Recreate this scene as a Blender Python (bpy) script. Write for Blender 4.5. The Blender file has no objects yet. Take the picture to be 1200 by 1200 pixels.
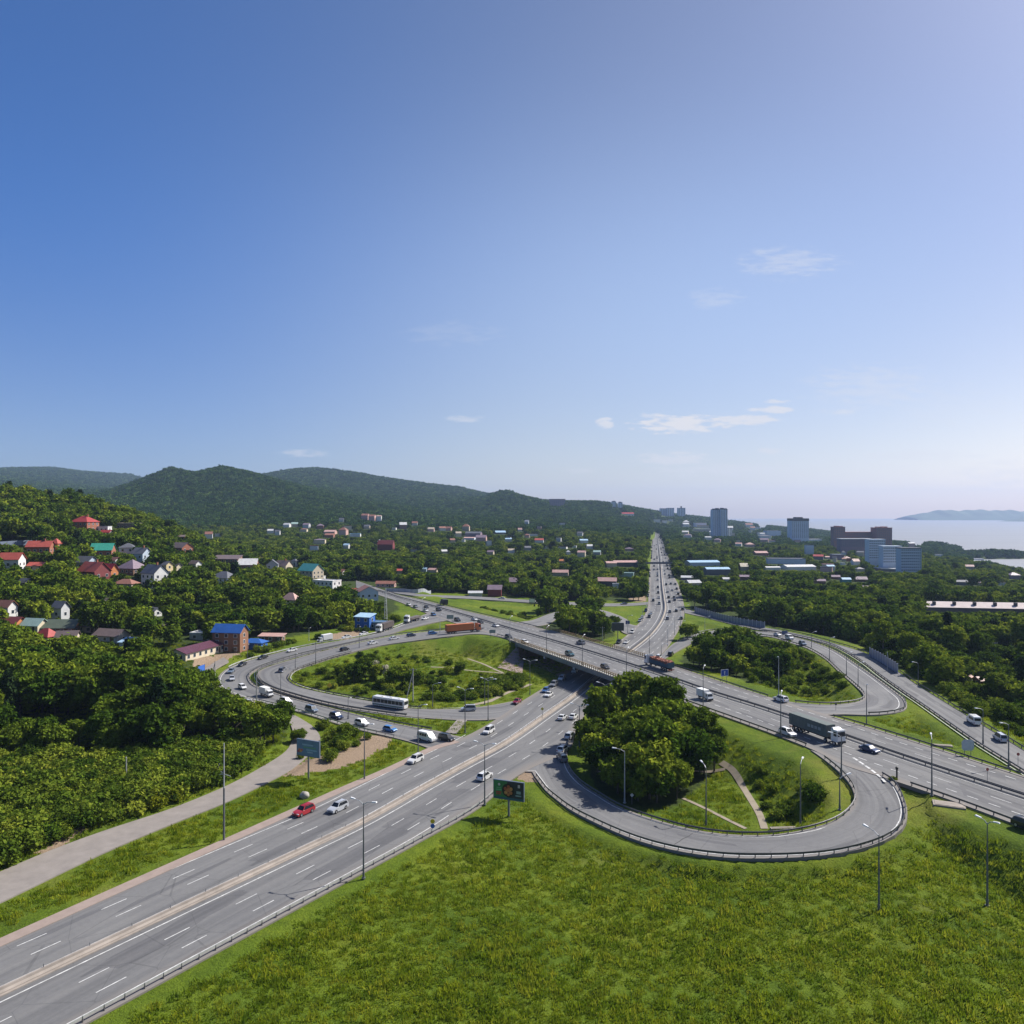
import bpy, bmesh, math, random
import numpy as np
from mathutils import Vector, Matrix
R = math.radians
rng = np.random.default_rng(7)
random.seed(7)
F = 930.0; CX = 600.0; CY = 600.0; H = 60.0
SC = bpy.context.scene
COL = SC.collection
# ------------------------------------------------------------------ camera
cam = bpy.data.cameras.new('camera'); cam.sensor_width = 36.0; cam.lens = 36.0*F/1200.0
cam.clip_start = 1.0; cam.clip_end = 40000.0
camo = bpy.data.objects.new('camera', cam); COL.objects.link(camo)
camo.location = (0, 0, H); camo.rotation_euler = (R(90), 0, 0)
SC.camera = camo
# ------------------------------------------------------------------ sun, sky, exposure
SUN_AZ = math.atan2(.89, .46); SUN_EL = R(44)
SC.view_settings.view_transform = 'Standard'; SC.view_settings.look = 'None'
SC.view_settings.gamma = 1.0; SC.view_settings.use_curve_mapping = False
SC.view_settings.exposure = 0.8
sl = bpy.data.lights.new('sun', 'SUN'); sl.energy = 4.2; sl.angle = R(0.5); sl.color = (1.0, .95, .87)
so = bpy.data.objects.new('sun', sl); COL.objects.link(so)
sd = Vector((math.sin(SUN_AZ)*math.cos(SUN_EL), math.cos(SUN_AZ)*math.cos(SUN_EL), math.sin(SUN_EL)))
so.rotation_euler = sd.to_track_quat('Z', 'Y').to_euler(); so.location = (200, 100, 300)
W = bpy.data.worlds.new('World'); SC.world = W; W.use_nodes = True
wn = W.node_tree.nodes; wl = W.node_tree.links; wn.clear()
def wnode(t, **k):
    n = wn.new(t)
    for a, b in k.items(): setattr(n, a, b)
    return n
def wmath(op, a, b=None, c=None, clamp=False):
    n = wn.new('ShaderNodeMath'); n.operation = op; n.use_clamp = clamp
    for i, v in enumerate((a, b, c)):
        if v is None: continue
        if isinstance(v, (int, float)): n.inputs[i].default_value = v
        else: wl.new(v, n.inputs[i])
    return n.outputs[0]
sky = wnode('ShaderNodeTexSky', sky_type='NISHITA', sun_disc=False, sun_elevation=SUN_EL, sun_rotation=SUN_AZ)
sky.altitude = 60; sky.air_density = 0.65; sky.dust_density = 1.1; sky.ozone_density = 2.6
tc = wnode('ShaderNodeTexCoord'); sep = wnode('ShaderNodeSeparateXYZ'); wl.new(tc.outputs['Generated'], sep.inputs[0])
gx, gy, gz = sep.outputs
ysafe = wmath('MAXIMUM', gy, 0.02)
cu = wmath('DIVIDE', gx, ysafe); cv = wmath('DIVIDE', gz, ysafe)
comb = wnode('ShaderNodeCombineXYZ'); wl.new(cu, comb.inputs[0]); wl.new(cv, comb.inputs[1])
mp = wnode('ShaderNodeMapping'); mp.inputs['Scale'].default_value = (34, 150, 1); wl.new(comb.outputs[0], mp.inputs[0])
nz = wnode('ShaderNodeTexNoise'); nz.inputs['Scale'].default_value = 1.0; nz.inputs['Detail'].default_value = 7; nz.inputs['Roughness'].default_value = .62
wl.new(mp.outputs[0], nz.inputs['Vector'])
# thin fair-weather clouds low over the coast: (px, py, half width, half height, density)
CLOUDS = [(797, 497, 60, 10, 1.0), (872, 491, 42, 6, .85), (908, 480, 26, 4, .8), (912, 471, 16, 3, .8), (709, 496, 10, 6, .8), (545, 491, 22, 4, .42),
          (790, 537, 44, 7, .62), (850, 551, 90, 7, .5), (903, 528, 16, 4, .6), (357, 531, 30, 4, .42), (680, 551, 18, 3, .4), (978, 483, 24, 3, .5),
          (925, 308, 60, 16, .32), (1020, 452, 80, 22, .3), (836, 350, 36, 10, .22), (1080, 534, 70, 5, .38), (1180, 556, 60, 16, .3), (530, 390, 60, 12, .1), (1120, 480, 90, 26, .12)]
tot = None
for (px, py, wx, wy, den) in CLOUDS:
    u0 = (px-CX)/F; v0 = (CY-py)/F
    du = wmath('DIVIDE', wmath('SUBTRACT', cu, u0), wx*1.15/F); dv = wmath('DIVIDE', wmath('SUBTRACT', cv, v0), wy*1.35/F)
    rr = wmath('ADD', wmath('MULTIPLY', du, du), wmath('MULTIPLY', dv, dv))
    m = wmath('SUBTRACT', 1.0, rr)                                     # 1 in the middle, 0 at the rim
    m = wmath('ADD', m, wmath('MULTIPLY', wmath('SUBTRACT', nz.outputs['Fac'], .5), 4.6))
    mr_ = wn.new('ShaderNodeMapRange'); mr_.interpolation_type = 'SMOOTHSTEP'; mr_.inputs[1].default_value = .1 if den > .6 else .0; mr_.inputs[2].default_value = .95 if den > .6 else 1.4; wl.new(m, mr_.inputs[0])
    edge = wmath('SUBTRACT', 1.7, rr, clamp=True)
    m = wmath('MULTIPLY', wmath('MULTIPLY', mr_.outputs[0], edge), den)
    tot = m if tot is None else wmath('MAXIMUM', tot, m)
tot = wmath('MULTIPLY', tot, wmath('GREATER_THAN', gy, 0.05))
# thin high veil that brightens the middle of the sky a little
vv = wmath('DIVIDE', wmath('SUBTRACT', cv, .24), .22); uu_ = wmath('DIVIDE', wmath('SUBTRACT', cu, .24), .44)
veil = wmath('MULTIPLY', wmath('POWER', 2.718, wmath('MULTIPLY', wmath('ADD', wmath('MULTIPLY', vv, vv), wmath('MULTIPLY', uu_, uu_)), -1.0)), wmath('GREATER_THAN', gy, .05))
def smooth(v, lo, hi):
    n = wn.new('ShaderNodeMapRange'); n.interpolation_type = 'SMOOTHSTEP'; n.inputs[1].default_value = lo; n.inputs[2].default_value = hi; wl.new(v, n.inputs[0]); return n.outputs[0]
def wmix(f, a, b):
    n = wn.new('ShaderNodeMix'); n.data_type = 'RGBA'; wl.new(f, n.inputs['Factor'])
    for k, v in (('A', a), ('B', b)):
        if isinstance(v, tuple): n.inputs[k].default_value = (*v, 1)
        else: wl.new(v, n.inputs[k])
    return n.outputs['Result']
ez = smooth(gz, .04, .36); ea = smooth(gx, -.55, .18); eb = smooth(gx, -.45, .10)       # height above the horizon; from the anti-solar side towards the sun
high = wmix(ea, (.52, .88, 1.32), (1.03, 1.01, 1.06)); low = wmix(eb, (.80, .85, 1.0), (1.30, 1.06, .86))
tint = wnode('ShaderNodeMix', data_type='RGBA', blend_type='MULTIPLY'); tint.inputs['Factor'].default_value = 1.0; wl.new(wmix(ez, low, high), tint.inputs['B'])
wl.new(sky.outputs[0], tint.inputs['A'])
hsv = wnode('ShaderNodeMix', data_type='RGBA'); hsv.inputs['B'].default_value = (4.1, 5.5, 8.2, 1); wl.new(wmath('MULTIPLY', veil, .42), hsv.inputs['Factor']); wl.new(tint.outputs['Result'], hsv.inputs['A'])
cm = wnode('ShaderNodeMix', data_type='RGBA'); cm.inputs['B'].default_value = (6.3, 6.3, 6.6, 1)
wl.new(tot, cm.inputs['Factor']); wl.new(hsv.outputs['Result'], cm.inputs['A'])
bg = wnode('ShaderNodeBackground'); bg.inputs['Strength'].default_value = 0.073; wl.new(cm.outputs['Result'], bg.inputs[0])
wo = wnode('ShaderNodeOutputWorld'); wl.new(bg.outputs[0], wo.inputs[0])
cy = SC.cycles
cy.max_bounces = 6; cy.diffuse_bounces = 2; cy.glossy_bounces = 2; cy.transmission_bounces = 3; cy.transparent_max_bounces = 8; cy.volume_bounces = 1
cy.use_adaptive_sampling = True; cy.adaptive_threshold = 0.008
cy.use_denoising = True
cy.caustics_reflective = False; cy.caustics_refractive = False

# ------------------------------------------------------------------ helpers
def tag(o, label=None, cat=None, group=None, kind=None):
    if label: o['label'] = label
    if cat: o['category'] = cat
    if group: o['group'] = group
    if kind: o['kind'] = kind
    return o
def empty(name, loc, rz=0.0):
    o = bpy.data.objects.new(name, None); COL.objects.link(o); o.location = loc; o.rotation_euler = (0, 0, rz); o.empty_display_size = .5
    return o
class MB:
    """collects polygons for one mesh"""
    def __init__(s): s.v = []; s.f = []; s.mi = []
    def add(s, verts, faces, mi=0):
        b = len(s.v); s.v.extend(verts)
        for f in faces: s.f.append([i+b for i in f]); s.mi.append(mi)
        return s
    def box(s, x0, x1, y0, y1, z0, z1, mi=0, M=None):
        vs = [(x0, y0, z0), (x1, y0, z0), (x1, y1, z0), (x0, y1, z0), (x0, y0, z1), (x1, y0, z1), (x1, y1, z1), (x0, y1, z1)]
        if M is not None: vs = [tuple(M @ Vector(v)) for v in vs]
        return s.add(vs, [(0, 3, 2, 1), (4, 5, 6, 7), (0, 1, 5, 4), (1, 2, 6, 5), (2, 3, 7, 6), (3, 0, 4, 7)], mi)
    def tube(s, pts, rad, n=8, mi=0, caps=True):
        pts = [Vector(p) for p in pts]; rad = rad if isinstance(rad, (list, tuple)) else [rad]*len(pts)
        vs = []; N = len(pts)
        for i, p in enumerate(pts):
            d = (pts[min(i+1, N-1)]-pts[max(i-1, 0)]).normalized()
            a = Vector((0, 0, 1)) if abs(d.z) < .9 else Vector((1, 0, 0))
            u = d.cross(a).normalized(); w = d.cross(u)
            for k in range(n):
                t = 2*math.pi*k/n; vs.append(tuple(p+(u*math.cos(t)+w*math.sin(t))*rad[i]))
        fs = []
        for i in range(N-1):
            for k in range(n):
                k2 = (k+1) % n; fs.append((i*n+k, i*n+k2, (i+1)*n+k2, (i+1)*n+k))
        if caps: fs.append(tuple(range(n-1, -1, -1))); fs.append(tuple((N-1)*n+k for k in range(n)))
        return s.add(vs, fs, mi)
    def mesh(s, name, mats, smooth=False):
        me = bpy.data.meshes.new(name); me.from_pydata([tuple(v) for v in s.v], [], s.f)
        mats = mats if isinstance(mats, (list, tuple)) else [mats]
        for m in mats: me.materials.append(m)
        if len(mats) > 1: me.polygons.foreach_set('material_index', s.mi)
        if smooth: me.polygons.foreach_set('use_smooth', [True]*len(s.f))
        me.update(); return me
    def build(s, name, mats, parent=None, loc=None, smooth=False):
        o = bpy.data.objects.new(name, s.mesh(name, mats, smooth)); COL.objects.link(o)
        if parent: o.parent = parent
        if loc: o.location = loc
        return o
def put(name, me, parent=None, loc=None, rz=0):
    o = bpy.data.objects.new(name, me); COL.objects.link(o)
    if parent: o.parent = parent
    if loc is not None: o.location = loc
    if rz: o.rotation_euler = (0, 0, rz)
    return o
# ------------------------------------------------------------------ materials
MATS = {}
def nodes_of(m):
    m.use_nodes = True; nt = m.node_tree; b = nt.nodes.get('Principled BSDF'); return nt, nt.nodes, nt.links, b
def mat(name, col, rough=.6, metal=0.0, var=.12, scale=1.5, spec=.4, bump=0.0, coord='Object', emit=None):
    """plain procedural surface: a colour broken up by two sizes of noise"""
    if name in MATS: return MATS[name]
    m = bpy.data.materials.new(name); nt, n, l, b = nodes_of(m)
    b.inputs['Roughness'].default_value = rough; b.inputs['Metallic'].default_value = metal; b.inputs['Specular IOR Level'].default_value = spec
    c = (*col, 1)
    t = n.new('ShaderNodeTexCoord'); z = n.new('ShaderNodeTexNoise'); z.inputs['Scale'].default_value = scale; z.inputs['Detail'].default_value = 5; z.inputs['Roughness'].default_value = .65
    if coord == 'World':
        g = n.new('ShaderNodeNewGeometry'); l.new(g.outputs['Position'], z.inputs['Vector'])
    else: l.new(t.outputs[coord], z.inputs['Vector'])
    r = n.new('ShaderNodeValToRGB'); r.color_ramp.elements[0].position = .3; r.color_ramp.elements[1].position = .7
    r.color_ramp.elements[0].color = (*[max(0, x*(1-var)) for x in col], 1); r.color_ramp.elements[1].color = (*[min(1, x*(1+var)) for x in col], 1)
    l.new(z.outputs['Fac'], r.inputs[0]); l.new(r.outputs[0], b.inputs['Base Color'])
    if bump:
        bp = n.new('ShaderNodeBump'); bp.inputs['Strength'].default_value = bump; bp.inputs['Distance'].default_value = .05
        l.new(z.outputs['Fac'], bp.inputs['Height']); l.new(bp.outputs[0], b.inputs['Normal'])
    if emit: b.inputs['Emission Color'].default_value = (*emit[0], 1); b.inputs['Emission Strength'].default_value = emit[1]
    MATS[name] = m; return m
def ramp(n, stops):
    r = n.new('ShaderNodeValToRGB'); e = r.color_ramp.elements
    while len(e) < len(stops): e.new(.5)
    for i, (p, c) in enumerate(stops): e[i].position = p; e[i].color = (*c, 1)
    return r
def noise_node(n, l, vec, scale, detail=5, rough=.6, stretch=None):
    z = n.new('ShaderNodeTexNoise'); z.inputs['Scale'].default_value = scale; z.inputs['Detail'].default_value = detail; z.inputs['Roughness'].default_value = rough
    if stretch:
        mpp = n.new('ShaderNodeMapping'); mpp.inputs['Scale'].default_value = stretch; l.new(vec, mpp.inputs[0]); l.new(mpp.outputs[0], z.inputs['Vector'])
    else: l.new(vec, z.inputs['Vector'])
    return z.outputs['Fac']
def mixc(n, l, fac, a, b, mode='MIX'):
    x = n.new('ShaderNodeMix'); x.data_type = 'RGBA'; x.blend_type = mode
    for s, v in (('Factor', fac), ('A', a), ('B', b)):
        if isinstance(v, (int, float)): x.inputs[s].default_value = v
        elif isinstance(v, tuple): x.inputs[s].default_value = (*v, 1)
        else: l.new(v, x.inputs[s])
    return x.outputs['Result']
def asphalt(name, base, warm=0.0):
    """worn asphalt: wheel tracks and dirt along the road (UV = across, along in metres), patches, fine grain"""
    m = bpy.data.materials.new(name); nt, n, l, b = nodes_of(m)
    g = n.new('ShaderNodeNewGeometry'); uv = n.new('ShaderNodeUVMap'); uv.uv_map = 'road'
    pos = g.outputs['Position']
    streak = noise_node(n, l, uv.outputs[0], 1.0, 5, .6, (.55, .012, 1))
    big = noise_node(n, l, pos, .045, 4, .6)
    fine = noise_node(n, l, pos, 1.3, 6, .75)
    c = ramp(n, [(.28, tuple(base*x for x in (.70, .70, .715))), (.5, tuple(base*x for x in (1.0, 1.0, 1.01))), (.74, tuple(base*x for x in (1.24, 1.22, 1.19)))])
    l.new(streak, c.inputs[0])
    c2 = ramp(n, [(.3, (.86, .86, .87)), (.7, (1.1, 1.09, 1.07))]); l.new(big, c2.inputs[0])
    c3 = ramp(n, [(.25, (.88, .88, .88)), (.75, (1.1, 1.1, 1.1))]); l.new(fine, c3.inputs[0])
    o = mixc(n, l, 1.0, mixc(n, l, 1.0, c.outputs[0], c2.outputs[0], 'MULTIPLY'), c3.outputs[0], 'MULTIPLY')
    # square resurfaced patches
    v = n.new('ShaderNodeTexVoronoi'); v.distance = 'CHEBYCHEV'; v.inputs['Scale'].default_value = 1.0
    mpp = n.new('ShaderNodeMapping'); mpp.inputs['Scale'].default_value = (.28, .045, 1); l.new(uv.outputs[0], mpp.inputs[0]); l.new(mpp.outputs[0], v.inputs['Vector'])
    sp = n.new('ShaderNodeSeparateColor'); l.new(v.outputs['Color'], sp.inputs[0])
    gt = n.new('ShaderNodeMath'); gt.operation = 'GREATER_THAN'; gt.inputs[1].default_value = .80; l.new(sp.outputs[0], gt.inputs[0])
    o = mixc(n, l, 1.0, o, mixc(n, l, gt.outputs[0], (1, 1, 1), (.78, .78, .80)), 'MULTIPLY')
    # hairline cracks across and along the carriageway
    vc = n.new('ShaderNodeTexVoronoi'); vc.feature = 'DISTANCE_TO_EDGE'; vc.inputs['Scale'].default_value = .11; l.new(pos, vc.inputs['Vector'])
    lt = n.new('ShaderNodeMath'); lt.operation = 'LESS_THAN'; lt.inputs[1].default_value = .006; l.new(vc.outputs['Distance'], lt.inputs[0])
    nm2 = n.new('ShaderNodeMath'); nm2.operation = 'MULTIPLY'; l.new(lt.outputs[0], nm2.inputs[0]); l.new(big, nm2.inputs[1])
    o = mixc(n, l, 1.0, o, mixc(n, l, nm2.outputs[0], (1, 1, 1), (.62, .62, .63)), 'MULTIPLY')
    if warm:   # sandy dust on the shoulders
        at_ = n.new('ShaderNodeAttribute'); at_.attribute_name = 'edge'
        o = mixc(n, l, at_.outputs['Fac'], o, (base*1.28, base*1.16, base*1.05))
    l.new(o, b.inputs['Base Color']); b.inputs['Roughness'].default_value = .8; b.inputs['Specular IOR Level'].default_value = .25
    return m
ASPH = .155
M_ASPH = asphalt('worn_asphalt', ASPH, 1.0)
M_ASPH2 = asphalt('ramp_asphalt', ASPH*1.06, 1.0)
M_LANE = mat('service_asphalt', (.23, .205, .185), .85, var=.14, scale=.35, coord='World')
M_PAINT = mat('road_paint', (.52, .52, .505), .6, var=.38, scale=1.1, coord='World')
M_KERB = mat('dusty_concrete', (.27, .235, .205), .85, var=.2, scale=.6, coord='World')
M_CONC = mat('grey_concrete', (.34, .34, .33), .8, var=.15, scale=.8, coord='World')
M_STEEL = mat('galvanised_rail', (.30, .30, .31), .5, .35, var=.2, scale=1.2, coord='World')
M_DKSTEEL = mat('weathered_rail', (.10, .10, .105), .55, .3, var=.2, scale=1.2, coord='World')
M_POLE = mat('grey_pole', (.17, .175, .19), .55, .2, var=.1, scale=2)
M_LAMPHEAD = mat('white_lamp_shell', (.7, .71, .72), .4, var=.05)
M_DIRT = mat('bare_soil', (.30, .215, .15), .95, var=.25, scale=.25, coord='World')

# ------------------------------------------------------------------ picture <-> place
def up(px, py, z):
    Y = (H-z)*F/(py-CY); return np.array(((px-CX)/F*Y, Y, z))
def proj(x, y, z):
    y = np.maximum(y, 1e-3); return CX+F*x/y, CY-F*(z-H)/y
def inpoly(px, py, poly):
    px = np.asarray(px, float); py = np.asarray(py, float); c = np.zeros(px.shape, bool); n = len(poly)
    for i in range(n):
        x0, y0 = poly[i]; x1, y1 = poly[(i+1) % n]
        if y0 == y1: continue
        c ^= ((y0 > py) != (y1 > py)) & (px < (x1-x0)*(py-y0)/(y1-y0)+x0)
    return c
def catmull(P, sub=8):
    P = np.array(P, float); n = len(P); out = []
    for i in range(n-1):
        p0 = P[max(i-1, 0)]; p1 = P[i]; p2 = P[i+1]; p3 = P[min(i+2, n-1)]
        for t in np.linspace(0, 1, sub, endpoint=False):
            # centripetal-ish tangents limited by the shorter neighbour keep the curve from looping
            d = np.linalg.norm(p2-p1)
            m1 = (p2-p0)/max(np.linalg.norm(p2-p0), 1e-6)*d; m2 = (p3-p1)/max(np.linalg.norm(p3-p1), 1e-6)*d
            a = 2*t**3-3*t**2+1; b = t**3-2*t**2+t; c = -2*t**3+3*t**2; e = t**3-t**2
            out.append(a*p1+b*m1+c*p2+e*m2)
    out.append(P[-1]); return np.array(out)
def resample(P, n):
    P = np.array(P, float); d = np.r_[0, np.cumsum(np.linalg.norm(np.diff(P[:, :2], axis=0), axis=1))]
    s = np.linspace(0, d[-1], n) if isinstance(n, int) else np.asarray(n)*d[-1]
    return np.stack([np.interp(s, d, P[:, k]) for k in range(3)], 1)
def length(P):
    P = np.array(P); return float(np.sum(np.linalg.norm(np.diff(P[:, :2], axis=0), axis=1)))
def offset(P, d):
    """shift a ground line sideways by d metres (positive = to its right)"""
    P = np.array(P, float); t = np.gradient(P[:, :2], axis=0); t /= np.maximum(np.linalg.norm(t, axis=1), 1e-6)[:, None]
    Q = P.copy(); Q[:, 0] += t[:, 1]*d; Q[:, 1] -= t[:, 0]*d; return Q
ROADS = {}
def road(name, L, Rr, step=3.0, ext0=None, ext1=None):
    Lw = [up(*p) for p in L]; Rw = [up(*p) for p in Rr]
    if ext0:      # carry the road on past the frame: metres at its start
        for E in (Lw, Rw):
            d = E[0]-E[1]; d[2] = 0; E.insert(0, E[0]+d/np.linalg.norm(d)*ext0)
    if ext1:
        for E in (Lw, Rw):
            d = E[-1]-E[-2]; d[2] = 0; E.append(E[-1]+d/np.linalg.norm(d)*ext1)
    Lc = catmull(Lw); Rc = catmull(Rw); n = max(8, int(max(length(Lc), length(Rc))/step))
    if name == 'main_highway':   # denser near the junction than kilometres away
        t = np.linspace(0, 1, 420)**1.9
    else: t = n
    ROADS[name] = dict(L=resample(Lc, t), R=resample(Rc, t)); return ROADS[name]
ZB = 7.0
road('main_highway',
     [(225, 1000, 0), (340, 949, 0), (408, 919, 0), (447, 902.5, 0), (477, 888.5, 0), (502, 876.5, 0), (543, 864, 0), (585, 840.6, 0), (610, 823, 0), (629, 811, 0), (644, 802, 0),
      (680, 780, 0), (717.5, 757.5, 0), (735, 744, 0), (746, 733, 0), (752.5, 726, 0), (757, 717, 0), (759.5, 708, 0), (759.5, 695, 0), (760, 685, 0), (761, 670, 0), (762.2, 660, 0), (763, 642, 0), (765, 631, 0), (767, 623.5, 0)],
     [(445, 1012, 0), (490, 987.5, 0), (560, 947.5, 0), (600, 913.5, 0), (625, 899, 0), (665, 880, 0), (677, 851, 0), (697, 824, 0), (722, 808, 0),
      (752, 787, 0), (778, 764, 0), (790, 747, 0), (797, 735, 0), (801, 724, 0), (802, 713, 0), (799, 697.5, 0), (794, 683, 0), (788, 672.5, 0), (785.5, 659, 0), (780, 644, 0), (777, 631, 0), (774, 623.5, 0)], ext0=90)
road('overpass',
     [(440, 688, ZB), (465, 696.5, ZB), (500, 704, ZB), (525, 710.6, ZB), (575, 722.5, ZB), (597, 727.5, ZB), (645, 739, ZB), (682, 749, ZB), (715, 758.5, ZB), (751, 769.5, ZB), (794, 782, ZB), (842, 797.5, ZB),
      (905, 818, ZB), (972, 838.5, ZB), (1025, 854, ZB), (1114.6, 882, ZB), (1200, 909.5, ZB)],
     [(446, 698, ZB), (467, 705, ZB), (501, 719, ZB), (545, 734, ZB), (580, 744, ZB), (606, 752.5, ZB), (650, 766, ZB), (690, 780.5, ZB), (752, 804, ZB), (811, 826, ZB), (900, 858, ZB), (950, 877.5, ZB), (990, 897, ZB), (1045, 914, ZB), (1095, 931, ZB), (1150, 951, ZB), (1200, 970, ZB)], ext0=60, ext1=110)
road('inner_loop_ramp',   # overpass -> round the left island -> highway; L = outer edge
     [(590, 741, ZB-.03), (545, 736, ZB-.03), (524, 738, 6.9), (467.5, 744, 6.2), (430, 751, 5.6), (380, 762.5, 4.6), (352.5, 770, 3.9), (321, 779, 3.2), (304, 786, 2.7), (302, 793, 2.3), (308, 801, 1.9), (328, 810, 1.4), (390, 826.5, .6), (460, 837.5, .15), (500, 841.5, -.02), (545, 844, -.04), (580, 843, -.04), (600, 838, -.05)],
     [(600, 750, ZB-.03), (562, 743, ZB-.03), (524, 746, 6.9), (480, 751.5, 6.2), (442.5, 757, 5.6), (390, 770, 4.6), (365, 778, 3.9), (346, 785, 3.2), (338, 791.5, 2.7), (337.5, 796, 2.3), (343, 801, 1.9), (355, 806, 1.4), (390, 814, .6), (440, 822.5, .15), (475, 829.5, -.02), (522, 831, -.04), (565, 828, -.04), (605, 821, -.05)])
road('outer_ramp',        # overpass -> outside of the loop -> highway; L = inner edge
     [(536, 728, ZB-.03), (524, 727, ZB-.03), (480, 736, 6.2), (460, 742, 5.6), (447.5, 746, 5.2), (390, 759, 4.2), (346, 769, 3.4), (320, 777, 2.8), (302.5, 783.5, 2.4), (293.5, 790, 2.1), (293, 796, 1.9), (299, 803, 1.6), (312, 808, 1.3), (335, 815.5, .9), (390, 830, .4), (460, 847, .1), (515, 857, -.03), (545, 864, -.05), (575, 862, -.05)],
     [(503, 718, ZB-.03), (492.5, 722, ZB-.03), (466, 734, 6.2), (440, 742.5, 5.6), (399, 750.5, 5.0), (371, 755, 4.2), (346, 760, 3.4), (315, 767.5, 2.8), (290, 774, 2.4), (271, 781, 2.1), (259, 789, 1.9), (254.5, 798, 1.6), (260, 807, 1.3), (284, 817, .9), (344, 832.5, .4), (410, 852.5, .1), (466, 865.5, -.03), (492, 873, -.05), (522, 885, -.05)])
road('near_loop_ramp',    # highway -> round the near right island -> overpass; L = inner edge
     [(668, 868, -.04), (665, 880, -.03), (666, 895, 0), (672.5, 907.5, .1), (685, 920, .3), (704, 932, .6), (730, 947, 1.0), (775, 962.5, 1.6), (812.5, 972, 2.1), (850, 977.5, 2.6), (900, 978.5, 3.4), (935, 974, 4.0), (962.5, 967.5, 4.5), (985, 957, 5.0), (999, 942, 5.5), (1001, 930, 6.0), (996, 919, 6.4), (985, 906, 6.8), (965, 889.5, ZB-.03), (950, 879, ZB-.04)],
     [(600, 914, -.04), (617, 903, -.03), (628, 912, 0), (639, 926, .1), (652, 937, .3), (666, 947.5, .6), (691, 961, 1.0), (740, 982.5, 1.6), (790, 996.5, 2.1), (850, 1005, 2.6), (910, 1006, 3.4), (965, 1003, 4.0), (1000, 997, 4.5), (1037, 985, 5.0), (1058, 970, 5.5), (1063.5, 952, 6.0), (1059, 934, 6.4), (1051, 920, 6.8), (1040, 911, ZB-.03), (1022, 903, ZB-.04)])
road('far_loop_ramp',     # highway -> behind the right island -> overpass; L = outer edge
     [(775, 768, -.04), (788, 755, -.02), (800, 749, .2), (812, 744, .5), (824, 740.5, .8), (847, 738, 1.3), (880, 739.5, 2.0), (905, 741, 2.5), (929, 746, 3.0), (955, 753, 3.6), (980, 763, 4.1), (1005, 779, 4.7), (1025, 792.5, 5.1), (1050, 811, 5.6), (1060, 819, 5.9), (1063, 826, 6.1), (1060, 832, 6.3), (1045, 836, 6.6), (1020, 838, 6.8), (990, 837, ZB-.03), (965, 838, ZB-.04)],
     [(768, 779, -.04), (784, 769, -.02), (803, 758, .2), (817, 750.5, .5), (830, 746.5, .8), (850, 744.5, 1.3), (880, 744.5, 2.0), (902, 746.2, 2.5), (925, 753, 3.0), (945, 759.5, 3.6), (966, 771.5, 4.1), (985, 789, 4.7), (998, 800, 5.1), (1009, 810, 5.6), (1012, 815, 5.9), (1011, 818.5, 6.1), (1007, 821, 6.3), (997, 823.5, 6.6), (970, 825.8, 6.8), (935, 823.5, ZB-.03), (908, 820, ZB-.04)])
road('far_outer_ramp',
     [(799, 717, -.05), (806, 719, 0), (830, 724, .5), (867, 733, 1.4), (892, 738.5, 2.0), (929, 744.5, 2.9), (950, 749, 3.4), (975, 756, 3.9), (992.5, 764.5, 4.3), (1012.5, 777, 4.8), (1030, 790.5, 5.2), (1050, 805, 5.6), (1080, 825.5, 6.0), (1100, 839.5, 6.2), (1135, 864, 6.5), (1153, 876, 6.6), (1200, 905, 6.8)],
     [(797, 710, -.05), (806, 714, 0), (830, 721, .5), (867, 730.5, 1.4), (897, 735.3, 2.0), (930, 741.5, 2.9), (950, 746, 3.4), (980, 754.5, 3.9), (1007, 762.5, 4.3), (1030, 772.5, 4.8), (1052, 786.5, 5.2), (1075, 802.5, 5.6), (1100, 818, 6.0), (1131, 837, 6.2), (1169, 860, 6.5), (1200, 879, 6.7), (1240, 902, 6.8)], ext1=70)
road('link_road',
     [(452, 690.5, ZB-.05), (478, 694.3, 6.9), (500, 696.8, 6), (540, 698.3, 4.4), (575, 700, 3), (612, 702.5, 1.9), (650, 704.6, 1), (705, 707, .2), (740, 706.6, 0), (764, 705, -.05)],
     [(456, 694, ZB-.05), (478, 697, 6.9), (500, 699.7, 6), (540, 701.2, 4.4), (575, 703, 3), (612, 705.6, 1.9), (650, 707.8, 1), (705, 710.4, .2), (740, 709.8, 0), (764, 708, -.05)])
road('hidden_loop_ramp',  # the fourth loop, mostly behind the clump of trees
     [(751, 728, -.05), (746, 733, -.02), (735, 726, .4), (721, 719.5, 1.3), (700, 714, 2.6), (672, 713, 4.2), (645, 719, 5.7), (622, 727, 6.8), (602, 729.5, ZB-.03)],
     [(742, 737, -.05), (734, 743, -.02), (726, 731.5, .4), (714, 723, 1.3), (698, 718, 2.6), (676, 717, 4.2), (656, 723, 5.7), (640, 732, 6.8), (618, 735, ZB-.03)])
road('service_road',
     [(-60, 1048, 0), (50, 1000, 0), (120, 974, 0), (200, 947.5, 0), (262.5, 922, 0), (300, 902.5, 0), (335, 880, .1), (343, 862.5, .3), (340, 848, .5), (331, 838, .7), (305, 829, .9), (275, 822, 1.0), (250, 812, 1.3), (236, 800, 2.0), (236, 788, 2.6), (248, 778, 3.2), (262, 770, 3.8)],
     [(20, 1048, 0), (120, 1000, 0), (200, 966, 0), (262.5, 941, 0), (312, 917.5, 0), (345, 899, 0), (375, 868, .1), (368, 852.5, .3), (356, 844, .5), (343, 837, .7), (312, 825, .9), (283, 817.8, 1.0), (259, 809, 1.3), (246, 798, 2.0), (245, 790, 2.6), (255, 781.5, 3.2), (268, 774.5, 3.8)], ext0=25)
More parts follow.
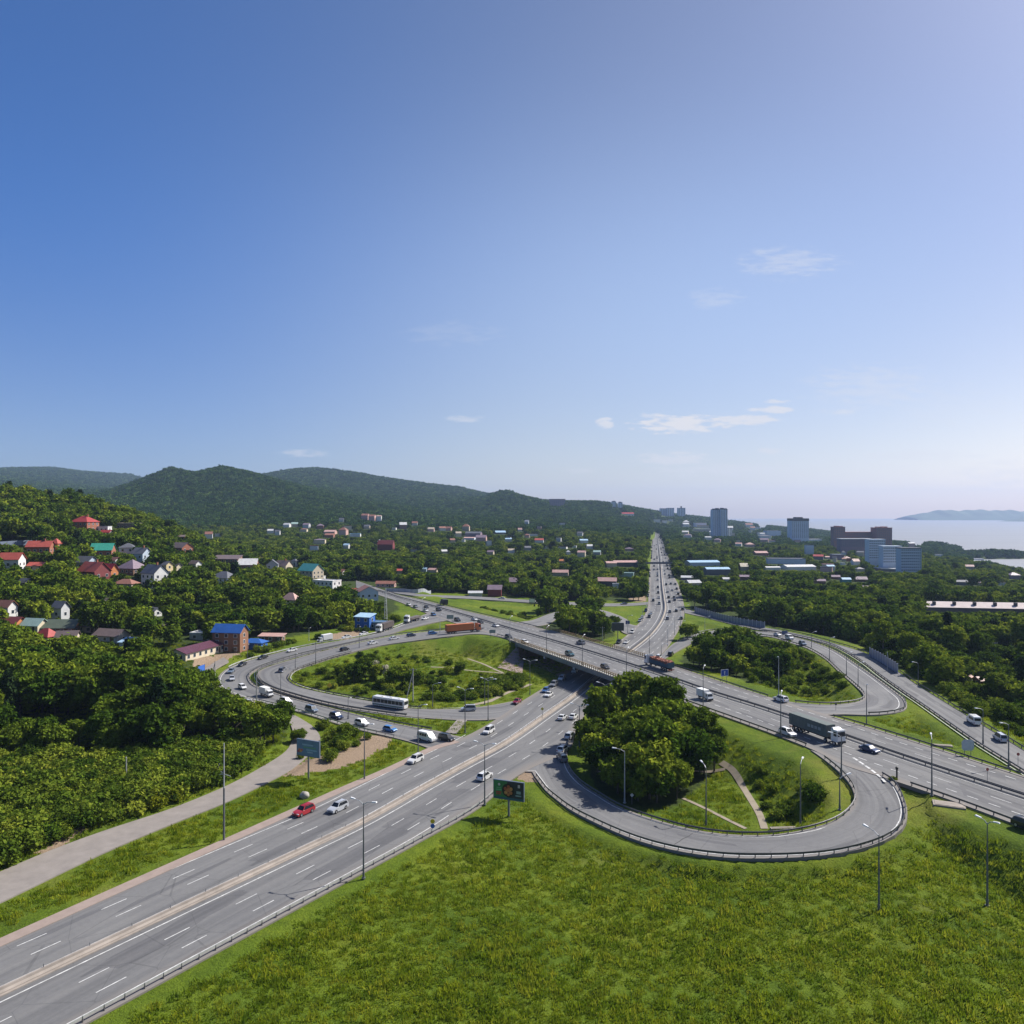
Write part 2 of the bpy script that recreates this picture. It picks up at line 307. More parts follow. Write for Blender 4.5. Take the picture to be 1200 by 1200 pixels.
for k, r in ROADS.items():
    r['c'] = (r['L']+r['R'])/2; r['hw'] = np.linalg.norm((r['L']-r['R'])[:, :2], axis=1)/2
ov = ROADS['overpass']
# bridge span along the overpass
def near_idx(P, x, y): return int(np.argmin((P[:, 0]-x)**2+(P[:, 1]-y)**2))
BR0 = near_idx(ov['c'], 11, 335); BR1 = near_idx(ov['c'], 46, 262)

# ------------------------------------------------------------------ terrain
TAB = {  # columns by direction (px of the photo): (distance ahead, ground height)
 -500: [(60, 0), (150, 4), (300, 20), (500, 60), (800, 95), (1500, 110), (2500, 150), (4500, 250), (6500, 330), (9000, 200), (14000, 100)],
 -250: [(60, 0), (150, 2), (260, 9), (400, 26), (550, 56), (700, 86), (900, 80), (1500, 100), (2500, 150), (4500, 250), (6500, 380), (9000, 200), (14000, 100)],
 0: [(60, 0), (150, .5), (220, 2), (300, 9), (400, 23), (500, 38), (600, 56), (720, 75), (900, 60), (1500, 80), (2500, 120), (4500, 250), (6500, 380), (9000, 200), (14000, 100)],
 60: [(6500, 405), (7500, 300), (720, 74)],
 95: [(60, 0), (150, .3), (220, 2), (300, 7), (400, 18), (500, 32), (600, 45), (720, 66), (850, 52), (1200, 45), (2500, 85), (4500, 200), (6500, 355)],
 150: [(220, 2), (300, 6), (400, 15), (500, 26), (600, 38), (710, 54), (850, 40), (1200, 35), (2600, 140), (6300, 345)],
 200: [(150, .3), (240, 3), (300, 5), (400, 12), (500, 21), (600, 30), (700, 42), (850, 24), (1500, 25), (2000, 85), (2550, 197), (3200, 120), (5000, 150), (6500, 250)],
 228: [(700, 32), (2500, 172), (2650, 176)],
 260: [(240, 2.5), (300, 4), (400, 8), (600, 14), (900, 14), (1500, 25), (2000, 90), (2500, 198), (3200, 130), (4500, 220), (6500, 200)],
 300: [(2500, 172), (240, 1.5)],
 340: [(300, 3), (400, 6), (500, 8), (800, 10), (1500, 30), (2000, 75), (2500, 140), (3200, 150), (4700, 295), (6500, 150)],
 375: [(4700, 305)],
 420: [(400, 5), (500, 6), (900, 10), (1500, 28), (2200, 74), (2700, 100), (3500, 150), (4700, 272), (6500, 150)],
 480: [(420, 4), (500, 4), (1000, 8), (1500, 25), (2200, 52), (2800, 72), (3500, 130), (4700, 222)],
 540: [(4700, 190), (3000, 95), (2200, 42)],
 560: [(400, .5), (500, 2), (1000, 8), (1600, 22), (2400, 46), (3000, 92), (4700, 160), (6500, 100)],
 592: [(3000, 134), (3600, 90)], 572: [(3000, 112)], 615: [(3000, 108)],
 640: [(430, .3), (500, 0), (1000, 8), (1500, 18), (2200, 36), (3000, 84), (4500, 100), (9000, 20), (14000, -60)],
 700: [(430, 0), (500, 0), (1000, 7), (1350, 14), (2200, 38), (3000, 86), (4500, 105)],
 730: [(1000, 4), (1500, 9), (3000, 70), (4500, 80)],
 770: [(150, 0), (400, 0), (700, 0), (1000, 0), (1500, 0), (2500, 0), (3000, 20), (4500, 40), (6500, -30), (9000, -80), (14000, -90)],
 830: [(350, 0), (500, -.5), (900, -2), (1500, -5), (2300, -8), (3300, 5), (5000, 5), (7000, -75)],
 950: [(170, 2), (230, 1), (300, 0), (400, -1), (700, -4), (1200, -10), (2100, -18), (3300, -25), (4700, -75), (14000, -90)],
 1050: [(150, 3), (250, 0), (400, -4), (700, -7), (1000, -12), (1700, -26), (2300, -38), (2800, -75)],
 1100: [(2250, -34), (2400, -64)],
 1140: [(150, 4), (300, -4), (600, -8), (900, -15), (1300, -28), (1700, -44), (1850, -62)],
 1200: [(100, 1), (130, 2), (200, 0), (350, -5), (600, -10), (900, -22), (1200, -38), (1360, -49), (1480, -60), (3000, -80), (14000, -90)],
 1500: [(60, 0), (200, -2), (400, -8), (700, -20), (1000, -40), (1150, -62), (2000, -80), (14000, -90)],
 1900: [(60, 0), (200, -4), (500, -20), (800, -60), (2000, -80), (14000, -90)],
}
pts = []; 
for px, col in TAB.items():
    for (d, z) in col: pts.append(((px-CX)/F*2.2, math.log(d), z))
pts = np.array(pts)
ze = pts[:, 2]
K = np.linalg.norm(pts[:, None, :2]-pts[None, :, :2], axis=2)
rw = np.linalg.solve(K+1e-6*np.eye(len(pts)), ze)
def nat(x, y):
    x = np.asarray(x, float); y = np.asarray(y, float)
    u = np.clip(x/np.maximum(np.abs(y), 1e-3)*np.where(y > 0, 1, 1), -1.6, 1.7); r = np.hypot(x, y)
    yy = np.where(y > 0.3*r, y, 0.5*r)
    u = np.where(y > .3*r, u, np.where(x > 0, 1.6, -1.5))
    v = np.log(np.clip(yy, 40, 15000)); out = np.zeros(x.shape)
    fl = out.ravel(); uu = (u*2.2).ravel(); vv = v.ravel()
    for a in range(0, fl.size, 20000):
        sl_ = slice(a, a+20000)
        D = np.sqrt((uu[sl_, None]-pts[None, :, 0])**2+(vv[sl_, None]-pts[None, :, 1])**2); fl[sl_] = D @ rw
    z = fl.reshape(x.shape)
    # the wooded spit that runs out into the bay
    p0 = np.array((1010., 1900.)); p1 = np.array((1225., 1930.)); d = p1-p0; t = np.clip(((x-p0[0])*d[0]+(y-p0[1])*d[1])/(d@d), 0, 1)
    dist = np.hypot(x-p0[0]-t*d[0], y-p0[1]-t*d[1]); z = np.maximum(z, -41-dist*.13)
    return z
AZ = np.concatenate([np.arange(-180, -48, 4.0), np.arange(-48, -39, 1.0), np.arange(-39, 39.01, .25), np.arange(40, 48, 1.0), np.arange(48, 180.1, 4.0)])
AZ = R(1)*AZ
RR = [6.0]
while RR[-1] < 13500:
    r_ = RR[-1]; RR.append(r_*(1.06 if r_ < 60 else 1.0085 if r_ < 620 else 1.013 if r_ < 2100 else 1.03))
RR = np.array(RR)
GA, GR = np.meshgrid(AZ, RR)
TX = GR*np.sin(GA); TY = GR*np.cos(GA)
TZ = nat(TX, TY)
nz_ = (np.sin(TX*.11+1.3*np.sin(TY*.07))+np.sin(TY*.13+1.7*np.sin(TX*.09)))*.25
TZ = TZ+nz_*np.clip((GR-60)/200, 0, 1)
DROAD = np.full(TX.shape, 1e9)
def road_near(r, x, y, skip=None):
    """nearest ribbon sample: distance beyond the edge, road height there"""
    c = r['c']; hw = r['hw']; keep = np.ones(len(c), bool)
    if skip: keep[skip[0]:skip[1]] = False
    c = c[keep]; hw = hw[keep]
    d = np.full(x.shape, 1e9); z = np.zeros(x.shape); fx = x.ravel(); fy = y.ravel(); fd = d.ravel(); fz = z.ravel()
    for a in range(0, fx.size, 8000):
        s = slice(a, a+8000)
        D = np.hypot(fx[s, None]-c[None, :, 0], fy[s, None]-c[None, :, 1])-hw[None, :]; i = np.argmin(D, axis=1)
        fd[s] = D[np.arange(D.shape[0]), i]; fz[s] = c[i, 2]
    return fd.reshape(x.shape), fz.reshape(x.shape)
def road_cap(r, x, y, skip=None):
    c = r['c']; hw = r['hw']; keep = np.ones(len(c), bool)
    if skip: keep[skip[0]:skip[1]] = False
    c = c[keep]; hw = hw[keep]; out = np.full(x.shape, 1e9)
    for a in range(0, len(x), 8000):
        s = slice(a, a+8000); D = np.hypot(x[s, None]-c[None, :, 0], y[s, None]-c[None, :, 1])-hw[None, :]; out[s] = np.where(D < 1.6, c[None, :, 2], 1e9).min(1)
    return out
ORDER = ['service_road', 'link_road', 'hidden_loop_ramp', 'far_outer_ramp', 'far_loop_ramp', 'outer_ramp', 'inner_loop_ramp', 'near_loop_ramp', 'overpass', 'main_highway']
near_sel = (GR < 760) & (np.abs(GA) < R(48))
far_sel = (GR >= 760) & (np.abs(GA) < R(30)) & (GR < 3000)
inside = []
for nm in ORDER:
    r = ROADS[nm]; sel = near_sel | far_sel if nm == 'main_highway' else near_sel
    d, z = road_near(r, TX[sel], TY[sel], (BR0-7, BR1+7) if nm == 'overpass' else None)
    DROAD[sel] = np.minimum(DROAD[sel], d)
    dd = np.maximum(0, d-1.0); cur = TZ[sel]
    TZ[sel] = np.clip(cur, z-.22-.56*dd, z-.22+.5*dd); inside.append((sel, d, road_cap(r, TX[sel], TY[sel], (BR0-7, BR1+7) if nm == 'overpass' else None)))
for sel, d, z in inside:
    cur = TZ[sel]; TZ[sel] = np.minimum(cur, z-.22)
under = inpoly(TX.ravel(), TY.ravel(), [(2.6, 322.0), (17.2, 356.5), (51.5, 282.5), (39.4, 237.5)]).reshape(TX.shape)     # the open ground beneath the bridge
TZ[under] = np.minimum(TZ[under], .12)
def G(x, y):
    x = np.asarray(x, float); y = np.asarray(y, float); a = np.arctan2(x, y); r = np.hypot(x, y)
    ia = np.clip(np.searchsorted(AZ, a)-1, 0, len(AZ)-2); ir = np.clip(np.searchsorted(RR, r)-1, 0, len(RR)-2)
    ta = np.clip((a-AZ[ia])/(AZ[ia+1]-AZ[ia]), 0, 1); tr = np.clip((r-RR[ir])/(RR[ir+1]-RR[ir]), 0, 1)
    return (TZ[ir, ia]*(1-tr)+TZ[ir+1, ia]*tr)*(1-ta)+(TZ[ir, ia+1]*(1-tr)+TZ[ir+1, ia+1]*tr)*ta
def DR(x, y):
    a = math.atan2(x, y); r = math.hypot(x, y)
    ia = min(max(int(np.searchsorted(AZ, a)), 0), len(AZ)-1); ir = min(max(int(np.searchsorted(RR, r)), 0), len(RR)-1); return DROAD[ir, ia]
YM = np.geomspace(40, 9000, 3000)
def at(px, py, Y=None):
    """ground point seen at a pixel of the photo (first hit), or the ground at depth Y along that column"""
    if Y is not None:
        x = (px-CX)/F*Y; return Vector((x, Y, float(G(x, Y))))
    x = (px-CX)/F*YM; zr = H-(py-CY)/F*YM; g = G(x, YM); h = np.nonzero(zr < g)[0]
    i = h[0] if len(h) else len(YM)-1
    return Vector((x[i], YM[i], g[i]))
# ================================================================== the land
PXg, PYg = proj(TX, TY, TZ); infront = TY > 20
DIRT = [[(330, 911), (345, 898), (361, 890), (378, 885), (395, 883), (410, 873), (427, 860), (445, 862), (462, 865), (452, 876), (430, 889), (395, 901), (357, 907)],
        [(100, 962), (120, 952), (98, 975), (60, 1000), (40, 1000)], [(386, 743), (420, 738), (428, 743), (402, 750), (388, 749)], [(225, 772), (262, 765), (285, 765), (262, 775), (235, 790), (226, 786)],
        [(603, 896), (620, 901), (632, 915), (624, 917), (606, 914)], [(738, 700), (757, 694), (757, 705), (738, 704)]]
WOOD = [[(-700, 885), (60, 885), (140, 892), (200, 885), (258, 862), (300, 880), (335, 868), (335, 842), (290, 828), (240, 812), (228, 795), (250, 765), (290, 760), (330, 748), (385, 738), (440, 727), (468, 714), (455, 692), (560, 695), (650, 703), (700, 704), (754, 704), (758, 660), (764, 618), (-700, 500)],
        [(810, 714), (850, 722), (900, 733), (950, 742), (1010, 757), (1060, 785), (1140, 830), (1210, 875), (1900, 900), (1900, 560), (774, 618), (788, 668)],
        [(690, 905), (700, 928), (745, 950), (795, 945), (838, 905), (852, 862), (800, 832), (740, 838), (700, 862)],
        [(622, 735), (640, 714), (690, 710), (716, 722), (722, 745), (700, 752), (660, 744)],
        [(796, 774), (815, 757), (850, 750), (900, 752), (935, 772), (925, 795), (905, 806), (870, 797), (830, 786), (800, 777)]]
dirt = np.zeros(TX.shape); wood = np.zeros(TX.shape)
for p in DIRT: dirt[infront & inpoly(PXg, PYg, p)] = 1
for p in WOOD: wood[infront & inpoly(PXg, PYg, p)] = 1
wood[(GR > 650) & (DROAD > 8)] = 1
dirt[under] = 1
na = len(AZ); nr = len(RR)
verts = np.stack([TX.ravel(), TY.ravel(), TZ.ravel()], 1)
idx = np.arange(na*nr).reshape(nr, na)
q = np.stack([idx[:-1, :-1].ravel(), idx[:-1, 1:].ravel(), idx[1:, 1:].ravel(), idx[1:, :-1].ravel()], 1)[:, ::-1]
me = bpy.data.meshes.new('ground'); me.from_pydata(verts.tolist(), [], q.tolist()+[list(idx[0, :-1])])
for nm, arr in (('dirt', dirt), ('wood', wood)):
    a = me.attributes.new(nm, 'FLOAT', 'POINT'); a.data.foreach_set('value', arr.ravel().astype(np.float32))
me.polygons.foreach_set('use_smooth', [True]*len(me.polygons))
gm = bpy.data.materials.new('meadow_ground'); nt, n, l, b = nodes_of(gm)
g = n.new('ShaderNodeNewGeometry'); pos = g.outputs['Position']
f1 = noise_node(n, l, pos, .05, 5, .62); f2 = noise_node(n, l, pos, .42, 6, .7); f3 = noise_node(n, l, pos, 2.3, 4, .75)
c1 = ramp(n, [(.28, (.058, .100, .010)), (.45, (.098, .148, .013)), (.6, (.135, .178, .016)), (.78, (.195, .205, .026))]); l.new(f1, c1.inputs[0])
c2 = ramp(n, [(.25, (.62, .68, .6)), (.5, (1, 1, 1)), (.76, (1.3, 1.22, 1.1))]); l.new(f2, c2.inputs[0])
c3 = ramp(n, [(.25, (.6, .64, .6)), (.7, (1.22, 1.2, 1.1))]); l.new(f3, c3.inputs[0])
grass = mixc(n, l, 1.0, mixc(n, l, 1.0, c1.outputs[0], c2.outputs[0], 'MULTIPLY'), c3.outputs[0], 'MULTIPLY')
dryn = noise_node(n, l, pos, .021, 5, .7); dr = ramp(n, [(.56, (0, 0, 0)), (.70, (.55, .55, .55))]); l.new(dryn, dr.inputs[0])
grass = mixc(n, l, dr.outputs[0], grass, (.215, .195, .05))
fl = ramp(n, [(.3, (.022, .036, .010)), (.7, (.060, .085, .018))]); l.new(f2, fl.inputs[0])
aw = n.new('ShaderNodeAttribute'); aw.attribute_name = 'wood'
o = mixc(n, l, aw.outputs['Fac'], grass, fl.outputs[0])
ad = n.new('ShaderNodeAttribute'); ad.attribute_name = 'dirt'
mm = n.new('ShaderNodeMath'); mm.operation = 'MULTIPLY_ADD'; l.new(f2, mm.inputs[0]); mm.inputs[1].default_value = 1.6; mm.inputs[2].default_value = -.8
m2 = n.new('ShaderNodeMath'); m2.operation = 'ADD'; l.new(ad.outputs['Fac'], m2.inputs[0]); l.new(mm.outputs[0], m2.inputs[1])
m3 = n.new('ShaderNodeMath'); m3.operation = 'MULTIPLY_ADD'; m3.use_clamp = True; l.new(m2.outputs[0], m3.inputs[0]); m3.inputs[1].default_value = 5; m3.inputs[2].default_value = -2.3
dc = ramp(n, [(.25, (.21, .15, .10)), (.75, (.37, .28, .20))]); l.new(f3, dc.inputs[0])
o = mixc(n, l, m3.outputs[0], o, dc.outputs[0]); l.new(o, b.inputs['Base Color'])
b.inputs['Roughness'].default_value = .95; b.inputs['Specular IOR Level'].default_value = .1
bp = n.new('ShaderNodeBump'); bp.inputs['Strength'].default_value = .9; bp.inputs['Distance'].default_value = .5
l.new(f3, bp.inputs['Height']); l.new(bp.outputs[0], b.inputs['Normal'])
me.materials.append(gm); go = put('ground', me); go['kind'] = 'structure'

# ------------------------------------------------------------------ sea and far island
sm_ = bpy.data.materials.new('sea_water'); nt, n, l, b = nodes_of(sm_)
g = n.new('ShaderNodeNewGeometry')
w1 = noise_node(n, l, g.outputs['Position'], .06, 6, .6); 
b.inputs['Base Color'].default_value = (.22, .23, .25, 1); b.inputs['Roughness'].default_value = .32; b.inputs['IOR'].default_value = 1.33
wb = noise_node(n, l, g.outputs['Position'], .0016, 5, .6, (1, 6, 1))
wr = n.new('ShaderNodeMapRange'); wr.inputs[1].default_value = .3; wr.inputs[2].default_value = .7; wr.inputs[3].default_value = .52; wr.inputs[4].default_value = .74; l.new(wb, wr.inputs[0]); l.new(wr.outputs[0], b.inputs['Roughness'])
bp = n.new('ShaderNodeBump'); bp.inputs['Strength'].default_value = 1.0; bp.inputs['Distance'].default_value = 2.0; l.new(w1, bp.inputs['Height']); l.new(bp.outputs[0], b.inputs['Normal'])
s = MB(); s.add([(-600, 700, -50), (13000, 700, -50), (13000, 13000, -50), (-600, 13000, -50)], [(0, 1, 2, 3)])
o = s.build('sea', sm_); o['kind'] = 'structure'
im = mat('island_scrub', (.05, .08, .04), .9, scale=.004, coord='World', var=.4)
def hillmesh(name, prof, Y, depth, base=-52):
    """a long island: crest heights along x, falling off to both shores"""
    xs = np.array([p[0] for p in prof]); zs = np.array([p[1] for p in prof]); X = np.linspace(xs[0], xs[-1], 90); Z = np.interp(X, xs, zs)
    Z = base+(Z-base)*(1+.06*np.sin(X*.013)+.05*np.sin(X*.031+1))
    mb = MB(); T = np.linspace(-1, 1, 15)
    vs = [(x, Y+t*depth*(.5+.5*min(1, (z-base)/80)), base+(z-base)*max(0, 1-abs(t)**1.6)) for x, z in zip(X, Z) for t in T]
    k = len(T); fs = [(i*k+j, (i+1)*k+j, (i+1)*k+j+1, i*k+j+1) for i in range(len(X)-1) for j in range(k-1)]
    mb.add(vs, fs); o = mb.build(name, im, smooth=True); o['kind'] = 'structure'; return o
ip = 11000.0
hillmesh('island_hills', [((x-CX)/F*ip, H-(y-CY)/F*ip) for x, y in [(1062, 606), (1072, 602.5), (1090, 599.8), (1110, 597.6), (1135, 598.2), (1160, 597.4), (1185, 598.6), (1215, 599.5), (1260, 602), (1300, 607)]], ip, 500)
ip = 9300.0
hillmesh('island_shore_hills', [((x-CX)/F*ip, H-(y-CY)/F*ip) for x, y in [(1172, 611), (1185, 609), (1196, 607.5), (1220, 606.5), (1250, 611)]], ip, 250)

# ------------------------------------------------------------------ haze (after the land it fills)
hz = MB(); hz.box(-14500, 14500, -14500, 14500, -96, 470)
hm = bpy.data.materials.new('pale_air'); hm.use_nodes = True; hn = hm.node_tree.nodes; hl = hm.node_tree.links; hn.clear()
pv = hn.new('ShaderNodeVolumePrincipled'); pv.inputs['Color'].default_value = (.46, .61, .92, 1); pv.inputs['Density'].default_value = HAZE = 5.6e-5
pv.inputs['Anisotropy'].default_value = .15
ho_ = hn.new('ShaderNodeOutputMaterial'); hl.new(pv.outputs[0], ho_.inputs['Volume'])
o = hz.build('haze', hm); o['kind'] = 'stuff'; o['label'] = 'pale blue summer haze over the hills and the bay'

# ================================================================== roads
def build_road(nm, m, lift=0.0, skip=None):
    r = ROADS[nm]; L = r['L']; Rr = r['R']; N = len(L); fr = [0, .04, .11, .35, .65, .89, .96, 1.0]; k = len(fr); mb = MB()
    s = np.r_[0, np.cumsum(np.linalg.norm(np.diff(r['c'][:, :2], axis=0), axis=1))]
    vs = []; uv = []; ed = []
    for i in range(N):
        for f in fr:
            p = L[i]*(1-f)+Rr[i]*f; vs.append((p[0], p[1], p[2]+lift)); uv.append((f*2*r['hw'][i], s[i])); ed.append(1.0 if f in (0, 1) else .75 if f in (.04, .96) else 0.0)
    top = len(vs)
    for i in range(N):
        for P in (L[i], Rr[i]):
            vs.append((P[0], P[1], P[2]-.7)); uv.append((0, s[i])); ed.append(1.0)
    fs = []
    for i in range(N-1):
        for j in range(k-1): fs.append((i*k+j, i*k+j+1, (i+1)*k+j+1, (i+1)*k+j))
        fs.append((top+2*i, i*k, (i+1)*k, top+2*i+2)); fs.append((i*k+k-1, top+2*i+1, top+2*i+3, (i+1)*k+k-1))
    mb.add(vs, fs); me = mb.mesh(nm, m)
    u = me.uv_layers.new(name='road'); u.data.foreach_set('uv', np.array([uv[lp.vertex_index] for lp in me.loops], np.float32).ravel())
    a = me.attributes.new('edge', 'FLOAT', 'POINT'); a.data.foreach_set('value', np.array(ed, np.float32))
    o = put(nm, me); o['kind'] = 'structure'; return o
ROBJ = {}
for i, nm in enumerate(ORDER):
    ROBJ[nm] = build_road(nm, M_LANE if nm == 'service_road' else M_ASPH if nm in ('main_highway', 'overpass') else M_ASPH2, lift=.004*i)
def strip(mb, P, w, z0=.02, s0=0, s1=None):
    """flat painted strip along ground line P between metres s0 and s1"""
    P = np.array(P); d = np.r_[0, np.cumsum(np.linalg.norm(np.diff(P[:, :2], axis=0), axis=1))]; s1 = d[-1] if s1 is None else min(s1, d[-1])
    ss = np.r_[s0, d[(d > s0+.05) & (d < s1-.05)], s1]; Q = np.stack([np.interp(ss, d, P[:, k]) for k in range(3)], 1)
    A = offset(Q, -w/2); B = offset(Q, w/2); n = len(Q); vs = [(p[0], p[1], p[2]+z0) for p in A]+[(p[0], p[1], p[2]+z0) for p in B]
    mb.add(vs, [(i, i+n, i+n+1, i+1) for i in range(n-1)])
def dashes(mb, P, w=.17, on=4, off=8, z0=.06, s0=0, s1=None):
    d = length(P); t = s0
    while t < (s1 or d)-on: strip(mb, P, w, z0, t, t+on); t += on+off
MED = catmull([up(x, y, 0) for x, y in [(350, 999.5), (426, 963), (490, 927), (540, 899.5), (590, 872.5), (637.5, 840), (675, 813.5), (708, 786), (738, 763), (761, 744.5), (772, 731), (777, 721), (779, 712.5), (778, 704), (776, 688), (774, 662.5), (771.5, 640), (770, 628), (769.8, 624)]])
d0 = MED[0]-MED[3]; MED = np.vstack([MED[0]+d0/np.linalg.norm(d0)*90, MED]); MEDL = length(MED)
MED = resample(MED, np.linspace(0, 1, 700)**1.8)
mk = MB()
LEND = 1300
for d_ in (-5.9, -9.7, 6.0, 9.9): dashes(mk, offset(MED, d_), s1=700)
strip(mk, offset(MED, 1.95), .22, .06, 0, 320); strip(mk, offset(MED, -1.5), .18, .06, 0, 320)
strip(mk, offset(MED, -13.0), .2, .06, 0, 166); strip(mk, offset(MED, 13.0), .18, .06, 0, 118)
for s_ in (1.5, -1.5): strip(mk, offset(MED, s_*1.4), .22, .06, 320, 1500)
rm = mk.build('lane_marking', M_PAINT, ROBJ['main_highway'])
OVM = catmull([up(x, y, ZB) for x, y in [(443, 692.5), (467, 700.5), (500, 709), (562.5, 727), (606, 740), (650, 752.5), (715, 772.3), (790, 797), (830, 811), (900, 833), (975, 859), (1050, 885.5), (1125, 910.5), (1200, 935)]])
d0 = OVM[-1]-OVM[-5]; OVM = np.vstack([OVM, OVM[-1]+d0/np.linalg.norm(d0)*110]); OVM = resample(OVM, 260); OVL = length(OVM)
mk = MB()
for d_ in (-4.9, 4.9): dashes(mk, offset(OVM, d_), .17, 4, 8, .06, 5)
for d_ in (-8.7, 8.7): dashes(mk, offset(OVM, d_), .22, 2.2, 2.0, .06, 150)
for d_ in (-1.3, 1.3): strip(mk, offset(OVM, d_), .14, .06)
mk.build('lane_marking', M_PAINT, ROBJ['overpass'])
def edge(nm, side, inset, a=0.0, b_=1.0):
    r = ROADS[nm]; P = offset(r[side], inset if side == 'L' else -inset); n = len(P); return P[int(a*n):max(int(b_*n), 2)]
for nm, side, a, b_ in (('near_loop_ramp', 'R', .05, .95), ('near_loop_ramp', 'L', .1, .9), ('far_loop_ramp', 'L', .3, .95), ('outer_ramp', 'R', .1, .85), ('inner_loop_ramp', 'L', .15, .9), ('inner_loop_ramp', 'R', .5, .95), ('far_outer_ramp', 'L', .1, 1)):
    mk = MB(); strip(mk, edge(nm, side, 1.0 if nm != 'far_loop_ramp' else 2.0, a, b_), .2, .055); mk.build('edge_line', M_PAINT, ROBJ[nm])
# broken white chevron line at the mouth of the near loop
mk = MB(); dashes(mk, catmull([up(x, y, ZB) for x, y in [(1000, 888), (1012, 896), (1022, 903), (1033, 912), (1038, 918)]]), .5, 2.0, .7, .05); mk.build('edge_line', M_PAINT, ROBJ['near_loop_ramp'])
# tar seams across the loop
tar = mat('tar_seam', (.05, .05, .05), .8, coord='World')
mk = MB()
for a_, b_ in (((700, 962, .8), (732, 947.5, 1.0)), ((790, 990, 2.0), (817, 974, 2.1)), ((903, 999, 3.3), (920, 979, 3.5))):
    A = up(*a_); B = up(*b_); strip(mk, np.linspace(A, B, 6)+np.array([[0, 0, 0], [.1, .1, 0], [-.1, .1, 0], [.1, 0, 0], [0, .1, 0], [0, 0, 0]]), .16, .06)
strip(mk, catmull([up(x, y, z) for x, y, z in [(980, 893, 6.9), (1005, 908, 6.6), (1030, 932, 6), (1034, 950, 5.5), (1025, 970, 5), (1000, 983, 4.5), (960, 990, 4), (910, 992, 3.4)]]), .12, .06)
mk.build('tar_seam', tar, ROBJ['near_loop_ramp'])

# ------------------------------------------------------------------ median kerb and concrete barrier of the highway
def prism(P, prof):
    """sweep a profile [(sideways, up)] along a ground line"""
    P = np.array(P); t = np.gradient(P[:, :2], axis=0); t /= np.maximum(np.linalg.norm(t, axis=1), 1e-6)[:, None]
    mb = MB(); k = len(prof); vs = [(p[0]+tt[1]*a, p[1]-tt[0]*a, p[2]+h) for p, tt in zip(P, t) for a, h in prof]; n = len(P)
    fs = [(i*k+j, i*k+(j+1) % k, (i+1)*k+(j+1) % k, (i+1)*k+j) for i in range(n-1) for j in range(k)]
    fs += [tuple(range(k))[::-1], tuple((n-1)*k+j for j in range(k))]
    return mb.add(vs, fs)
dm = np.r_[0, np.cumsum(np.linalg.norm(np.diff(MED[:, :2], axis=0), axis=1))]
def cut(P, a, b_, step):
    d = np.r_[0, np.cumsum(np.linalg.norm(np.diff(np.array(P)[:, :2], axis=0), axis=1))]; b_ = min(b_, d[-1]); ss = np.linspace(a, b_, max(3, int((b_-a)/step)))
    return np.stack([np.interp(ss, d, np.array(P)[:, k]) for k in range(3)], 1)
o = prism(cut(MED, 0, 250, 3), [(-.85, -.3), (-.85, .15), (.85, .15), (.85, -.3)]).build('median_kerb', M_KERB); o['kind'] = 'structure'
t = empty('concrete_barrier', tuple(MED[0])); tag(t, 'long dusty tan concrete barrier along the median of the main highway', 'barrier')
def child(t, o): o.parent = t; o.matrix_parent_inverse = Matrix.Translation(-Vector(t.location)); return o
bar = mat('dusty_barrier', (.28, .245, .215), .85, var=.25, scale=.25, coord='World')
child(t, prism(cut(MED, 0, 248, 3), [(-.42, .153), (-.42, .25), (-.2, .5), (-.16, .82), (.16, .82), (.2, .5), (.42, .25), (.42, .153)]).build('barrier_run', bar))
g = MB(); g.box(-.04, .04, -.04, .04, .8, 1.25); rp = g.mesh('reflector_post', M_POLE)
for k in range(40):
    c = cut(MED, 4+k*6.1, 4.1+k*6.1, .05)[0]; put('reflector_post', rp, t, Vector(c)-Vector(MED[0]))
t = empty('median_rail', tuple(cut(MED, 330, 340, 2)[0])); tag(t, 'thin dark steel rail along the middle of the straight distant highway', 'guardrail')
child(t, prism(cut(MED, 255, 2200, 14), [(-.25, .05), (-.25, 1.0), (.25, 1.0), (.25, .05)]).build('rail', M_DKSTEEL))
o = prism(cut(MED, 250, 900, 6), [(-.9, -.3), (-.9, .14), (.9, .14), (.9, -.3)]).build('median_kerb', mat('far_kerb', (.36, .32, .28), .85, coord='World')); o['kind'] = 'structure'
# kerb along the left pavement strip
pave = mat('brown_paving', (.275, .215, .185), .9, var=.12, scale=.5, coord='World')
kb = edge('main_highway', 'L', 0.0, 0, .55)
o = prism(cut(offset(kb, 1.25), 0, 170, 3), [(-1.15, -.3), (-1.15, .12), (1.15, .12), (1.15, -.3)]).build('pavement', pave); o['kind'] = 'structure'

# ------------------------------------------------------------------ steel guardrails
PN = MB(); PN.box(-.06, .06, -.08, .08, -.3, .78); POSTME = PN.mesh('post', M_DKSTEEL)
WBEAM = [(-.02, .46), (.07, .50), (.07, .57), (-.0, .62), (.07, .67), (.07, .74), (-.02, .80), (-.05, .80), (-.05, .46)]
def guardrail(P, label, side=1, gap=3.0, double=False, m=None, posts=100, group='steel guardrails along the roads'):
    P = np.array(P); t = empty('guardrail', tuple(P[0])); tag(t, label, 'guardrail', group)
    m = m or M_STEEL
    P = cut(P, 0, length(P), 1.5 if length(P) < 260 else 3)
    prof = [(a*side, h) for a, h in WBEAM]
    child(t, prism(P, prof if side > 0 else prof[::-1]).build('rail', m))
    if double: child(t, prism(offset(P, -.55), [(-a, h) for a, h in WBEAM][::-1]).build('rail', m))
    L_ = length(P); n = min(posts, int(L_/gap)); Q = cut(P, .3, L_-.3, (L_-.6)/max(n, 1))
    for q_ in Q:
        o = put('post', POSTME, None, (q_[0], q_[1], q_[2])); o.parent = t; o.location = Vector(q_)-Vector(P[0])
    return t
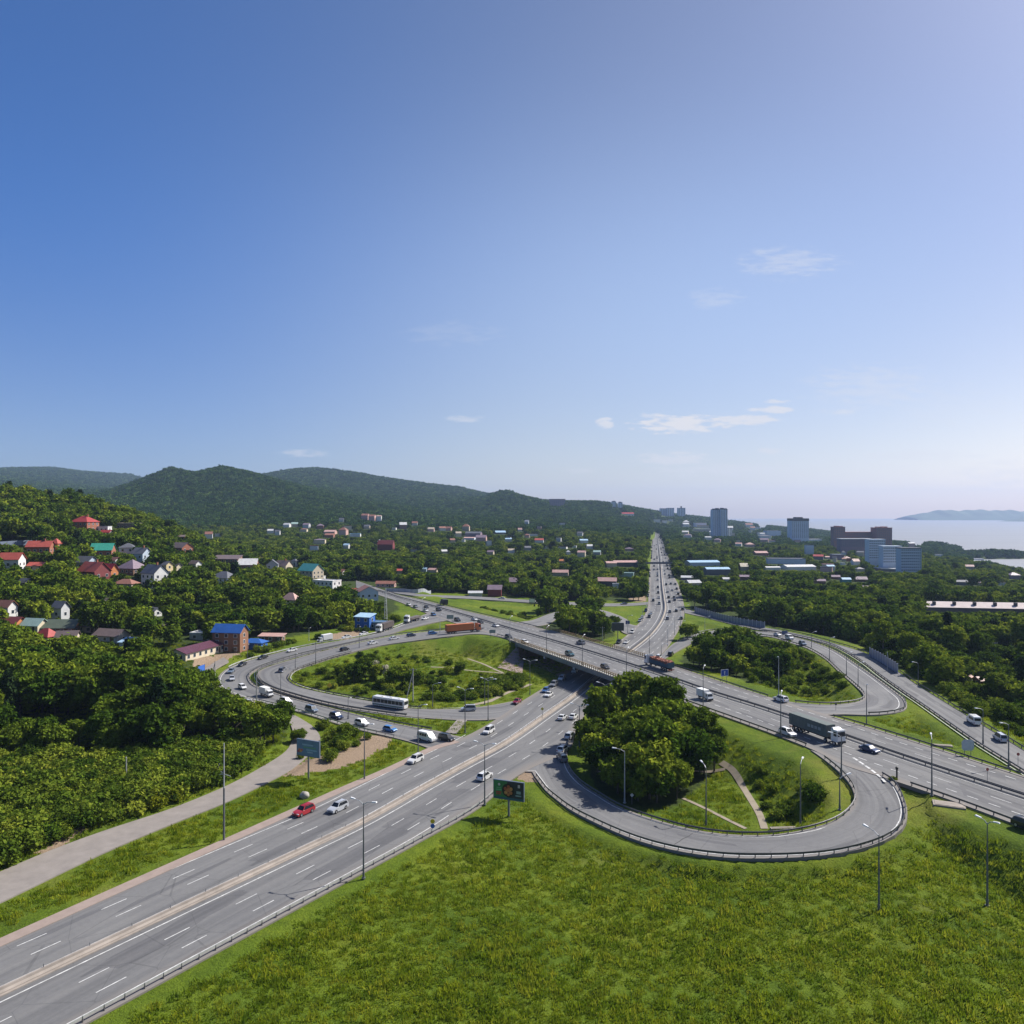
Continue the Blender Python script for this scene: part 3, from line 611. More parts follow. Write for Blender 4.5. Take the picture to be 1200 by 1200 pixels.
M_RAIL2 = mat('pale_rail', (.42, .42, .42), .5, .25, var=.18, scale=1, coord='World')
def e2(nm, side, out, a, b_): return edge(nm, side, -out, a, b_)
guardrail(e2('near_loop_ramp', 'R', -.3, .10, .985), 'dark steel guardrail round the outside of the curving ramp in front of the grove', -1, 2.5, m=M_DKSTEEL)
guardrail(e2('near_loop_ramp', 'L', -.3, .0, .97), 'dark steel guardrail round the inside of the curving ramp, skirting the grove', 1, 2.5, m=M_DKSTEEL)
guardrail([*OVM[:, :]+np.array([0, 0, .0])], 'long double steel guardrail down the middle of the overpass', 1, 5, True, m=M_DKSTEEL)
def part_of(P, x0, x1):
    P = np.array(P); px, _ = proj(P[:, 0], P[:, 1], P[:, 2]); return P[(px >= x0) & (px <= x1)]
EL = edge('overpass', 'L', .35); ER = edge('overpass', 'R', .35)
guardrail(part_of(ER, 760, 946), 'steel guardrail on the near edge of the overpass above the grove', -1, 3, m=M_DKSTEEL)
guardrail(part_of(ER, 1052, 1330), 'steel guardrail on the near edge of the overpass past the curving ramp mouth', -1, 3, m=M_DKSTEEL)
guardrail(part_of(EL, 452, 640), 'steel guardrail on the far edge of the overpass beside the meadow', 1, 4, m=M_DKSTEEL)
guardrail(part_of(EL, 770, 903), 'steel guardrail on the far edge of the overpass by the blue sign', 1, 3, m=M_DKSTEEL)
guardrail(part_of(EL, 976, 1330), 'steel guardrail on the far edge of the overpass before the grass wedge', 1, 3, m=M_DKSTEEL)
guardrail(part_of(ER, 582, 606), 'short steel guardrail on the overpass edge above the stone slope', -1, 3)
guardrail(e2('far_loop_ramp', 'L', -.3, .12, .96), 'steel guardrail round the outer edge of the hairpin ramp', 1, 3, m=M_DKSTEEL)
guardrail(e2('far_loop_ramp', 'R', -.3, .3, .98), 'steel guardrail round the inner edge of the hairpin ramp', -1, 3, m=M_DKSTEEL)
guardrail(e2('far_outer_ramp', 'R', -.3, .06, 1), 'steel guardrail on the wooded side of the long sloping ramp', -1, 4, m=M_DKSTEEL)
guardrail(e2('far_outer_ramp', 'L', -.3, .2, .99), 'steel guardrail on the grassy side of the long sloping ramp', 1, 4, m=M_DKSTEEL)
guardrail(e2('inner_loop_ramp', 'L', -.35, .06, .87), 'double steel guardrail between the two curving ramps, island side', 1, 3, True, m=M_DKSTEEL)
guardrail(e2('outer_ramp', 'L', -.3, .25, .93), 'steel guardrail between the two curving ramps, village side', 1, 3, m=M_DKSTEEL)
guardrail(e2('inner_loop_ramp', 'R', -.35, .38, .86), 'steel guardrail round the shrubby left island', -1, 3, m=M_DKSTEEL)
guardrail(e2('outer_ramp', 'R', -.3, .12, .52), 'pale steel guardrail on the village bend of the outer ramp', -1, 3, m=M_RAIL2)
guardrail(e2('outer_ramp', 'R', -.3, .68, .93), 'steel guardrail beside the bare soil patch', -1, 3, m=M_RAIL2)
guardrail(e2('main_highway', 'R', -.5, .0, .222), 'pale low guardrail with dark posts beside the green billboard', -1, 2.5, m=M_RAIL2)

# ------------------------------------------------------------------ the bridge
bt = empty('overpass_bridge', (11, 335, 0)); tag(bt, 'concrete road bridge on columns carrying the overpass above the main highway', 'bridge')
Lb = ov['L'][BR0-2:BR1+3]; Rb = ov['R'][BR0-2:BR1+3]
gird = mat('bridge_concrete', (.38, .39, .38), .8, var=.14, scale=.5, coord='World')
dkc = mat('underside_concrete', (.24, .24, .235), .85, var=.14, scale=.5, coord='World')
# skew: move both edge lines so that the ends run parallel with the highway
mdir = np.array((.42, .908, 0))
def skewpt(f, t):
    """t along the span 0..1, f across -1 near .. 1 far; ends parallel to the highway"""
    A = np.array((2.0, 323.5, ZB))*(1-t)+np.array((40.0, 239.5, ZB))*t      # near edge
    B = np.array((17.0, 355.0, ZB))*(1-t)+np.array((51.5, 281.0, ZB))*t     # far edge
    return A*(1-(f+1)/2)+B*(f+1)/2
def slab(mb, f0, f1, z0, z1, t0=0, t1=1):
    c = [skewpt(f0, t0), skewpt(f1, t0), skewpt(f1, t1), skewpt(f0, t1)]
    vs = [(p[0], p[1], z0) for p in c]+[(p[0], p[1], z1) for p in c]
    mb.add(vs, [(0, 1, 2, 3), (7, 6, 5, 4), (0, 4, 5, 1), (1, 5, 6, 2), (2, 6, 7, 3), (3, 7, 4, 0)])
g = MB(); slab(g, -1.03, 1.03, ZB-.75, ZB-.08); child(bt, g.build('deck_slab', gird))
for k in range(9):
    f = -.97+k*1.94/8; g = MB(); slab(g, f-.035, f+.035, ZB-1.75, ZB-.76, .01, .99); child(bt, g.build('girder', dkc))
g = MB(); slab(g, -1.06, -1.015, ZB-.95, ZB+.18); child(bt, g.build('parapet_kerb', mat('stained_kerb', (.24, .225, .20), .85, var=.2, scale=.5, coord='World')))
g = MB(); slab(g, 1.015, 1.06, ZB-.95, ZB+.18); child(bt, g.build('parapet_kerb', mat('stained_kerb', (.24, .225, .20), .85, var=.2, scale=.5, coord='World')))
for tpos in (.27, .52, .80):
    pr = MB(); slab(pr, -1.0, 1.0, ZB-2.6, ZB-1.76, tpos-.008, tpos+.008); po = child(bt, pr.build('pier', gird))
    for f in (-.82, -.28, .28, .82):
        p = skewpt(f, tpos); c = MB(); c.tube([(p[0], p[1], -.2), (p[0], p[1], ZB-2.6)], .62, 12); co = c.build('column', gird); child(bt, co); 
        co.parent = po; co.matrix_parent_inverse = Matrix.Translation(-Vector(bt.location))
for tpos, nm in ((-.008, 'abutment'), (1.008, 'abutment')):
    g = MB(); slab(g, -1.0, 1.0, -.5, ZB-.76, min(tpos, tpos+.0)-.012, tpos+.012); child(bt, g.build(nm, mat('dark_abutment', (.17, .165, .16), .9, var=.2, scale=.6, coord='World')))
rail_y = mat('ochre_railing', (.36, .25, .12), .6, var=.12, scale=2, coord='World')
def railing(f, t0, t1, label):
    A = skewpt(f, t0); Bq = skewpt(f, t1); t = empty('bridge_railing', tuple(A)); tag(t, label, 'railing', 'railings of the bridge')
    P = np.linspace(A, Bq, 40)
    for h in (.55, 1.15):
        child(t, prism(P, [(-.07, h+.14), (-.07, h+.30), (.07, h+.30), (.07, h+.14)]).build('rail', rail_y))
    pb = MB(); pb.box(-.13, .13, -.13, .13, .15, 1.42); pm = pb.mesh('baluster', rail_y)
    n = int(length(P)/1.35)
    for k in range(n+1):
        q_ = A*(1-k/n)+Bq*k/n; o = put('baluster', pm, t, Vector(q_)-Vector(A))
railing(-1.04, -.02, 1.0, 'ochre railing on the near side of the bridge')
railing(1.04, -.05, 1.05, 'ochre railing on the far side of the bridge')
# stone paved cone beside the left abutment
stone = bpy.data.materials.new('stone_pitching'); nt, n, l, b = nodes_of(stone)
tcx = n.new('ShaderNodeUVMap'); tcx.uv_map = 'road'; br = n.new('ShaderNodeTexBrick'); br.inputs['Scale'].default_value = 9; br.inputs['Mortar Size'].default_value = .035
br.inputs['Color1'].default_value = (.34, .245, .215, 1); br.inputs['Color2'].default_value = (.27, .20, .18, 1); br.inputs['Mortar'].default_value = (.16, .13, .12, 1); l.new(tcx.outputs[0], br.inputs[0]); l.new(br.outputs[0], b.inputs['Base Color']); b.inputs['Roughness'].default_value = .9
def patch(name, quad, m, dz=.1, n=14):
    vs = []; uv = []
    for i in range(n+1):
        for j in range(n+1):
            u = i/n; v = j/n; px = (quad[0][0]*(1-u)+quad[1][0]*u)*(1-v)+(quad[3][0]*(1-u)+quad[2][0]*u)*v; py = (quad[0][1]*(1-u)+quad[1][1]*u)*(1-v)+(quad[3][1]*(1-u)+quad[2][1]*u)*v
            p = at(px, py); vs.append((p.x, p.y, p.z+dz)); uv.append((u, v))
    mb = MB(); mb.add(vs, [(i*(n+1)+j, (i+1)*(n+1)+j, (i+1)*(n+1)+j+1, i*(n+1)+j+1) for i in range(n) for j in range(n)]); me = mb.mesh(name, m)
    ul = me.uv_layers.new(name='road'); ul.data.foreach_set('uv', np.array([uv[lp.vertex_index] for lp in me.loops], np.float32).ravel())
    return put(name, me)
o = patch('stone_slope', [(606, 759), (583, 783), (612, 791), (615, 764)], stone, .25); o['kind'] = 'structure'
# trodden paths
PATHS = []
path_m = mat('trodden_path', (.27, .23, .17), .95, var=.15, scale=.6, coord='World')
def path(pxs, w):
    P = catmull([tuple(at(x, y)) for x, y in pxs]); P = cut(P, 0, length(P), 1.2); P[:, 2] = G(P[:, 0], P[:, 1])
    PATHS.append((P, w))
    A = offset(P, -w/2); B = offset(P, w/2); n = len(P); vs = [(p[0], p[1], float(G(p[0], p[1]))+.09) for p in A]+[(p[0], p[1], float(G(p[0], p[1]))+.09) for p in B]
    mb = MB().add(vs, [(i, i+n, i+n+1, i+1) for i in range(n-1)]); o = mb.build('footpath', path_m); o['kind'] = 'structure'
path([(845, 894), (858, 903), (868, 918), (880, 938), (890, 955), (896, 972)], 1.35)
path([(800, 936), (825, 947), (850, 960), (874, 972)], .8)
path([(700, 905), (760, 905), (800, 903), (850, 902)], 1.0)
path([(545, 828), (575, 822), (595, 812), (612, 806), (622, 802)], 1.6)
path([(505, 782), (530, 783), (548, 786), (575, 788), (600, 791)], 1.0)
path([(548, 772), (565, 778), (580, 785), (592, 790)], 1.0)
patch('island_crossing', [(537, 843), (549, 843), (535, 861), (522, 859)], M_LANE, .2, 6)['kind'] = 'structure'
# ================================================================== buildings
GLASS = mat('window_glass', (.035, .045, .06), .12, var=.2, scale=.8, spec=.7)
FRAME = mat('white_frame', (.68, .68, .67), .5, var=.05)
DOORM = mat('brown_door', (.12, .07, .045), .6)
PAL = dict(white=(.66, .655, .64), cream=(.60, .52, .38), yellow=(.62, .50, .28), beige=(.48, .41, .31), brick=(.30, .115, .07), orange=(.52, .20, .075), brown=(.20, .12, .085), grey=(.36, .365, .37), pale_grey=(.50, .51, .52),
           pale_blue=(.46, .54, .64), blue=(.03, .12, .40), teal=(.07, .30, .30), green_teal=(.045, .30, .22), red=(.36, .05, .045), bright_red=(.42, .095, .07), dark_red=(.20, .05, .05), purple=(.10, .035, .055), slate=(.13, .135, .155), dark=(.06, .062, .07),
           pink=(.52, .33, .29), rust=(.30, .14, .10), light_blue=(.38, .55, .70), mauve=(.24, .18, .22), pale_green=(.33, .46, .42), dark_green=(.12, .15, .11), tile_brown=(.17, .13, .125), block_blue=(.54, .61, .70), block_red=(.34, .19, .17), wood=(.24, .12, .07))
def wallmat(c): return mat('wall_'+c, PAL[c], .85, var=.10, scale=.5, coord='World')
RC = {}
def roofmat(c):
    """sheet metal or tile: fine ribs down the slope and a little streaking"""
    if c in RC: return RC[c]
    m = bpy.data.materials.new('roof_'+c); nt, n, l, b = nodes_of(m); t = n.new('ShaderNodeTexCoord'); w = n.new('ShaderNodeTexWave'); w.inputs['Scale'].default_value = 1.1; w.inputs['Distortion'].default_value = .3; l.new(t.outputs['Object'], w.inputs[0])
    z = noise_node(n, l, t.outputs['Object'], .5, 5, .65); col = PAL[c]
    r = ramp(n, [(.25, tuple(x*.78 for x in col)), (.75, tuple(min(1, x*1.15) for x in col))]); l.new(z, r.inputs[0])
    r2 = ramp(n, [(0, (.84, .84, .84)), (.4, (1, 1, 1))]); l.new(w.outputs[0], r2.inputs[0])
    l.new(mixc(n, l, 1.0, r.outputs[0], r2.outputs[0], 'MULTIPLY'), b.inputs['Base Color']); b.inputs['Roughness'].default_value = .5; b.inputs['Specular IOR Level'].default_value = .3
    bp = n.new('ShaderNodeBump'); bp.inputs['Strength'].default_value = .5; bp.inputs['Distance'].default_value = .05; l.new(w.outputs[0], bp.inputs['Height']); l.new(bp.outputs[0], b.inputs['Normal'])
    RC[c] = m; return m
VIS = []      # what must stay in sight: (x0, x1, y0, y1, distance)
FOOT = []     # footprints: (x, y, radius)
def roof_mesh(kind, w, d, h, rh, ov=.5, rid=None):
    """w along x, d along y, eaves at h, ridge at h+rh; a closed slab with overhang"""
    g = MB(); x = w/2+ov; y = d/2+ov; t = .18; e = h-.12
    if kind == 'flat':
        g.box(-w/2-.1, w/2+.1, -d/2-.1, d/2+.1, h+.003, h+.25); g.box(-w/2-.1, w/2+.1, -d/2-.1, -d/2+.15, h+.25, h+.7); g.box(-w/2-.1, w/2+.1, d/2-.15, d/2+.1, h+.25, h+.7)
        g.box(-w/2-.1, -w/2+.15, -d/2+.15, d/2-.15, h+.25, h+.7); g.box(w/2-.15, w/2+.1, -d/2+.15, d/2-.15, h+.25, h+.7); return g
    if kind == 'shed':
        vs = [(-x, -y, e), (x, -y, e), (x, y, e+rh), (-x, y, e+rh)]; vs += [(a, b_, c+t) for a, b_, c in vs]
        return g.add(vs, [(0, 3, 2, 1), (4, 5, 6, 7), (0, 1, 5, 4), (1, 2, 6, 5), (2, 3, 7, 6), (3, 0, 4, 7)])
    r = x if kind == 'gable' else max(.3, x-y) if kind == 'hip' else .05
    vs = [(-x, -y, e), (x, -y, e), (x, y, e), (-x, y, e), (-r, 0, e+rh), (r, 0, e+rh)]
    vs += [(a, b_, c+t) for a, b_, c in vs]
    fs = [(0, 1, 5, 4), (1, 2, 5), (2, 3, 4, 5), (3, 0, 4)]
    if kind == 'gable': fs = [(0, 1, 5, 4), (2, 3, 4, 5)]
    top = [tuple(i+6 for i in f) for f in fs]; bot = [f[::-1] for f in fs]
    g.add(vs, top+bot+[(0, 6, 7, 1)[::-1], (2, 8, 9, 3)[::-1]]+([(1, 7, 11, 5)[::-1], (5, 11, 8, 2)[::-1], (3, 9, 10, 4)[::-1], (4, 10, 6, 0)[::-1]] if kind == 'gable' else [(1, 7, 8, 2)[::-1], (3, 9, 6, 0)[::-1]]))
    return g
def wall_mesh(kind, w, d, h, rh, base=-4):
    g = MB(); x = w/2; y = d/2
    g.box(-x, x, -y, y, base, h)
    if kind == 'gable':
        k = rh*(y/(y+.5))
        g.add([(-x, -y, h), (-x, y, h), (-x, 0, h+k-.12), (x, -y, h), (x, y, h), (x, 0, h+k-.12)], [(0, 2, 1), (3, 4, 5), (0, 3, 5, 2), (1, 2, 5, 4)])
    if kind == 'shed': g.add([(-x, -y, h), (x, -y, h), (x, y, h), (-x, y, h), (x, y, h+rh-.15), (-x, y, h+rh-.15)], [(0, 5, 3), (1, 2, 4), (2, 3, 5, 4)])
    return g
def window_part(t, c, u, w, h, frame=True):
    """window at c on a wall: u = unit vector along the wall; pane is a sub-part of the framed window"""
    c = Vector(c); u = Vector(u); nrm = Vector((u.y, -u.x, 0)); g = MB()
    def quadbox(g, hw, z0, z1, d0, d1, cx=0):
        vs = []
        for dd in (d0, d1):
            for a, z in ((-hw, z0), (hw, z0), (hw, z1), (-hw, z1)): p = c+u*(a+cx)+nrm*dd; vs.append((p.x, p.y, c.z+z))
        g.add(vs, [(3, 2, 1, 0), (4, 5, 6, 7), (0, 1, 5, 4), (1, 2, 6, 5), (2, 3, 7, 6), (3, 0, 4, 7)])
    quadbox(g, w/2+.12, -h/2-.12, h/2+.12, -.05, .05)
    f = g.build('window', FRAME, t); p = MB()
    quadbox(p, w/2 if not frame else w/2, -h/2, h/2, .03, .075); p.build('pane', GLASS, f)
    return f
def house(px, by, wpx, hpx, rpx, wall, roof, kind='gable', rot=0.0, label='', depth=.75, cat='house', wins=True, group=None, Y=None, vis=True, name='house', ridge_x=True, chimney=False, floors=None):
    p = at(px, by, Y); k = p.y/F; w = wpx*k*.92; h = max(2.4, hpx*k); rh = max(.4, rpx*k); d = max(4, w*depth)
    if Y is not None: p.z = H-(by-CY)/F*Y if abs(H-(by-CY)/F*Y-p.z) < 7 else p.z
    if not ridge_x: w, d = d, w
    c = Vector((p.x, p.y+d*.3, p.z+.0)); th = (-R(rot)-R(6)) if (px < 600 and p.y < 800) else R(rot)+math.atan2(-c.x, c.y)*.35
    t = empty(name, c, th); tag(t, label, cat, group)
    wall_mesh(kind, w, d, h, rh).build('wall', wallmat(wall), t)
    ro = roof_mesh(kind, w, d, h, rh, .55 if p.y < 700 else .35).build('roof', roofmat(roof), t)
    if chimney:
        g = MB(); g.box(w*.18-.4, w*.18+.4, -.4, .4, h+rh*.4, h+rh+1.1); g.box(w*.18-.5, w*.18+.5, -.5, .5, h+rh+1.1, h+rh+1.3); g.build('chimney', wallmat('brick'), ro)
    if wins and p.y < 800:
        nf = floors or max(1, int(h/2.9)); fh = h/nf
        for fl_ in range(nf):
            z = fl_*fh+fh*.55; nw = max(1, int(w/3.2)); ns = max(1, int(d/3.6))
            for i in range(nw): window_part(t, (-w/2+w*(i+.5)/nw, -d/2, z), (1, 0, 0), min(1.3, w/nw*.55), min(1.4, fh*.5))
            for sx in (1, -1):
                if (sx > 0) == (c.x < 0) or p.y < 420:
                    for i in range(ns): window_part(t, (sx*w/2, -d/2+d*(i+.5)/ns, z), (0, sx, 0), min(1.2, d/ns*.5), min(1.4, fh*.5))
        g = MB(); g.box(w*.25-.5, w*.25+.5, -d/2-.06, -d/2+.02, 0, 2.1); g.build('door', DOORM, t)
    FOOT.append((c.x, c.y, max(w, d)*.62+1.5))
    if vis and p.y > 700: VIS.append((px-wpx*.5-1.6, px+wpx*.5+1.6, by-hpx-rpx-.8, by-hpx*.1+.6, p.y))
    elif vis: VIS.append((px-wpx*.36, px+wpx*.36, by-hpx-rpx, by-hpx*(.3 if p.y < 330 else .55), p.y))
    return t
HV = 'houses of the hillside village'
# --- the hillside village, from the hilltop down to the junction
house(96, 623, 26, 11, 7, 'brick', 'red', 'hip', 8, 'brick villa with a bright red hipped roof alone high on the hillside', .8, group=HV, chimney=True)
house(118, 624, 22, 6, 1, 'white', 'pale_grey', 'flat', 0, 'low white outbuilding beside the red-roofed hilltop villa', .4, 'outbuilding', group=HV)
house(124, 628, 12, 3, 3, 'white', 'red', 'gable', 0, 'small red-roofed garage just below the white hilltop outbuilding', .6, 'garage', group=HV)
house(70, 623, 18, 4, 1, 'white', 'pale_grey', 'flat', 0, 'low white wall-like shed left of the hilltop villa', .25, 'shed', group=HV)
house(150, 622, 26, 8, 2, 'tile_brown', 'beige', 'flat', 0, 'brown unfinished house under the hilltop trees', .6, group=HV)
house(45, 650, 28, 9, 7, 'brick', 'bright_red', 'gable', -14, 'large brick mansion with a pinkish red roof below the blue fence', .6, group=HV, chimney=True)
house(64.5, 649, 10, 12, 6, 'orange', 'bright_red', 'pyramid', 0, 'orange turret with a pointed red roof beside the brick mansion', 1.0, 'tower', group=HV)
house(11, 668, 25, 12, 8, 'white', 'bright_red', 'gable', -10, 'white house with a bright red roof at the left edge of the village', .7, group=HV)
house(1, 652, 7, 12, 1, 'orange', 'rust', 'flat', 0, 'narrow orange tower house behind the white house with red roof', 1, 'tower', group=HV)
house(43, 668, 21, 3, 4, 'beige', 'bright_red', 'gable', -8, 'low house with a plain red roof half hidden among trees', .7, group=HV)
house(107, 680, 33, 10, 11, 'dark_red', 'bright_red', 'gable', 20, 'big red-roofed house with brown walls and a long roof', .7, group=HV, chimney=True)
house(128, 679, 11, 10, 8, 'orange', 'red', 'gable', 20, 'orange gabled wing on the right of the big red-roofed house', 1.4, group=HV, ridge_x=False)
house(98, 668, 25, 9, 7, 'pale_blue', 'slate', 'gable', 15, 'pale blue house with dark grey roof behind the big red roof', .7, group=HV)
house(118, 654, 25, 9, 8, 'brick', 'green_teal', 'gable', -18, 'brick house with a green-teal metal roof on the slope', .8, group=HV)
house(148, 655, 18, 13, 5, 'white', 'slate', 'hip', -18, 'tall white mansion with grey roofs beside the dark fir', .9, group=HV)
house(164, 664, 18, 15, 7, 'pale_blue', 'slate', 'gable', 12, 'blue-grey two storey house with a steep dark roof', .9, group=HV, chimney=True)
house(176, 650, 9, 3, 5, 'orange', 'rust', 'gable', 10, 'small rust-roofed house right of the blue-grey house', .8, group=HV)
house(152, 673, 28, 7, 10, 'brown', 'mauve', 'pyramid', 14, 'brown house under a wide mauve hipped roof', .9, group=HV)
house(179, 688, 26, 16, 10, 'white', 'slate', 'gable', 24, 'large white house with a grey gable roof in mid village', .8, group=HV, chimney=True)
house(195, 680, 8, 18, 4, 'yellow', 'slate', 'gable', 20, 'tall narrow yellow house behind the large white one', 1.3, group=HV)
house(184, 701, 17, 9, 1, 'pale_grey', 'slate', 'flat', 5, 'grey terrace building right below the large white house', .5, group=HV)
house(146, 690, 26, 6, 5, 'beige', 'rust', 'hip', 5, 'low house with a rust tiled roof left of the large white house', .6, group=HV)
house(211, 652, 22, 10, 6, 'brick', 'tile_brown', 'gable', 22, 'brick house with a brown roof and a sunlit orange end wall', .8, group=HV)
house(212, 634, 12, 5, 2, 'rust', 'tile_brown', 'shed', 0, 'low rusty barn up the slope behind the brick house', .6, 'barn', group=HV)
house(244, 631, 9, 5, 3, 'white', 'rust', 'gable', 10, 'tiny pinkish house at the top edge of the village trees', .8, group=HV)
house(255, 629, 7, 3, 1, 'white', 'white', 'flat', 0, 'tiny white flat-roofed hut at the top edge of the village', .8, 'hut', group=HV)
house(261, 689, 29, 12, 7, 'pale_blue', 'slate', 'hip', 18, 'wide pale blue house with a grey hipped roof', .7, group=HV)
house(265, 664, 34, 9, 4, 'brown', 'tile_brown', 'shed', 0, 'long dark brown building under tall trees', .4, group=HV)
house(289, 669, 23, 7, 7, 'brick', 'white', 'gable', -16, 'brick house with a shiny whitish roof', .8, group=HV)
house(298, 691, 13, 10, 2, 'pale_blue', 'slate', 'flat', 0, 'small square pale blue house with dark roof above the trees', .8, group=HV)
house(275, 692, 0.1+8, 8, 2, 'pink', 'rust', 'flat', 0, 'narrow pink annexe on the right of the wide blue house', .8, 'annexe', group=HV)
house(318, 671, 16, 9, 6, 'pale_grey', 'slate', 'gable', 70, 'grey gabled house, left half of a pair on the slope', .9, group=HV)
house(331, 670, 18, 7, 6, 'cream', 'tile_brown', 'gable', 15, 'cream house with a brown roof, right half of a pair', .8, group=HV, chimney=True)
house(363, 683, 25, 14, 8, 'beige', 'teal', 'gable', 24, 'beige house with a bright turquoise gable roof', .8, group=HV)
house(379, 678, 10, 3, 3, 'beige', 'teal', 'gable', 20, 'low turquoise-roofed porch of the beige house', .9, 'annexe', group=HV)
house(382, 698, 32, 17, 1, 'white', 'white', 'flat', 20, 'white flat-roofed building with three storeys by the ramp', .55, group=HV, floors=3)
house(375, 682, 10, 6, 1, 'white', 'white', 'flat', 20, 'white stair tower on top of the flat-roofed building', .8, 'annexe', group=HV)
house(408, 698, 18, 3, 4, 'white', 'bright_red', 'gable', 0, 'low house with a flat-looking bright red roof by the turquoise one', .6, group=HV)
house(429, 704, 26, 11, 6, 'pale_blue', 'rust', 'gable', 62, 'pale blue gabled house with a rust roof near the highway', .9, group=HV)
house(452, 688, 24, 3, 3, 'pink', 'rust', 'gable', 0, 'long low building with a dull pink roof behind the grey fence', .4, group=HV)
house(340, 712, 20, 9, 8, 'cream', 'pink', 'hip', 10, 'cream house with a faded pink roof sunk in the trees', .7, group=HV)
house(6, 724, 18, 12, 8, 'white', 'rust', 'gable', 10, 'white house with a rust roof at the left frame edge', .8, group=HV)
house(69, 728, 15, 15, 8, 'pale_grey', 'slate', 'gable', 10, 'tall pale grey house with a slate roof left of the dark fir', .9, group=HV)
house(38, 740, 26, 4, 8, 'cream', 'pale_green', 'gable', 8, 'long house with a pale green metal roof above the woods', .7, group=HV)
house(12, 737, 28, 4, 7, 'orange', 'dark_red', 'gable', 10, 'low house with a dark red roof left of the pale green one', .6, group=HV)
house(70, 743, 40, 4, 9, 'brown', 'dark_green', 'gable', -8, 'wide house under a dull dark green roof', .6, group=HV)
house(52, 753, 24, 3, 9, 'white', 'red', 'hip', 14, 'house with a crimson hipped roof at the edge of the woods', .7, group=HV)
house(77, 755, 24, 3, 8, 'beige', 'tile_brown', 'gable', -14, 'house with a brown roof and white verge right of the crimson one', .7, group=HV)
house(103, 741, 18, 4, 6, 'beige', 'tile_brown', 'gable', -20, 'brown-roofed cottage with white roof edges', .8, group=HV)
house(128, 752, 38, 5, 7, 'grey', 'tile_brown', 'gable', 12, 'wide grey-brown roofed house above the near woods', .6, group=HV)
house(150, 760, 20, 3, 4, 'pale_blue', 'light_blue', 'shed', 8, 'low shed with a pale blue roof at the woods edge', .7, 'shed', group=HV)
house(180, 742, 20, 3, 3, 'grey', 'tile_brown', 'shed', 0, 'low grey shed beside the tall dark firs', .6, 'shed', group=HV)
house(234, 735, 13, 5, 3, 'dark_red', 'dark_red', 'gable', 0, 'small dark red garden shed behind the blue-roofed building', .7, 'shed', group=HV)
house(236, 750, 26, 7, 2, 'grey', 'pale_grey', 'flat', 0, 'flat-roofed pale grey garage left of the blue-roofed building', .8, 'garage', group=HV)
house(231, 769, 90, 9, 5, 'cream', 'purple', 'gable', -81, 'long cream building with a dark purple roof beside the lane', .30, group=HV, vis=False, ridge_x=True)
VIS.append((204, 254, 746, 774, 312))
for (x, y, w, hh, rh, wc, rc, kd, ro, lb) in [
 (28, 690, 14, 7, 5, 'white', 'slate', 'gable', 20, 'small white house with slate roof below the low red-roofed house'), (84, 697, 13, 6, 4, 'cream', 'tile_brown', 'hip', 10, 'small cream house with brown hipped roof under the big red-roofed house'),
 (134, 664, 10, 7, 4, 'white', 'rust', 'gable', 20, 'narrow white house with rust roof just right of the pale blue one'), (206, 672, 11, 8, 4, 'cream', 'slate', 'gable', 24, 'cream house with slate roof between the yellow and the brick houses'),
 (228, 668, 12, 7, 4, 'white', 'tile_brown', 'gable', 20, 'white house with brown roof right of the brick house'), (238, 690, 13, 8, 4, 'white', 'rust', 'gable', 24, 'white house with rust roof left of the wide pale blue house'),
 (304, 662, 9, 6, 3, 'white', 'rust', 'gable', 20, 'little white house with rust roof right of the whitish-roofed one'), (345, 664, 9, 6, 3, 'white', 'slate', 'hip', 20, 'little white house with slate hipped roof left of the turquoise roof'),
 (310, 706, 13, 7, 4, 'cream', 'slate', 'gable', 24, 'cream house with slate roof left of the faded pink roof'), (120, 712, 14, 7, 4, 'white', 'tile_brown', 'gable', 22, 'white house with brown roof sunk in trees below the mauve-roofed house'),
 (250, 722, 13, 6, 4, 'beige', 'rust', 'gable', 22, 'beige house with rust roof in the trees above the blue-roofed building'), (180, 722, 13, 6, 4, 'white', 'slate', 'gable', 22, 'white house with slate roof in the trees below the grey terrace'),
 (400, 676, 10, 6, 3, 'white', 'rust', 'gable', 24, 'white house with rust roof right of the turquoise one'), (290, 717, 12, 6, 4, 'pale_grey', 'tile_brown', 'gable', 20, 'pale grey house with brown roof behind the blue garage')]:
    house(x, y, w, hh, rh, wc, rc, kd, ro, lb, .8, group=HV)
house(268, 764, 38, 23, 9, 'wood', 'blue', 'gable', 4, 'three storey brown building with a bright blue roof by the ramp', .55, group=HV, floors=3)
house(297, 761, 27, 8, 4, 'blue', 'blue', 'hip', 6, 'blue garage with a blue tarpaulin roof next to the ramp bend', .6, 'garage', group=HV)
house(318, 752, 30, 5, 2, 'brown', 'pink', 'shed', 0, 'low brown sheds with faded pink roof behind the blue garage', .4, 'shed', group=HV)
house(427, 738, 21, 15, 3, 'blue', 'light_blue', 'shed', 14, 'boxy blue roadside shop with a sloping roof', .7, 'shop', group=HV)
house(443, 738, 22, 8, 1.5, 'slate', 'light_blue', 'flat', 14, 'blue canopy attached to the blue roadside shop', .5, 'canopy', group=HV)
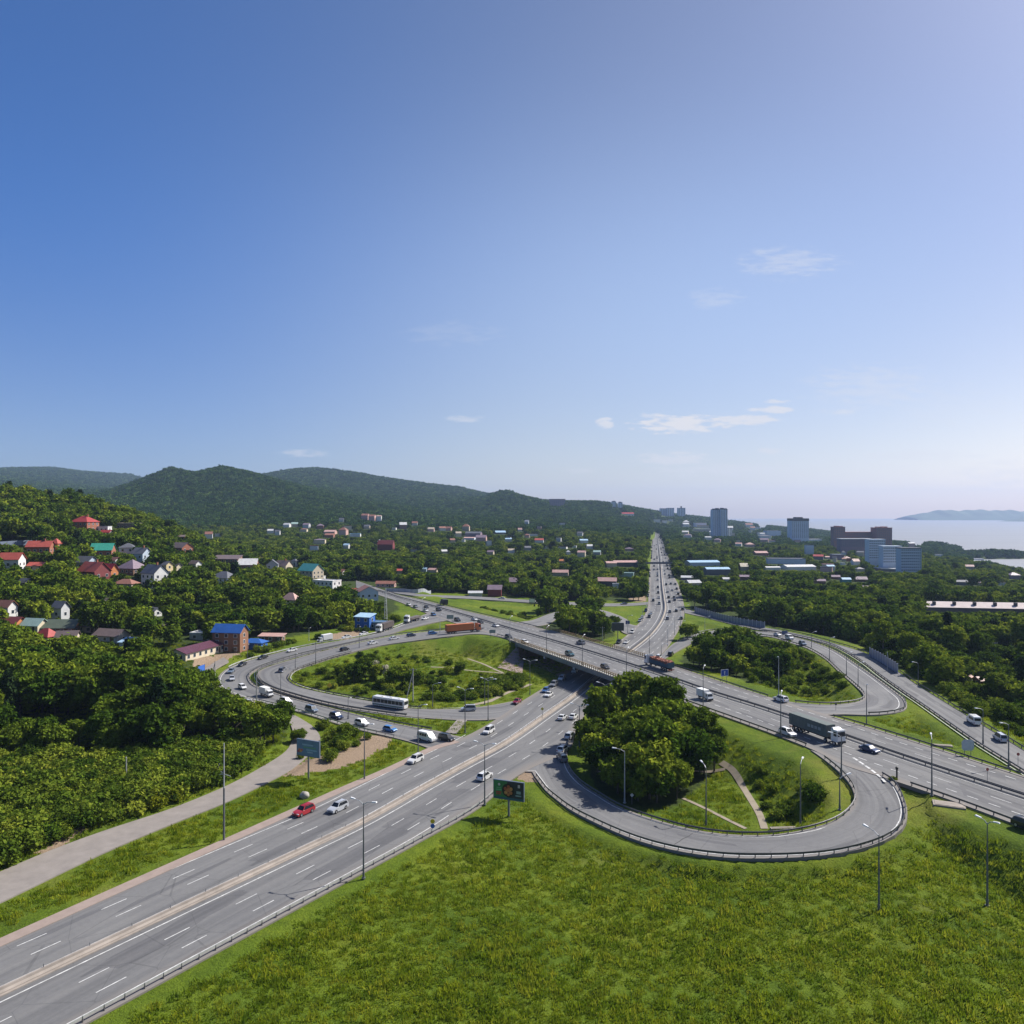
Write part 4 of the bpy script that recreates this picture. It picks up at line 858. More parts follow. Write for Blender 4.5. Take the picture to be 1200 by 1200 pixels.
# --- far roofs in the valley and on the coast: (px, base y, width, wall, roof height, wall, roof, kind)
TINY = [(317, 625, 8, 3, 2, 'white', 'white', 'gable'), (336, 618, 8, 3, 2, 'white', 'pale_grey', 'gable'), (345, 617, 8, 3, 2, 'beige', 'pale_green', 'gable'), (359, 619, 8, 4, 2, 'pale_grey', 'mauve', 'gable'), (375, 620, 8, 4, 2, 'rust', 'mauve', 'hip'),
        (386, 630, 11, 3, 2, 'rust', 'rust', 'gable'), (402, 627, 10, 6, 3, 'pink', 'rust', 'hip'), (416, 629, 13, 3, 1, 'white', 'light_blue', 'flat'), (406, 643, 7, 4, 2, 'white', 'light_blue', 'gable'), (325, 627, 6, 4, 2, 'white', 'slate', 'gable'), (428, 609, 9, 5, 2, 'pink', 'rust', 'gable'), (436, 610, 8, 5, 2, 'pink', 'rust', 'gable'), (444, 611, 6, 6, 1, 'white', 'pink', 'gable'),
        (472, 620, 9, 5, 3, 'brown', 'white', 'gable'), (462, 621, 5, 2, 1, 'white', 'white', 'flat'), (452, 645, 20, 7, 5, 'dark_red', 'dark_red', 'gable'), (468, 672, 15, 2, 2, 'beige', 'bright_red', 'gable'), (507, 671, 10, 2, 2, 'cream', 'pink', 'gable'), (497, 670, 7, 2, 2, 'pale_blue', 'light_blue', 'gable'), (505, 623, 8, 3, 2, 'pink', 'beige', 'gable'),
        (518, 622, 8, 3, 2, 'white', 'rust', 'gable'), (526, 622, 7, 3, 2, 'pink', 'rust', 'gable'), (537, 629, 7, 4, 2, 'cream', 'beige', 'gable'), (546, 622, 9, 5, 3, 'beige', 'rust', 'hip'), (543, 635, 4, 2, 1, 'white', 'white', 'flat'), (555, 629, 20, 4, 2, 'mauve', 'slate', 'gable'), (564, 634, 13, 4, 3, 'pink', 'mauve', 'gable'), (586, 626, 13, 2, 2, 'slate', 'light_blue', 'gable'),
        (596, 632, 6, 2, 1, 'white', 'white', 'flat'), (599, 648, 8, 3, 2, 'white', 'beige', 'gable'), (624, 628, 12, 1.5, 1, 'white', 'white', 'flat'), (632, 636, 11, 3, 2, 'white', 'bright_red', 'gable'), (641, 643, 4, 2, 1, 'white', 'white', 'flat'), (655, 635, 6, 4, 1, 'pale_grey', 'white', 'flat'), (660, 643, 10, 2, 1, 'white', 'tile_brown', 'flat'), (673, 642, 6, 2, 1, 'white', 'white', 'flat'), (691, 643, 7, 3, 2, 'white', 'white', 'gable'),
        (659, 660, 7, 2, 2, 'cream', 'orange', 'gable'), (657, 675, 20, 4, 3, 'beige', 'pink', 'gable'), (603, 688, 13, 6, 5, 'rust', 'mauve', 'gable'), (580, 699, 17, 8, 5, 'dark_red', 'mauve', 'gable'), (557, 699, 17, 3, 2, 'grey', 'pale_grey', 'gable'), (716, 665, 13, 5, 2, 'beige', 'pink', 'gable'), (733, 664, 30, 5, 2, 'dark', 'pink', 'gable'), (712, 691, 23, 10, 4, 'dark', 'pink', 'gable'), (722, 693, 8, 8, 1, 'white', 'white', 'flat'), (736, 604, 15, 2, 1.5, 'white', 'red', 'gable'),
        (824, 663, 40, 4, 2, 'pale_blue', 'light_blue', 'gable'), (841, 674, 30, 7, 2, 'slate', 'light_blue', 'gable'), (806, 680, 15, 3, 2, 'mauve', 'pale_grey', 'gable'), (813, 687, 16, 4, 3, 'beige', 'pale_grey', 'gable'), (852, 682, 10, 3, 2, 'white', 'white', 'gable'), (873, 680, 12, 4, 2, 'brown', 'mauve', 'gable'), (872, 669, 10, 5, 4, 'beige', 'cream', 'gable'), (824, 623, 23, 3, 1.5, 'beige', 'white', 'flat'), (821, 618, 15, 5, 1, 'block_blue', 'pale_grey', 'flat'),
        (866, 640, 8, 3, 1, 'white', 'pink', 'gable'), (879, 641, 10, 3, 2, 'pink', 'pink', 'hip'), (892, 651, 16, 3, 2, 'rust', 'pink', 'gable'), (878, 618, 9, 3, 2, 'white', 'rust', 'gable'), (887, 620, 8, 2, 1, 'white', 'white', 'flat'), (893, 618, 6, 3, 2, 'pink', 'rust', 'gable'), (906, 628, 18, 6, 1, 'block_blue', 'slate', 'flat'), (879, 625, 3, 3, 1, 'white', 'white', 'flat'), (889, 627, 3, 3, 1, 'white', 'white', 'flat'),
        (922, 661, 46, 6, 1, 'block_blue', 'slate', 'flat'), (905, 668, 20, 3, 1, 'white', 'white', 'gable'), (937, 668, 39, 4, 2, 'white', 'white', 'gable'), (949, 650, 10, 11, 1, 'block_blue', 'slate', 'flat'), (951, 634, 25, 2, 1, 'white', 'white', 'flat'), (960, 656, 12, 4, 2, 'slate', 'red', 'gable'), (982, 656, 14, 6, 1, 'mauve', 'pale_grey', 'flat'), (993, 658, 8, 4, 2, 'brick', 'pink', 'pyramid'), (1003, 662, 9, 4, 3, 'white', 'dark_red', 'gable'), (988, 662, 5, 2, 1, 'white', 'white', 'flat'),
        (961, 684, 15, 3, 2, 'brown', 'mauve', 'gable'), (980, 679, 10, 2, 2, 'rust', 'mauve', 'gable'), (992, 683, 11, 4, 2, 'teal', 'light_blue', 'gable'), (975, 691, 14, 2, 1, 'white', 'beige', 'flat'), (1010, 682, 14, 3, 3, 'brown', 'mauve', 'gable'), (1019, 693, 16, 3, 3, 'brown', 'tile_brown', 'gable'), (909, 713, 15, 7, 5, 'pink', 'pink', 'gable'), (928, 710, 7, 3, 3, 'white', 'pink', 'gable'),
        (1035, 669, 18, 3, 1, 'mauve', 'white', 'flat'), (1050, 670, 31, 3, 1, 'slate', 'white', 'flat'), (1137, 667, 10, 3, 2, 'beige', 'pink', 'gable'), (1147, 657, 12, 2, 1, 'white', 'white', 'flat'), (1189, 679, 13, 5, 3, 'mauve', 'mauve', 'hip'), (1146, 686, 7, 3, 2, 'beige', 'pink', 'gable'), (1128, 686, 14, 4, 2, 'slate', 'slate', 'gable'), (1100, 652, 9, 2, 1, 'white', 'white', 'flat'), (1075, 638, 10, 2, 1, 'white', 'white', 'flat'), (1174, 686, 8, 2, 1, 'white', 'beige', 'flat'), (1062, 631, 11, 2, 1, 'white', 'white', 'flat'),
        (430, 620, 7, 3, 2, 'beige', 'slate', 'gable'), (486, 616, 7, 3, 2, 'white', 'rust', 'gable'), (400, 612, 6, 3, 2, 'white', 'slate', 'gable'), (530, 636, 6, 3, 2, 'beige', 'rust', 'gable'), (618, 645, 8, 3, 2, 'grey', 'slate', 'gable'), (575, 650, 8, 3, 2, 'beige', 'mauve', 'gable'), (680, 628, 7, 3, 2, 'white', 'slate', 'gable'), (700, 650, 9, 3, 2, 'grey', 'pale_green', 'gable'), (735, 676, 18, 4, 1, 'pale_green', 'pale_green', 'flat'), (770, 612, 8, 3, 1, 'white', 'white', 'flat'), (779, 613, 6, 3, 1, 'white', 'beige', 'flat'), (786, 611, 5, 2, 1, 'white', 'white', 'flat'), (965, 612, 9, 2, 1, 'white', 'pale_grey', 'flat'), (1004, 613, 6, 2, 1, 'white', 'white', 'flat')]
trng = random.Random(5)
for i in range(64):     # the loose town between the highway and the sea, and a few more roofs in the valley
    if i < 44:
        x = trng.uniform(800, 1075); y = trng.uniform(611, 640) if x < 960 else trng.uniform(641, 672)
    else: x = trng.uniform(330, 740); y = trng.uniform(612, 660)
    w = trng.choice((5, 6, 8, 10, 14)); TINY.append((x, y, w, trng.choice((2, 3, 3, 5)), trng.choice((1, 1.5, 2)), trng.choice(('white', 'pale_grey', 'beige', 'white', 'pink', 'block_blue', 'cream')), trng.choice(('white', 'pale_grey', 'mauve', 'pink', 'slate', 'rust', 'white', 'light_blue')), trng.choice(('flat', 'gable', 'gable', 'hip'))))
WN = dict(pale_blue='pale blue', block_blue='blue-grey', pale_grey='pale grey', dark_red='dark red', light_blue='light blue', bright_red='bright red', tile_brown='brown', pale_green='pale green', green_teal='green', block_red='red-brown', wood='brown', slate='slate grey')
def word(c): return WN.get(c, c.replace('_', ' '))
for (x, y, w, hh, rh, wc, rc, kd) in TINY:
    where = 'on the far valley slope' if x < 760 and y < 626 else 'among the valley trees' if x < 620 else 'beside the straight highway' if x < 765 else 'in the trees near the pale tower' if x < 900 else 'in the coastal town' if x < 1070 else 'near the bay shore'
    nm_ = 'shed' if hh <= 2 else 'house'
    sz = 'long' if w > 18 else 'wide' if w > 11 else 'small' if w > 6 else 'tiny'
    house(x, y, w, hh, rh, wc, rc, kd, random.uniform(-18, 18), label=f'{sz} {word(wc)} {nm_} with {word(rc)} {"flat" if kd == "flat" else "hipped" if kd in ("hip", "pyramid") else "pitched"} roof {where}', depth=.5 if w > 18 else .8, cat=nm_, wins=False, group='far houses in the valley and on the coast', name=nm_)
# --- tower blocks
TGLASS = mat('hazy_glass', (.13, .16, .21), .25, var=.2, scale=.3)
def tower(px, y0, y1, wpx, Y, wall, label, parts=None, depth=1.0, band=None, roofc='slate', top=None, rot=0):
    """block with storeys: window bands are parts; top = extra roof boxes (dx, w, h in px)"""
    x = (px-CX)/F*Y; k = Y/F; w = wpx*k; hgt = (y1-y0)*k; z0 = H-(y1-CY)/F*Y; d = w*depth
    t = empty('apartment_block', (x, Y+d/2, z0), R(rot)); tag(t, label, 'apartment block', 'tower blocks of the town')
    g = MB(); g.box(-w/2, w/2, -d/2, d/2, -25, hgt); g.build('wall', wallmat(wall), t)
    g = MB(); g.box(-w/2-.2, w/2+.2, -d/2-.2, d/2+.2, hgt+.004, hgt+1.2); g.build('roof', wallmat(roofc), t)
    nb = max(2, int(wpx/2.2))
    for i in range(nb):
        cx_ = -w/2+w*(i+.5)/nb; g = MB(); n_ = max(2, int(hgt/3.0))
        for f_ in range(n_):
            zz = f_*hgt/n_+hgt/n_*.3; g.box(cx_-w/nb*.28, cx_+w/nb*.28, -d/2-.12, -d/2+.05, zz, zz+hgt/n_*.5)
        g.build('window', TGLASS, t)
    if band:
        g = MB(); g.box(-w/2-.25, w/2+.25, -d/2-.25, d/2+.25, hgt-(y1-y0)*k*.11, hgt-.05); g.build('top_storey', wallmat('dark'), t)
    for (dx, ww, hh_) in (top or []):
        g = MB(); g.box(dx*k-ww*k/2, dx*k+ww*k/2, -d*.3, d*.3, hgt+1.21, hgt+1.21+hh_*k); g.build('roof_cabin', wallmat(roofc), t)
    FOOT.append((x, Y+d/2, max(w, d)*.7)); VIS.append((px-wpx*.5, px+wpx*.5, y0, y1-(y1-y0)*.15, Y)); return t
tower(840, 597.5, 630, 9, 2120, 'block_blue', 'left shaft of the tall pale blue tower with a jagged crown', top=[(-2.5, 2, 1), (1.5, 3, 1.6)], depth=1.2)
tower(848.6, 597, 630, 8, 2110, 'block_blue', 'right shaft of the tall pale blue tower with a jagged crown', top=[(-1.5, 3, 1.4), (2.4, 3, .8)], depth=1.4)
tower(835.5, 599.5, 612, 4, 2300, 'pale_blue', 'narrow pale block peeking out behind the jagged tower', depth=1)
tower(855, 619, 630, 6, 2180, 'white', 'short white block at the foot of the jagged tower', depth=1)
tower(938, 608, 631, 20, 1980, 'block_blue', 'square hotel-like block with a dark top storey near the sea', band=True, depth=.8, top=[(0, 8, 1.4)], roofc='dark')
tower(984, 618, 634, 13, 1500, 'block_red', 'left red-brown brick tower of the long apartment complex', depth=.8, top=[(-2, 4, 1), (3, 3, .8)], roofc='block_red')
tower(1009, 624, 634, 37, 1510, 'block_red', 'long lower red-brown slab between two brick towers', depth=.3, roofc='block_red')
tower(1036.5, 619, 641, 18, 1490, 'block_red', 'right red-brown brick tower with a stepped roof', depth=.9, top=[(-3, 5, 1), (3, 4, 1.2)], roofc='block_red')
tower(1003, 632, 641, 36, 1380, 'mauve', 'long mauve hall with a pale roof before the brick slab', depth=.3, roofc='pale_grey')
tower(1028, 633, 655, 19, 1020, 'block_blue', 'tall pale blue apartment block behind two lower ones', depth=.6, roofc='pale_blue')
tower(1046, 641, 660, 22, 960, 'block_blue', 'middle one of three stepped pale blue apartment blocks', depth=.55, roofc='pale_blue')
tower(1068, 643, 670, 24, 880, 'pale_blue', 'nearest pale blue apartment block with a blue lower storey', depth=.55, roofc='slate')
tower(653, 585, 594, 19, 2900, 'mauve', 'brown slab block alone on the wooded ridge', depth=.3, roofc='block_red')
tower(719.5, 588, 596, 5, 3300, 'block_blue', 'left one of two slim towers on the far ridge', depth=1, top=[(0, 3, .8)])
tower(727, 589, 596.5, 5, 3300, 'block_blue', 'right one of two slim towers on the far ridge', depth=1, top=[(0, 3, .7)])
tower(778, 596, 607, 8, 3900, 'block_blue', 'left part of the wide far block beyond the highway', depth=.8)
tower(786, 595.5, 607, 8, 3880, 'block_blue', 'right part of the wide far block beyond the highway', depth=.8)
tower(799, 595.5, 607, 8.5, 3700, 'block_blue', 'single far tower right of the wide far block', depth=.8, top=[(0, 1, 2)])
# --- long hall at the right frame edge
Yh = 520; kx = Yh/F; p0 = np.array(((1082-CX)*kx, Yh+8, 0)); p1 = np.array(((1320-CX)*kx, Yh-14, 0)); Lh = np.linalg.norm(p1-p0); zh = H-(717-CY)*kx
t = empty('warehouse', ((p0[0]+p1[0])/2, (p0[1]+p1[1])/2, zh), math.atan2(p1[1]-p0[1], p1[0]-p0[0])); tag(t, 'very long low warehouse with a pale pinkish roof among the trees', 'warehouse')
wall_mesh('gable', Lh, 17, 3.2, 3.0).build('wall', wallmat('tile_brown'), t); ro = roof_mesh('gable', Lh, 17, 3.2, 3.0).build('roof', mat('faded_roof', (.50, .43, .41), .8, var=.12, scale=.3), t)
for i in range(10):
    g = MB(); xx = -Lh/2+9+i*12.3; g.box(xx-.8, xx+.8, -5.6, -3.4, 3.8, 6.6); g.build('vent', wallmat('dark'), ro)
for i in range(10): FOOT.append((p0[0]+(p1[0]-p0[0])*i/9, p0[1]+(p1[1]-p0[1])*i/9, 12))
VIS.append((1084, 1210, 703, 717, Yh-6))
# --- sunken houses on the right below the ramp
house(1112, 799, 26, 4, 6, 'beige', 'red', 'gable', -14, 'low house with a dull red roof below the sloping ramp', .6, Y=302)
house(1133, 801, 9, 6, 5, 'yellow', 'rust', 'gable', 60, 'small yellow gabled hut right of the dull red roof', .8, 'hut', Y=298)
house(1152, 794, 26, 4, 2, 'slate', 'pale_green', 'gable', -10, 'long shed with a pale green roof behind the yellow hut', .35, 'shed', Y=318)
house(1152, 805, 12, 4, 4, 'rust', 'pink', 'gable', 20, 'tiny rust-walled hut in the bushes right of the yellow hut', .8, 'hut', Y=294)
# --- fences
def fence(pxs, h, m, label, name='fence', gap=4.0):
    P = catmull([tuple(at(x, y)) for x, y in pxs]); P = cut(P, 0, length(P), 3); P[:, 2] = G(P[:, 0], P[:, 1])
    t = empty(name, tuple(P[0])); tag(t, label, 'fence'); child(t, prism(P, [(-.04, -.6), (-.04, h), (.04, h), (.04, -.6)]).build('panel', m))
    n = min(90, int(length(P)/gap)); Q = cut(P, 0, length(P), length(P)/max(n, 1)); pb = MB(); pb.box(-.08, .08, -.08, .08, -.5, h+.15); pm = pb.mesh('post', M_POLE)
    for q_ in Q: put('post', pm, t, Vector(q_)-Vector(P[0]))
    px, py = proj(P[:, 0], P[:, 1], P[:, 2]); VIS.append((px.min(), px.max(), py.min()-h*F/P[0][1], py.max(), float(P[:, 1].min()))) if 'visible' in name else None
    for q_ in Q: FOOT.append((q_[0], q_[1], 3))
    return t
fence([(-20, 641), (30, 639), (60, 639), (97, 641)], 3.2, mat('blue_sheet', (.22, .27, .36), .6), 'long blue-grey sheet fence across the hillside below the villa')
VIS.append((0, 40, 632, 639, 560))
fence([(452, 693.5), (470, 694), (490, 695), (505, 696)], 2.4, mat('grey_sheet', (.36, .38, .42), .6), 'grey panel fence along the far road by the pink roof')
fence([(222, 792), (231, 790), (240, 787)], 2.6, mat('blue_banner', (.04, .14, .5), .5), 'short bright blue banner fence at the end of the lane', gap=2)
fence([(112, 614), (126, 610), (141, 606.5)], 2.6, mat('white_wall', (.62, .6, .55), .8), 'pale retaining wall climbing the slope right of the hilltop villa')
# noise screens on the sloping ramp
scr = mat('screen_panel', (.16, .18, .25), .35, .1, var=.2, scale=.7)
def screen(a, b_, h, label):
    P = edge('far_outer_ramp', 'R', -1.2, 0, 1); P = part_of(P, a, b_); P = cut(P, 0, length(P), 2.5); t = empty('noise_screen', tuple(P[0])); tag(t, label, 'noise screen', 'noise screens of the sloping ramp')
    child(t, prism(P, [(-.05, -.3), (-.05, h), (.05, h), (.05, -.3)]).build('panel', scr)); n = int(length(P)/3)
    pb = MB(); pb.box(-.12, .12, -.16, .16, -.4, h+.3); pm = pb.mesh('post', mat('screen_post', (.45, .46, .5), .5, .2)); Q = cut(P, 0, length(P), length(P)/n)
    for q_ in Q: put('post', pm, t, Vector(q_)-Vector(P[0]))
screen(812, 900, 2.9, 'long blue-grey noise screen beside the start of the sloping ramp')
screen(1019, 1054, 3.2, 'short blue-grey noise screen at the middle of the sloping ramp')
# footbridge over the far highway
Yb = 835; zb = 6.0; xa = (756-CX)/F*Yb; xb = (791-CX)/F*Yb
t = empty('footbridge', (xa, Yb, 0)); tag(t, 'dark enclosed footbridge crossing the straight highway in the distance', 'footbridge')
g = MB(); g.box(0, xb-xa, -1.5, 1.5, zb-.6, zb); g.build('deck', wallmat('slate'), t)
g = MB(); g.box(0, xb-xa, -1.55, -1.45, zb+.002, zb+1.3); g.box(0, xb-xa, 1.45, 1.55, zb+.002, zb+1.3); g.build('parapet', wallmat('slate'), t)
for xx in (1, (xb-xa)/2, xb-xa-1): g = MB(); g.box(xx-.4, xx+.4, -1, 1, -.3, zb-.6); g.build('pier', M_CONC, t)
# ice-white ship-like pavilion at the bay
# ================================================================== vehicles
M_TYRE = mat('tyre_rubber', (.02, .02, .021), .85, var=.1)
M_RIM = mat('alloy_rim', (.45, .45, .46), .35, .7, var=.05)
M_HEAD = mat('headlight_glass', (.75, .77, .8), .15, var=.03)
M_TAIL = mat('taillight_glass', (.35, .02, .02), .2, var=.05)
M_CARGL = mat('car_glass', (.018, .022, .028), .22, var=.1, spec=.45)
M_TRIM = mat('black_trim', (.03, .03, .032), .6, var=.1)
def paint(name, c):
    if 'car_paint_'+name in MATS: return MATS['car_paint_'+name]
    m = mat('car_paint_'+name, c, .32, .15, var=.05, scale=.8, spec=.5); nt, n, l, b = nodes_of(m); b.inputs['Coat Weight'].default_value = .6; b.inputs['Coat Roughness'].default_value = .08; return m
PAINT = {k: paint(k, c) for k, c in dict(white=(.74, .74, .73), silver=(.50, .52, .55), grey=(.20, .21, .23), black=(.022, .023, .026), red=(.42, .025, .035), dark_red=(.22, .012, .03), blue=(.05, .13, .30), dark_blue=(.025, .045, .11), grey_blue=(.16, .21, .28), teal=(.03, .10, .12), orange=(.50, .13, .04), bright_blue=(.06, .20, .48)).items()}
def wheel_me(r, w):
    g = MB(); n = 18; prof = [(r*.62, -w/2), (r*.93, -w/2), (r, -w*.3), (r, w*.3), (r*.93, w/2), (r*.62, w/2)]; k = len(prof)
    vs = [(a*math.cos(2*math.pi*i/n), b_, a*math.sin(2*math.pi*i/n)) for i in range(n) for a, b_ in prof]
    g.add(vs, [(i*k+j, i*k+j+1, ((i+1) % n)*k+j+1, ((i+1) % n)*k+j) for i in range(n) for j in range(k-1)]); tyre = g.mesh('tyre', M_TYRE, True)
    q_ = MB(); n = 12
    for s_ in (-1, 1):
        vs = [(0, s_*w*.30, 0)]+[(r*.63*math.cos(2*math.pi*i/n), s_*w*.42, r*.63*math.sin(2*math.pi*i/n)) for i in range(n)]; q_.add(vs, [(0, i+1, (i+1) % n+1) if s_ < 0 else (0, (i+1) % n+1, i+1) for i in range(n)])
    return tyre, q_.mesh('rim', M_RIM)
WHEELS = {}
def add_wheel(t, x, y, r, w):
    if (r, w) not in WHEELS: WHEELS[(r, w)] = wheel_me(r, w)
    a, b_ = WHEELS[(r, w)]; wh = put('wheel', a, t, (x, y, r)); put('rim', b_, wh)
def bevelled(g, name, m, wid=.06, seg=2, ang=.5):
    me = g.mesh(name, m); bm = bmesh.new(); bm.from_mesh(me); bmesh.ops.remove_doubles(bm, verts=bm.verts, dist=1e-4)
    es = [e for e in bm.edges if e.is_manifold and e.calc_face_angle(0) > ang]; bmesh.ops.bevel(bm, geom=es, offset=wid, segments=seg, affect='EDGES', clamp_overlap=True)
    for f in bm.faces: f.smooth = True
    bm.to_mesh(me); bm.free(); me.set_sharp_from_angle(angle=R(50)) if hasattr(me, 'set_sharp_from_angle') else None
    return me
def side_loft(g, prof, wid):
    """closed side outline [(x, z, half width factor)] swept across the car"""
    n = len(prof); vs = [(x, -wid/2*f, z) for x, z, f in prof]+[(x, wid/2*f, z) for x, z, f in prof]
    fs = [(i, i+n, (i+1) % n+n, (i+1) % n) for i in range(n)]+[tuple(range(n)), tuple(range(2*n-1, n-1, -1))]
    return g.add(vs, fs)
#        length width  belt  roof  hood-x  windscreen base/top x, roof rear x, tail base x, hood z, wheel r, rear deck z
CARS = dict(sedan=(4.5, 1.78, .92, 1.45, .98, .25, -.95, -1.65, .84, .32, .95), hatch=(4.1, 1.72, .95, 1.52, 1.05, .35, -1.55, -1.95, .88, .31, .95), suv=(4.7, 1.88, 1.08, 1.74, 1.05, .40, -1.85, -2.25, 1.02, .37, 1.08), minivan=(4.6, 1.75, 1.02, 1.85, 1.35, .75, -1.95, -2.22, .98, .32, 1.02))
def car(kind):
    Ln, Wd, belt, roof, wx, tx, rx, bx, hood, wr, deck = CARS[kind]; f = Ln/2; c0 = .22
    t = empty('car', (0, 0, 0)); g = MB()
    side_loft(g, [(-f+.05, c0+.08, .9), (-f, .55, .95), (-f+.04, deck-.12, .95), (-f+.18, deck, .93), (bx, belt, .97), (wx, belt, .97), (f-.25, hood-.10, .90), (f-.04, hood-.22, .88), (f, .52, .90), (f-.06, c0+.06, .86), (.0, c0-.02, .95)], Wd)
    # cabin
    lo = Wd*.46; hi = Wd*.375
    cv_ = [(wx, -lo, belt-.02), (wx, lo, belt-.02), (bx, lo, belt-.02), (bx, -lo, belt-.02), (tx, -hi, roof), (tx, hi, roof), (rx, hi, roof-.04), (rx, -hi, roof-.04)]
    g.add(cv_, [(0, 1, 5, 4), (1, 2, 6, 5), (2, 3, 7, 6), (3, 0, 4, 7), (4, 5, 6, 7)])
    body = put('body', bevelled(g, 'body', PAINT['white'], .05), t)
    def pane(a, b_, c, d, nm, ins=.10, nsub=1):
        A, B, C, D = [Vector(cv_[i]) for i in (a, b_, c, d)]; nrm = (B-A).cross(D-A).normalized(); cen = (A+B+C+D)/4
        if nrm.dot(cen-Vector((0, 0, belt))) < 0: nrm = -nrm
        Q = [cen+(P-cen)*(1-ins) + nrm*.018 for P in (A, B, C, D)]; Pq = [q_-nrm*.05 for q_ in Q]
        m_ = MB().add([tuple(v) for v in Q+Pq], [(0, 1, 2, 3), (7, 6, 5, 4), (0, 4, 5, 1), (1, 5, 6, 2), (2, 6, 7, 3), (3, 7, 4, 0)]); m_.build(nm, M_CARGL, t)
    pane(0, 1, 5, 4, 'windscreen', .1); pane(2, 3, 7, 6, 'rear_window', .14); pane(1, 2, 6, 5, 'side_window', .13); pane(3, 0, 4, 7, 'side_window', .13)
    for x in (f*.62, -f*.60):
        for y in (-1, 1): add_wheel(t, x, y*(Wd/2-.11), wr, .22)
    for y in (-1, 1):
        m_ = MB(); m_.box(f-.22, f-.01, y*Wd*.34-.2, y*Wd*.34+.2, hood-.34, hood-.2); m_.build('headlight', M_HEAD, t)
        m_ = MB(); m_.box(-f-.02, -f+.1, y*Wd*.38-.13, y*Wd*.38+.13, deck-.38, deck-.16); m_.build('taillight', M_TAIL, t)
    m_ = MB(); m_.box(f-.06, f+.015, -.45, .45, .42, .56); m_.build('grille', M_TRIM, t)
    if kind in ('suv', 'minivan'):
        for y in (-1, 1): m_ = MB(); m_.box(rx+.2, tx-.1, y*hi*.86-.03, y*hi*.86+.03, roof+.004, roof+.06); m_.build('roof_rail', M_TRIM, t)
    return t
def boxpart(t, nm, m, x0, x1, w, z0, z1, bev=.05, nose=0.0, y=0):
    g = MB(); g.add([(x0, y-w/2, z0), (x1, y-w/2, z0), (x1, y+w/2, z0), (x0, y+w/2, z0), (x0, y-w/2, z1), (x1-nose, y-w/2*.96, z1), (x1-nose, y+w/2*.96, z1), (x0, y+w/2, z1)], [(0, 3, 2, 1), (4, 5, 6, 7), (0, 1, 5, 4), (1, 2, 6, 5), (2, 3, 7, 6), (3, 0, 4, 7)])
    return put(nm, bevelled(g, nm, m, bev) if bev else g.mesh(nm, m), t)
def lights(t, f, r, w, z):
    for y in (-1, 1):
        boxpart(t, 'headlight', M_HEAD, f-.05, f+.02, .36, z, z+.2, 0, y=y*w*.36); boxpart(t, 'taillight', M_TAIL, r-.02, r+.05, .22, z, z+.22, 0, y=y*w*.42)
def van(Ln, Wd, Ht, bus=False, rows=4):
    """minibus or van: one-box body with a sloped nose, side windows one by one"""
    t = empty('van', (0, 0, 0)); f = Ln/2; g = MB()
    side_loft(g, [(-f, .35, .95), (-f+.03, Ht*.6, .98), (-f+.12, Ht-.05, .88), (f-1.75, Ht, .88), (f-.85, Ht*.62, .95), (f-.12, Ht*.48, .92), (f, .6, .92), (f-.08, .3, .9)], Wd)
    put('body', bevelled(g, 'body', PAINT['white'], .07), t)
    for s_ in (-1, 1):
        for i in range(rows):
            L_ = (Ln-2.2)/rows; x0 = -f+.25+i*L_; m_ = MB(); z0 = Ht*.56; z1 = Ht*.84; ya = s_*(Wd/2*.985); yb = s_*(Wd/2*.925)
            vs = [(x0+.05, ya, z0), (x0+L_-.08, ya, z0), (x0+L_-.08, yb, z1), (x0+.05, yb, z1)]; vs2 = [(a, b_-s_*.06, c) for a, b_, c in vs]; vs = [(a, b_+s_*.012, c) for a, b_, c in vs]
            m_.add(vs+vs2, [(0, 1, 2, 3), (7, 6, 5, 4), (0, 4, 5, 1), (1, 5, 6, 2), (2, 6, 7, 3), (3, 7, 4, 0)]); m_.build('side_window', M_CARGL, t)
    dx = .9; z0 = Ht*.63; z1 = Ht*.97; A = Vector((f-.88, 0, z0)); B = Vector((f-1.68, 0, z1)); nrm = Vector(((z1-z0), 0, .8)).normalized()*.02
    vs = [(A.x, -Wd*.43, A.z), (A.x, Wd*.43, A.z), (B.x, Wd*.39, B.z), (B.x, -Wd*.39, B.z)]; vs = [(a+nrm.x, b_, c+nrm.z) for a, b_, c in vs]; v2 = [(a-.06, b_, c-.04) for a, b_, c in vs]
    MB().add(vs+v2, [(0, 1, 2, 3), (7, 6, 5, 4), (0, 4, 5, 1), (1, 5, 6, 2), (2, 6, 7, 3), (3, 7, 4, 0)]).build('windscreen', M_CARGL, t)
    boxpart(t, 'rear_window', M_CARGL, -f-.015, -f+.1, Wd*.74, Ht*.56, Ht*.84, 0)
    for x in (f*.62, -f*.58):
        for y in (-1, 1): add_wheel(t, x, y*(Wd/2-.12), .34, .24)
    lights(t, f, -f, Wd, .62); return t
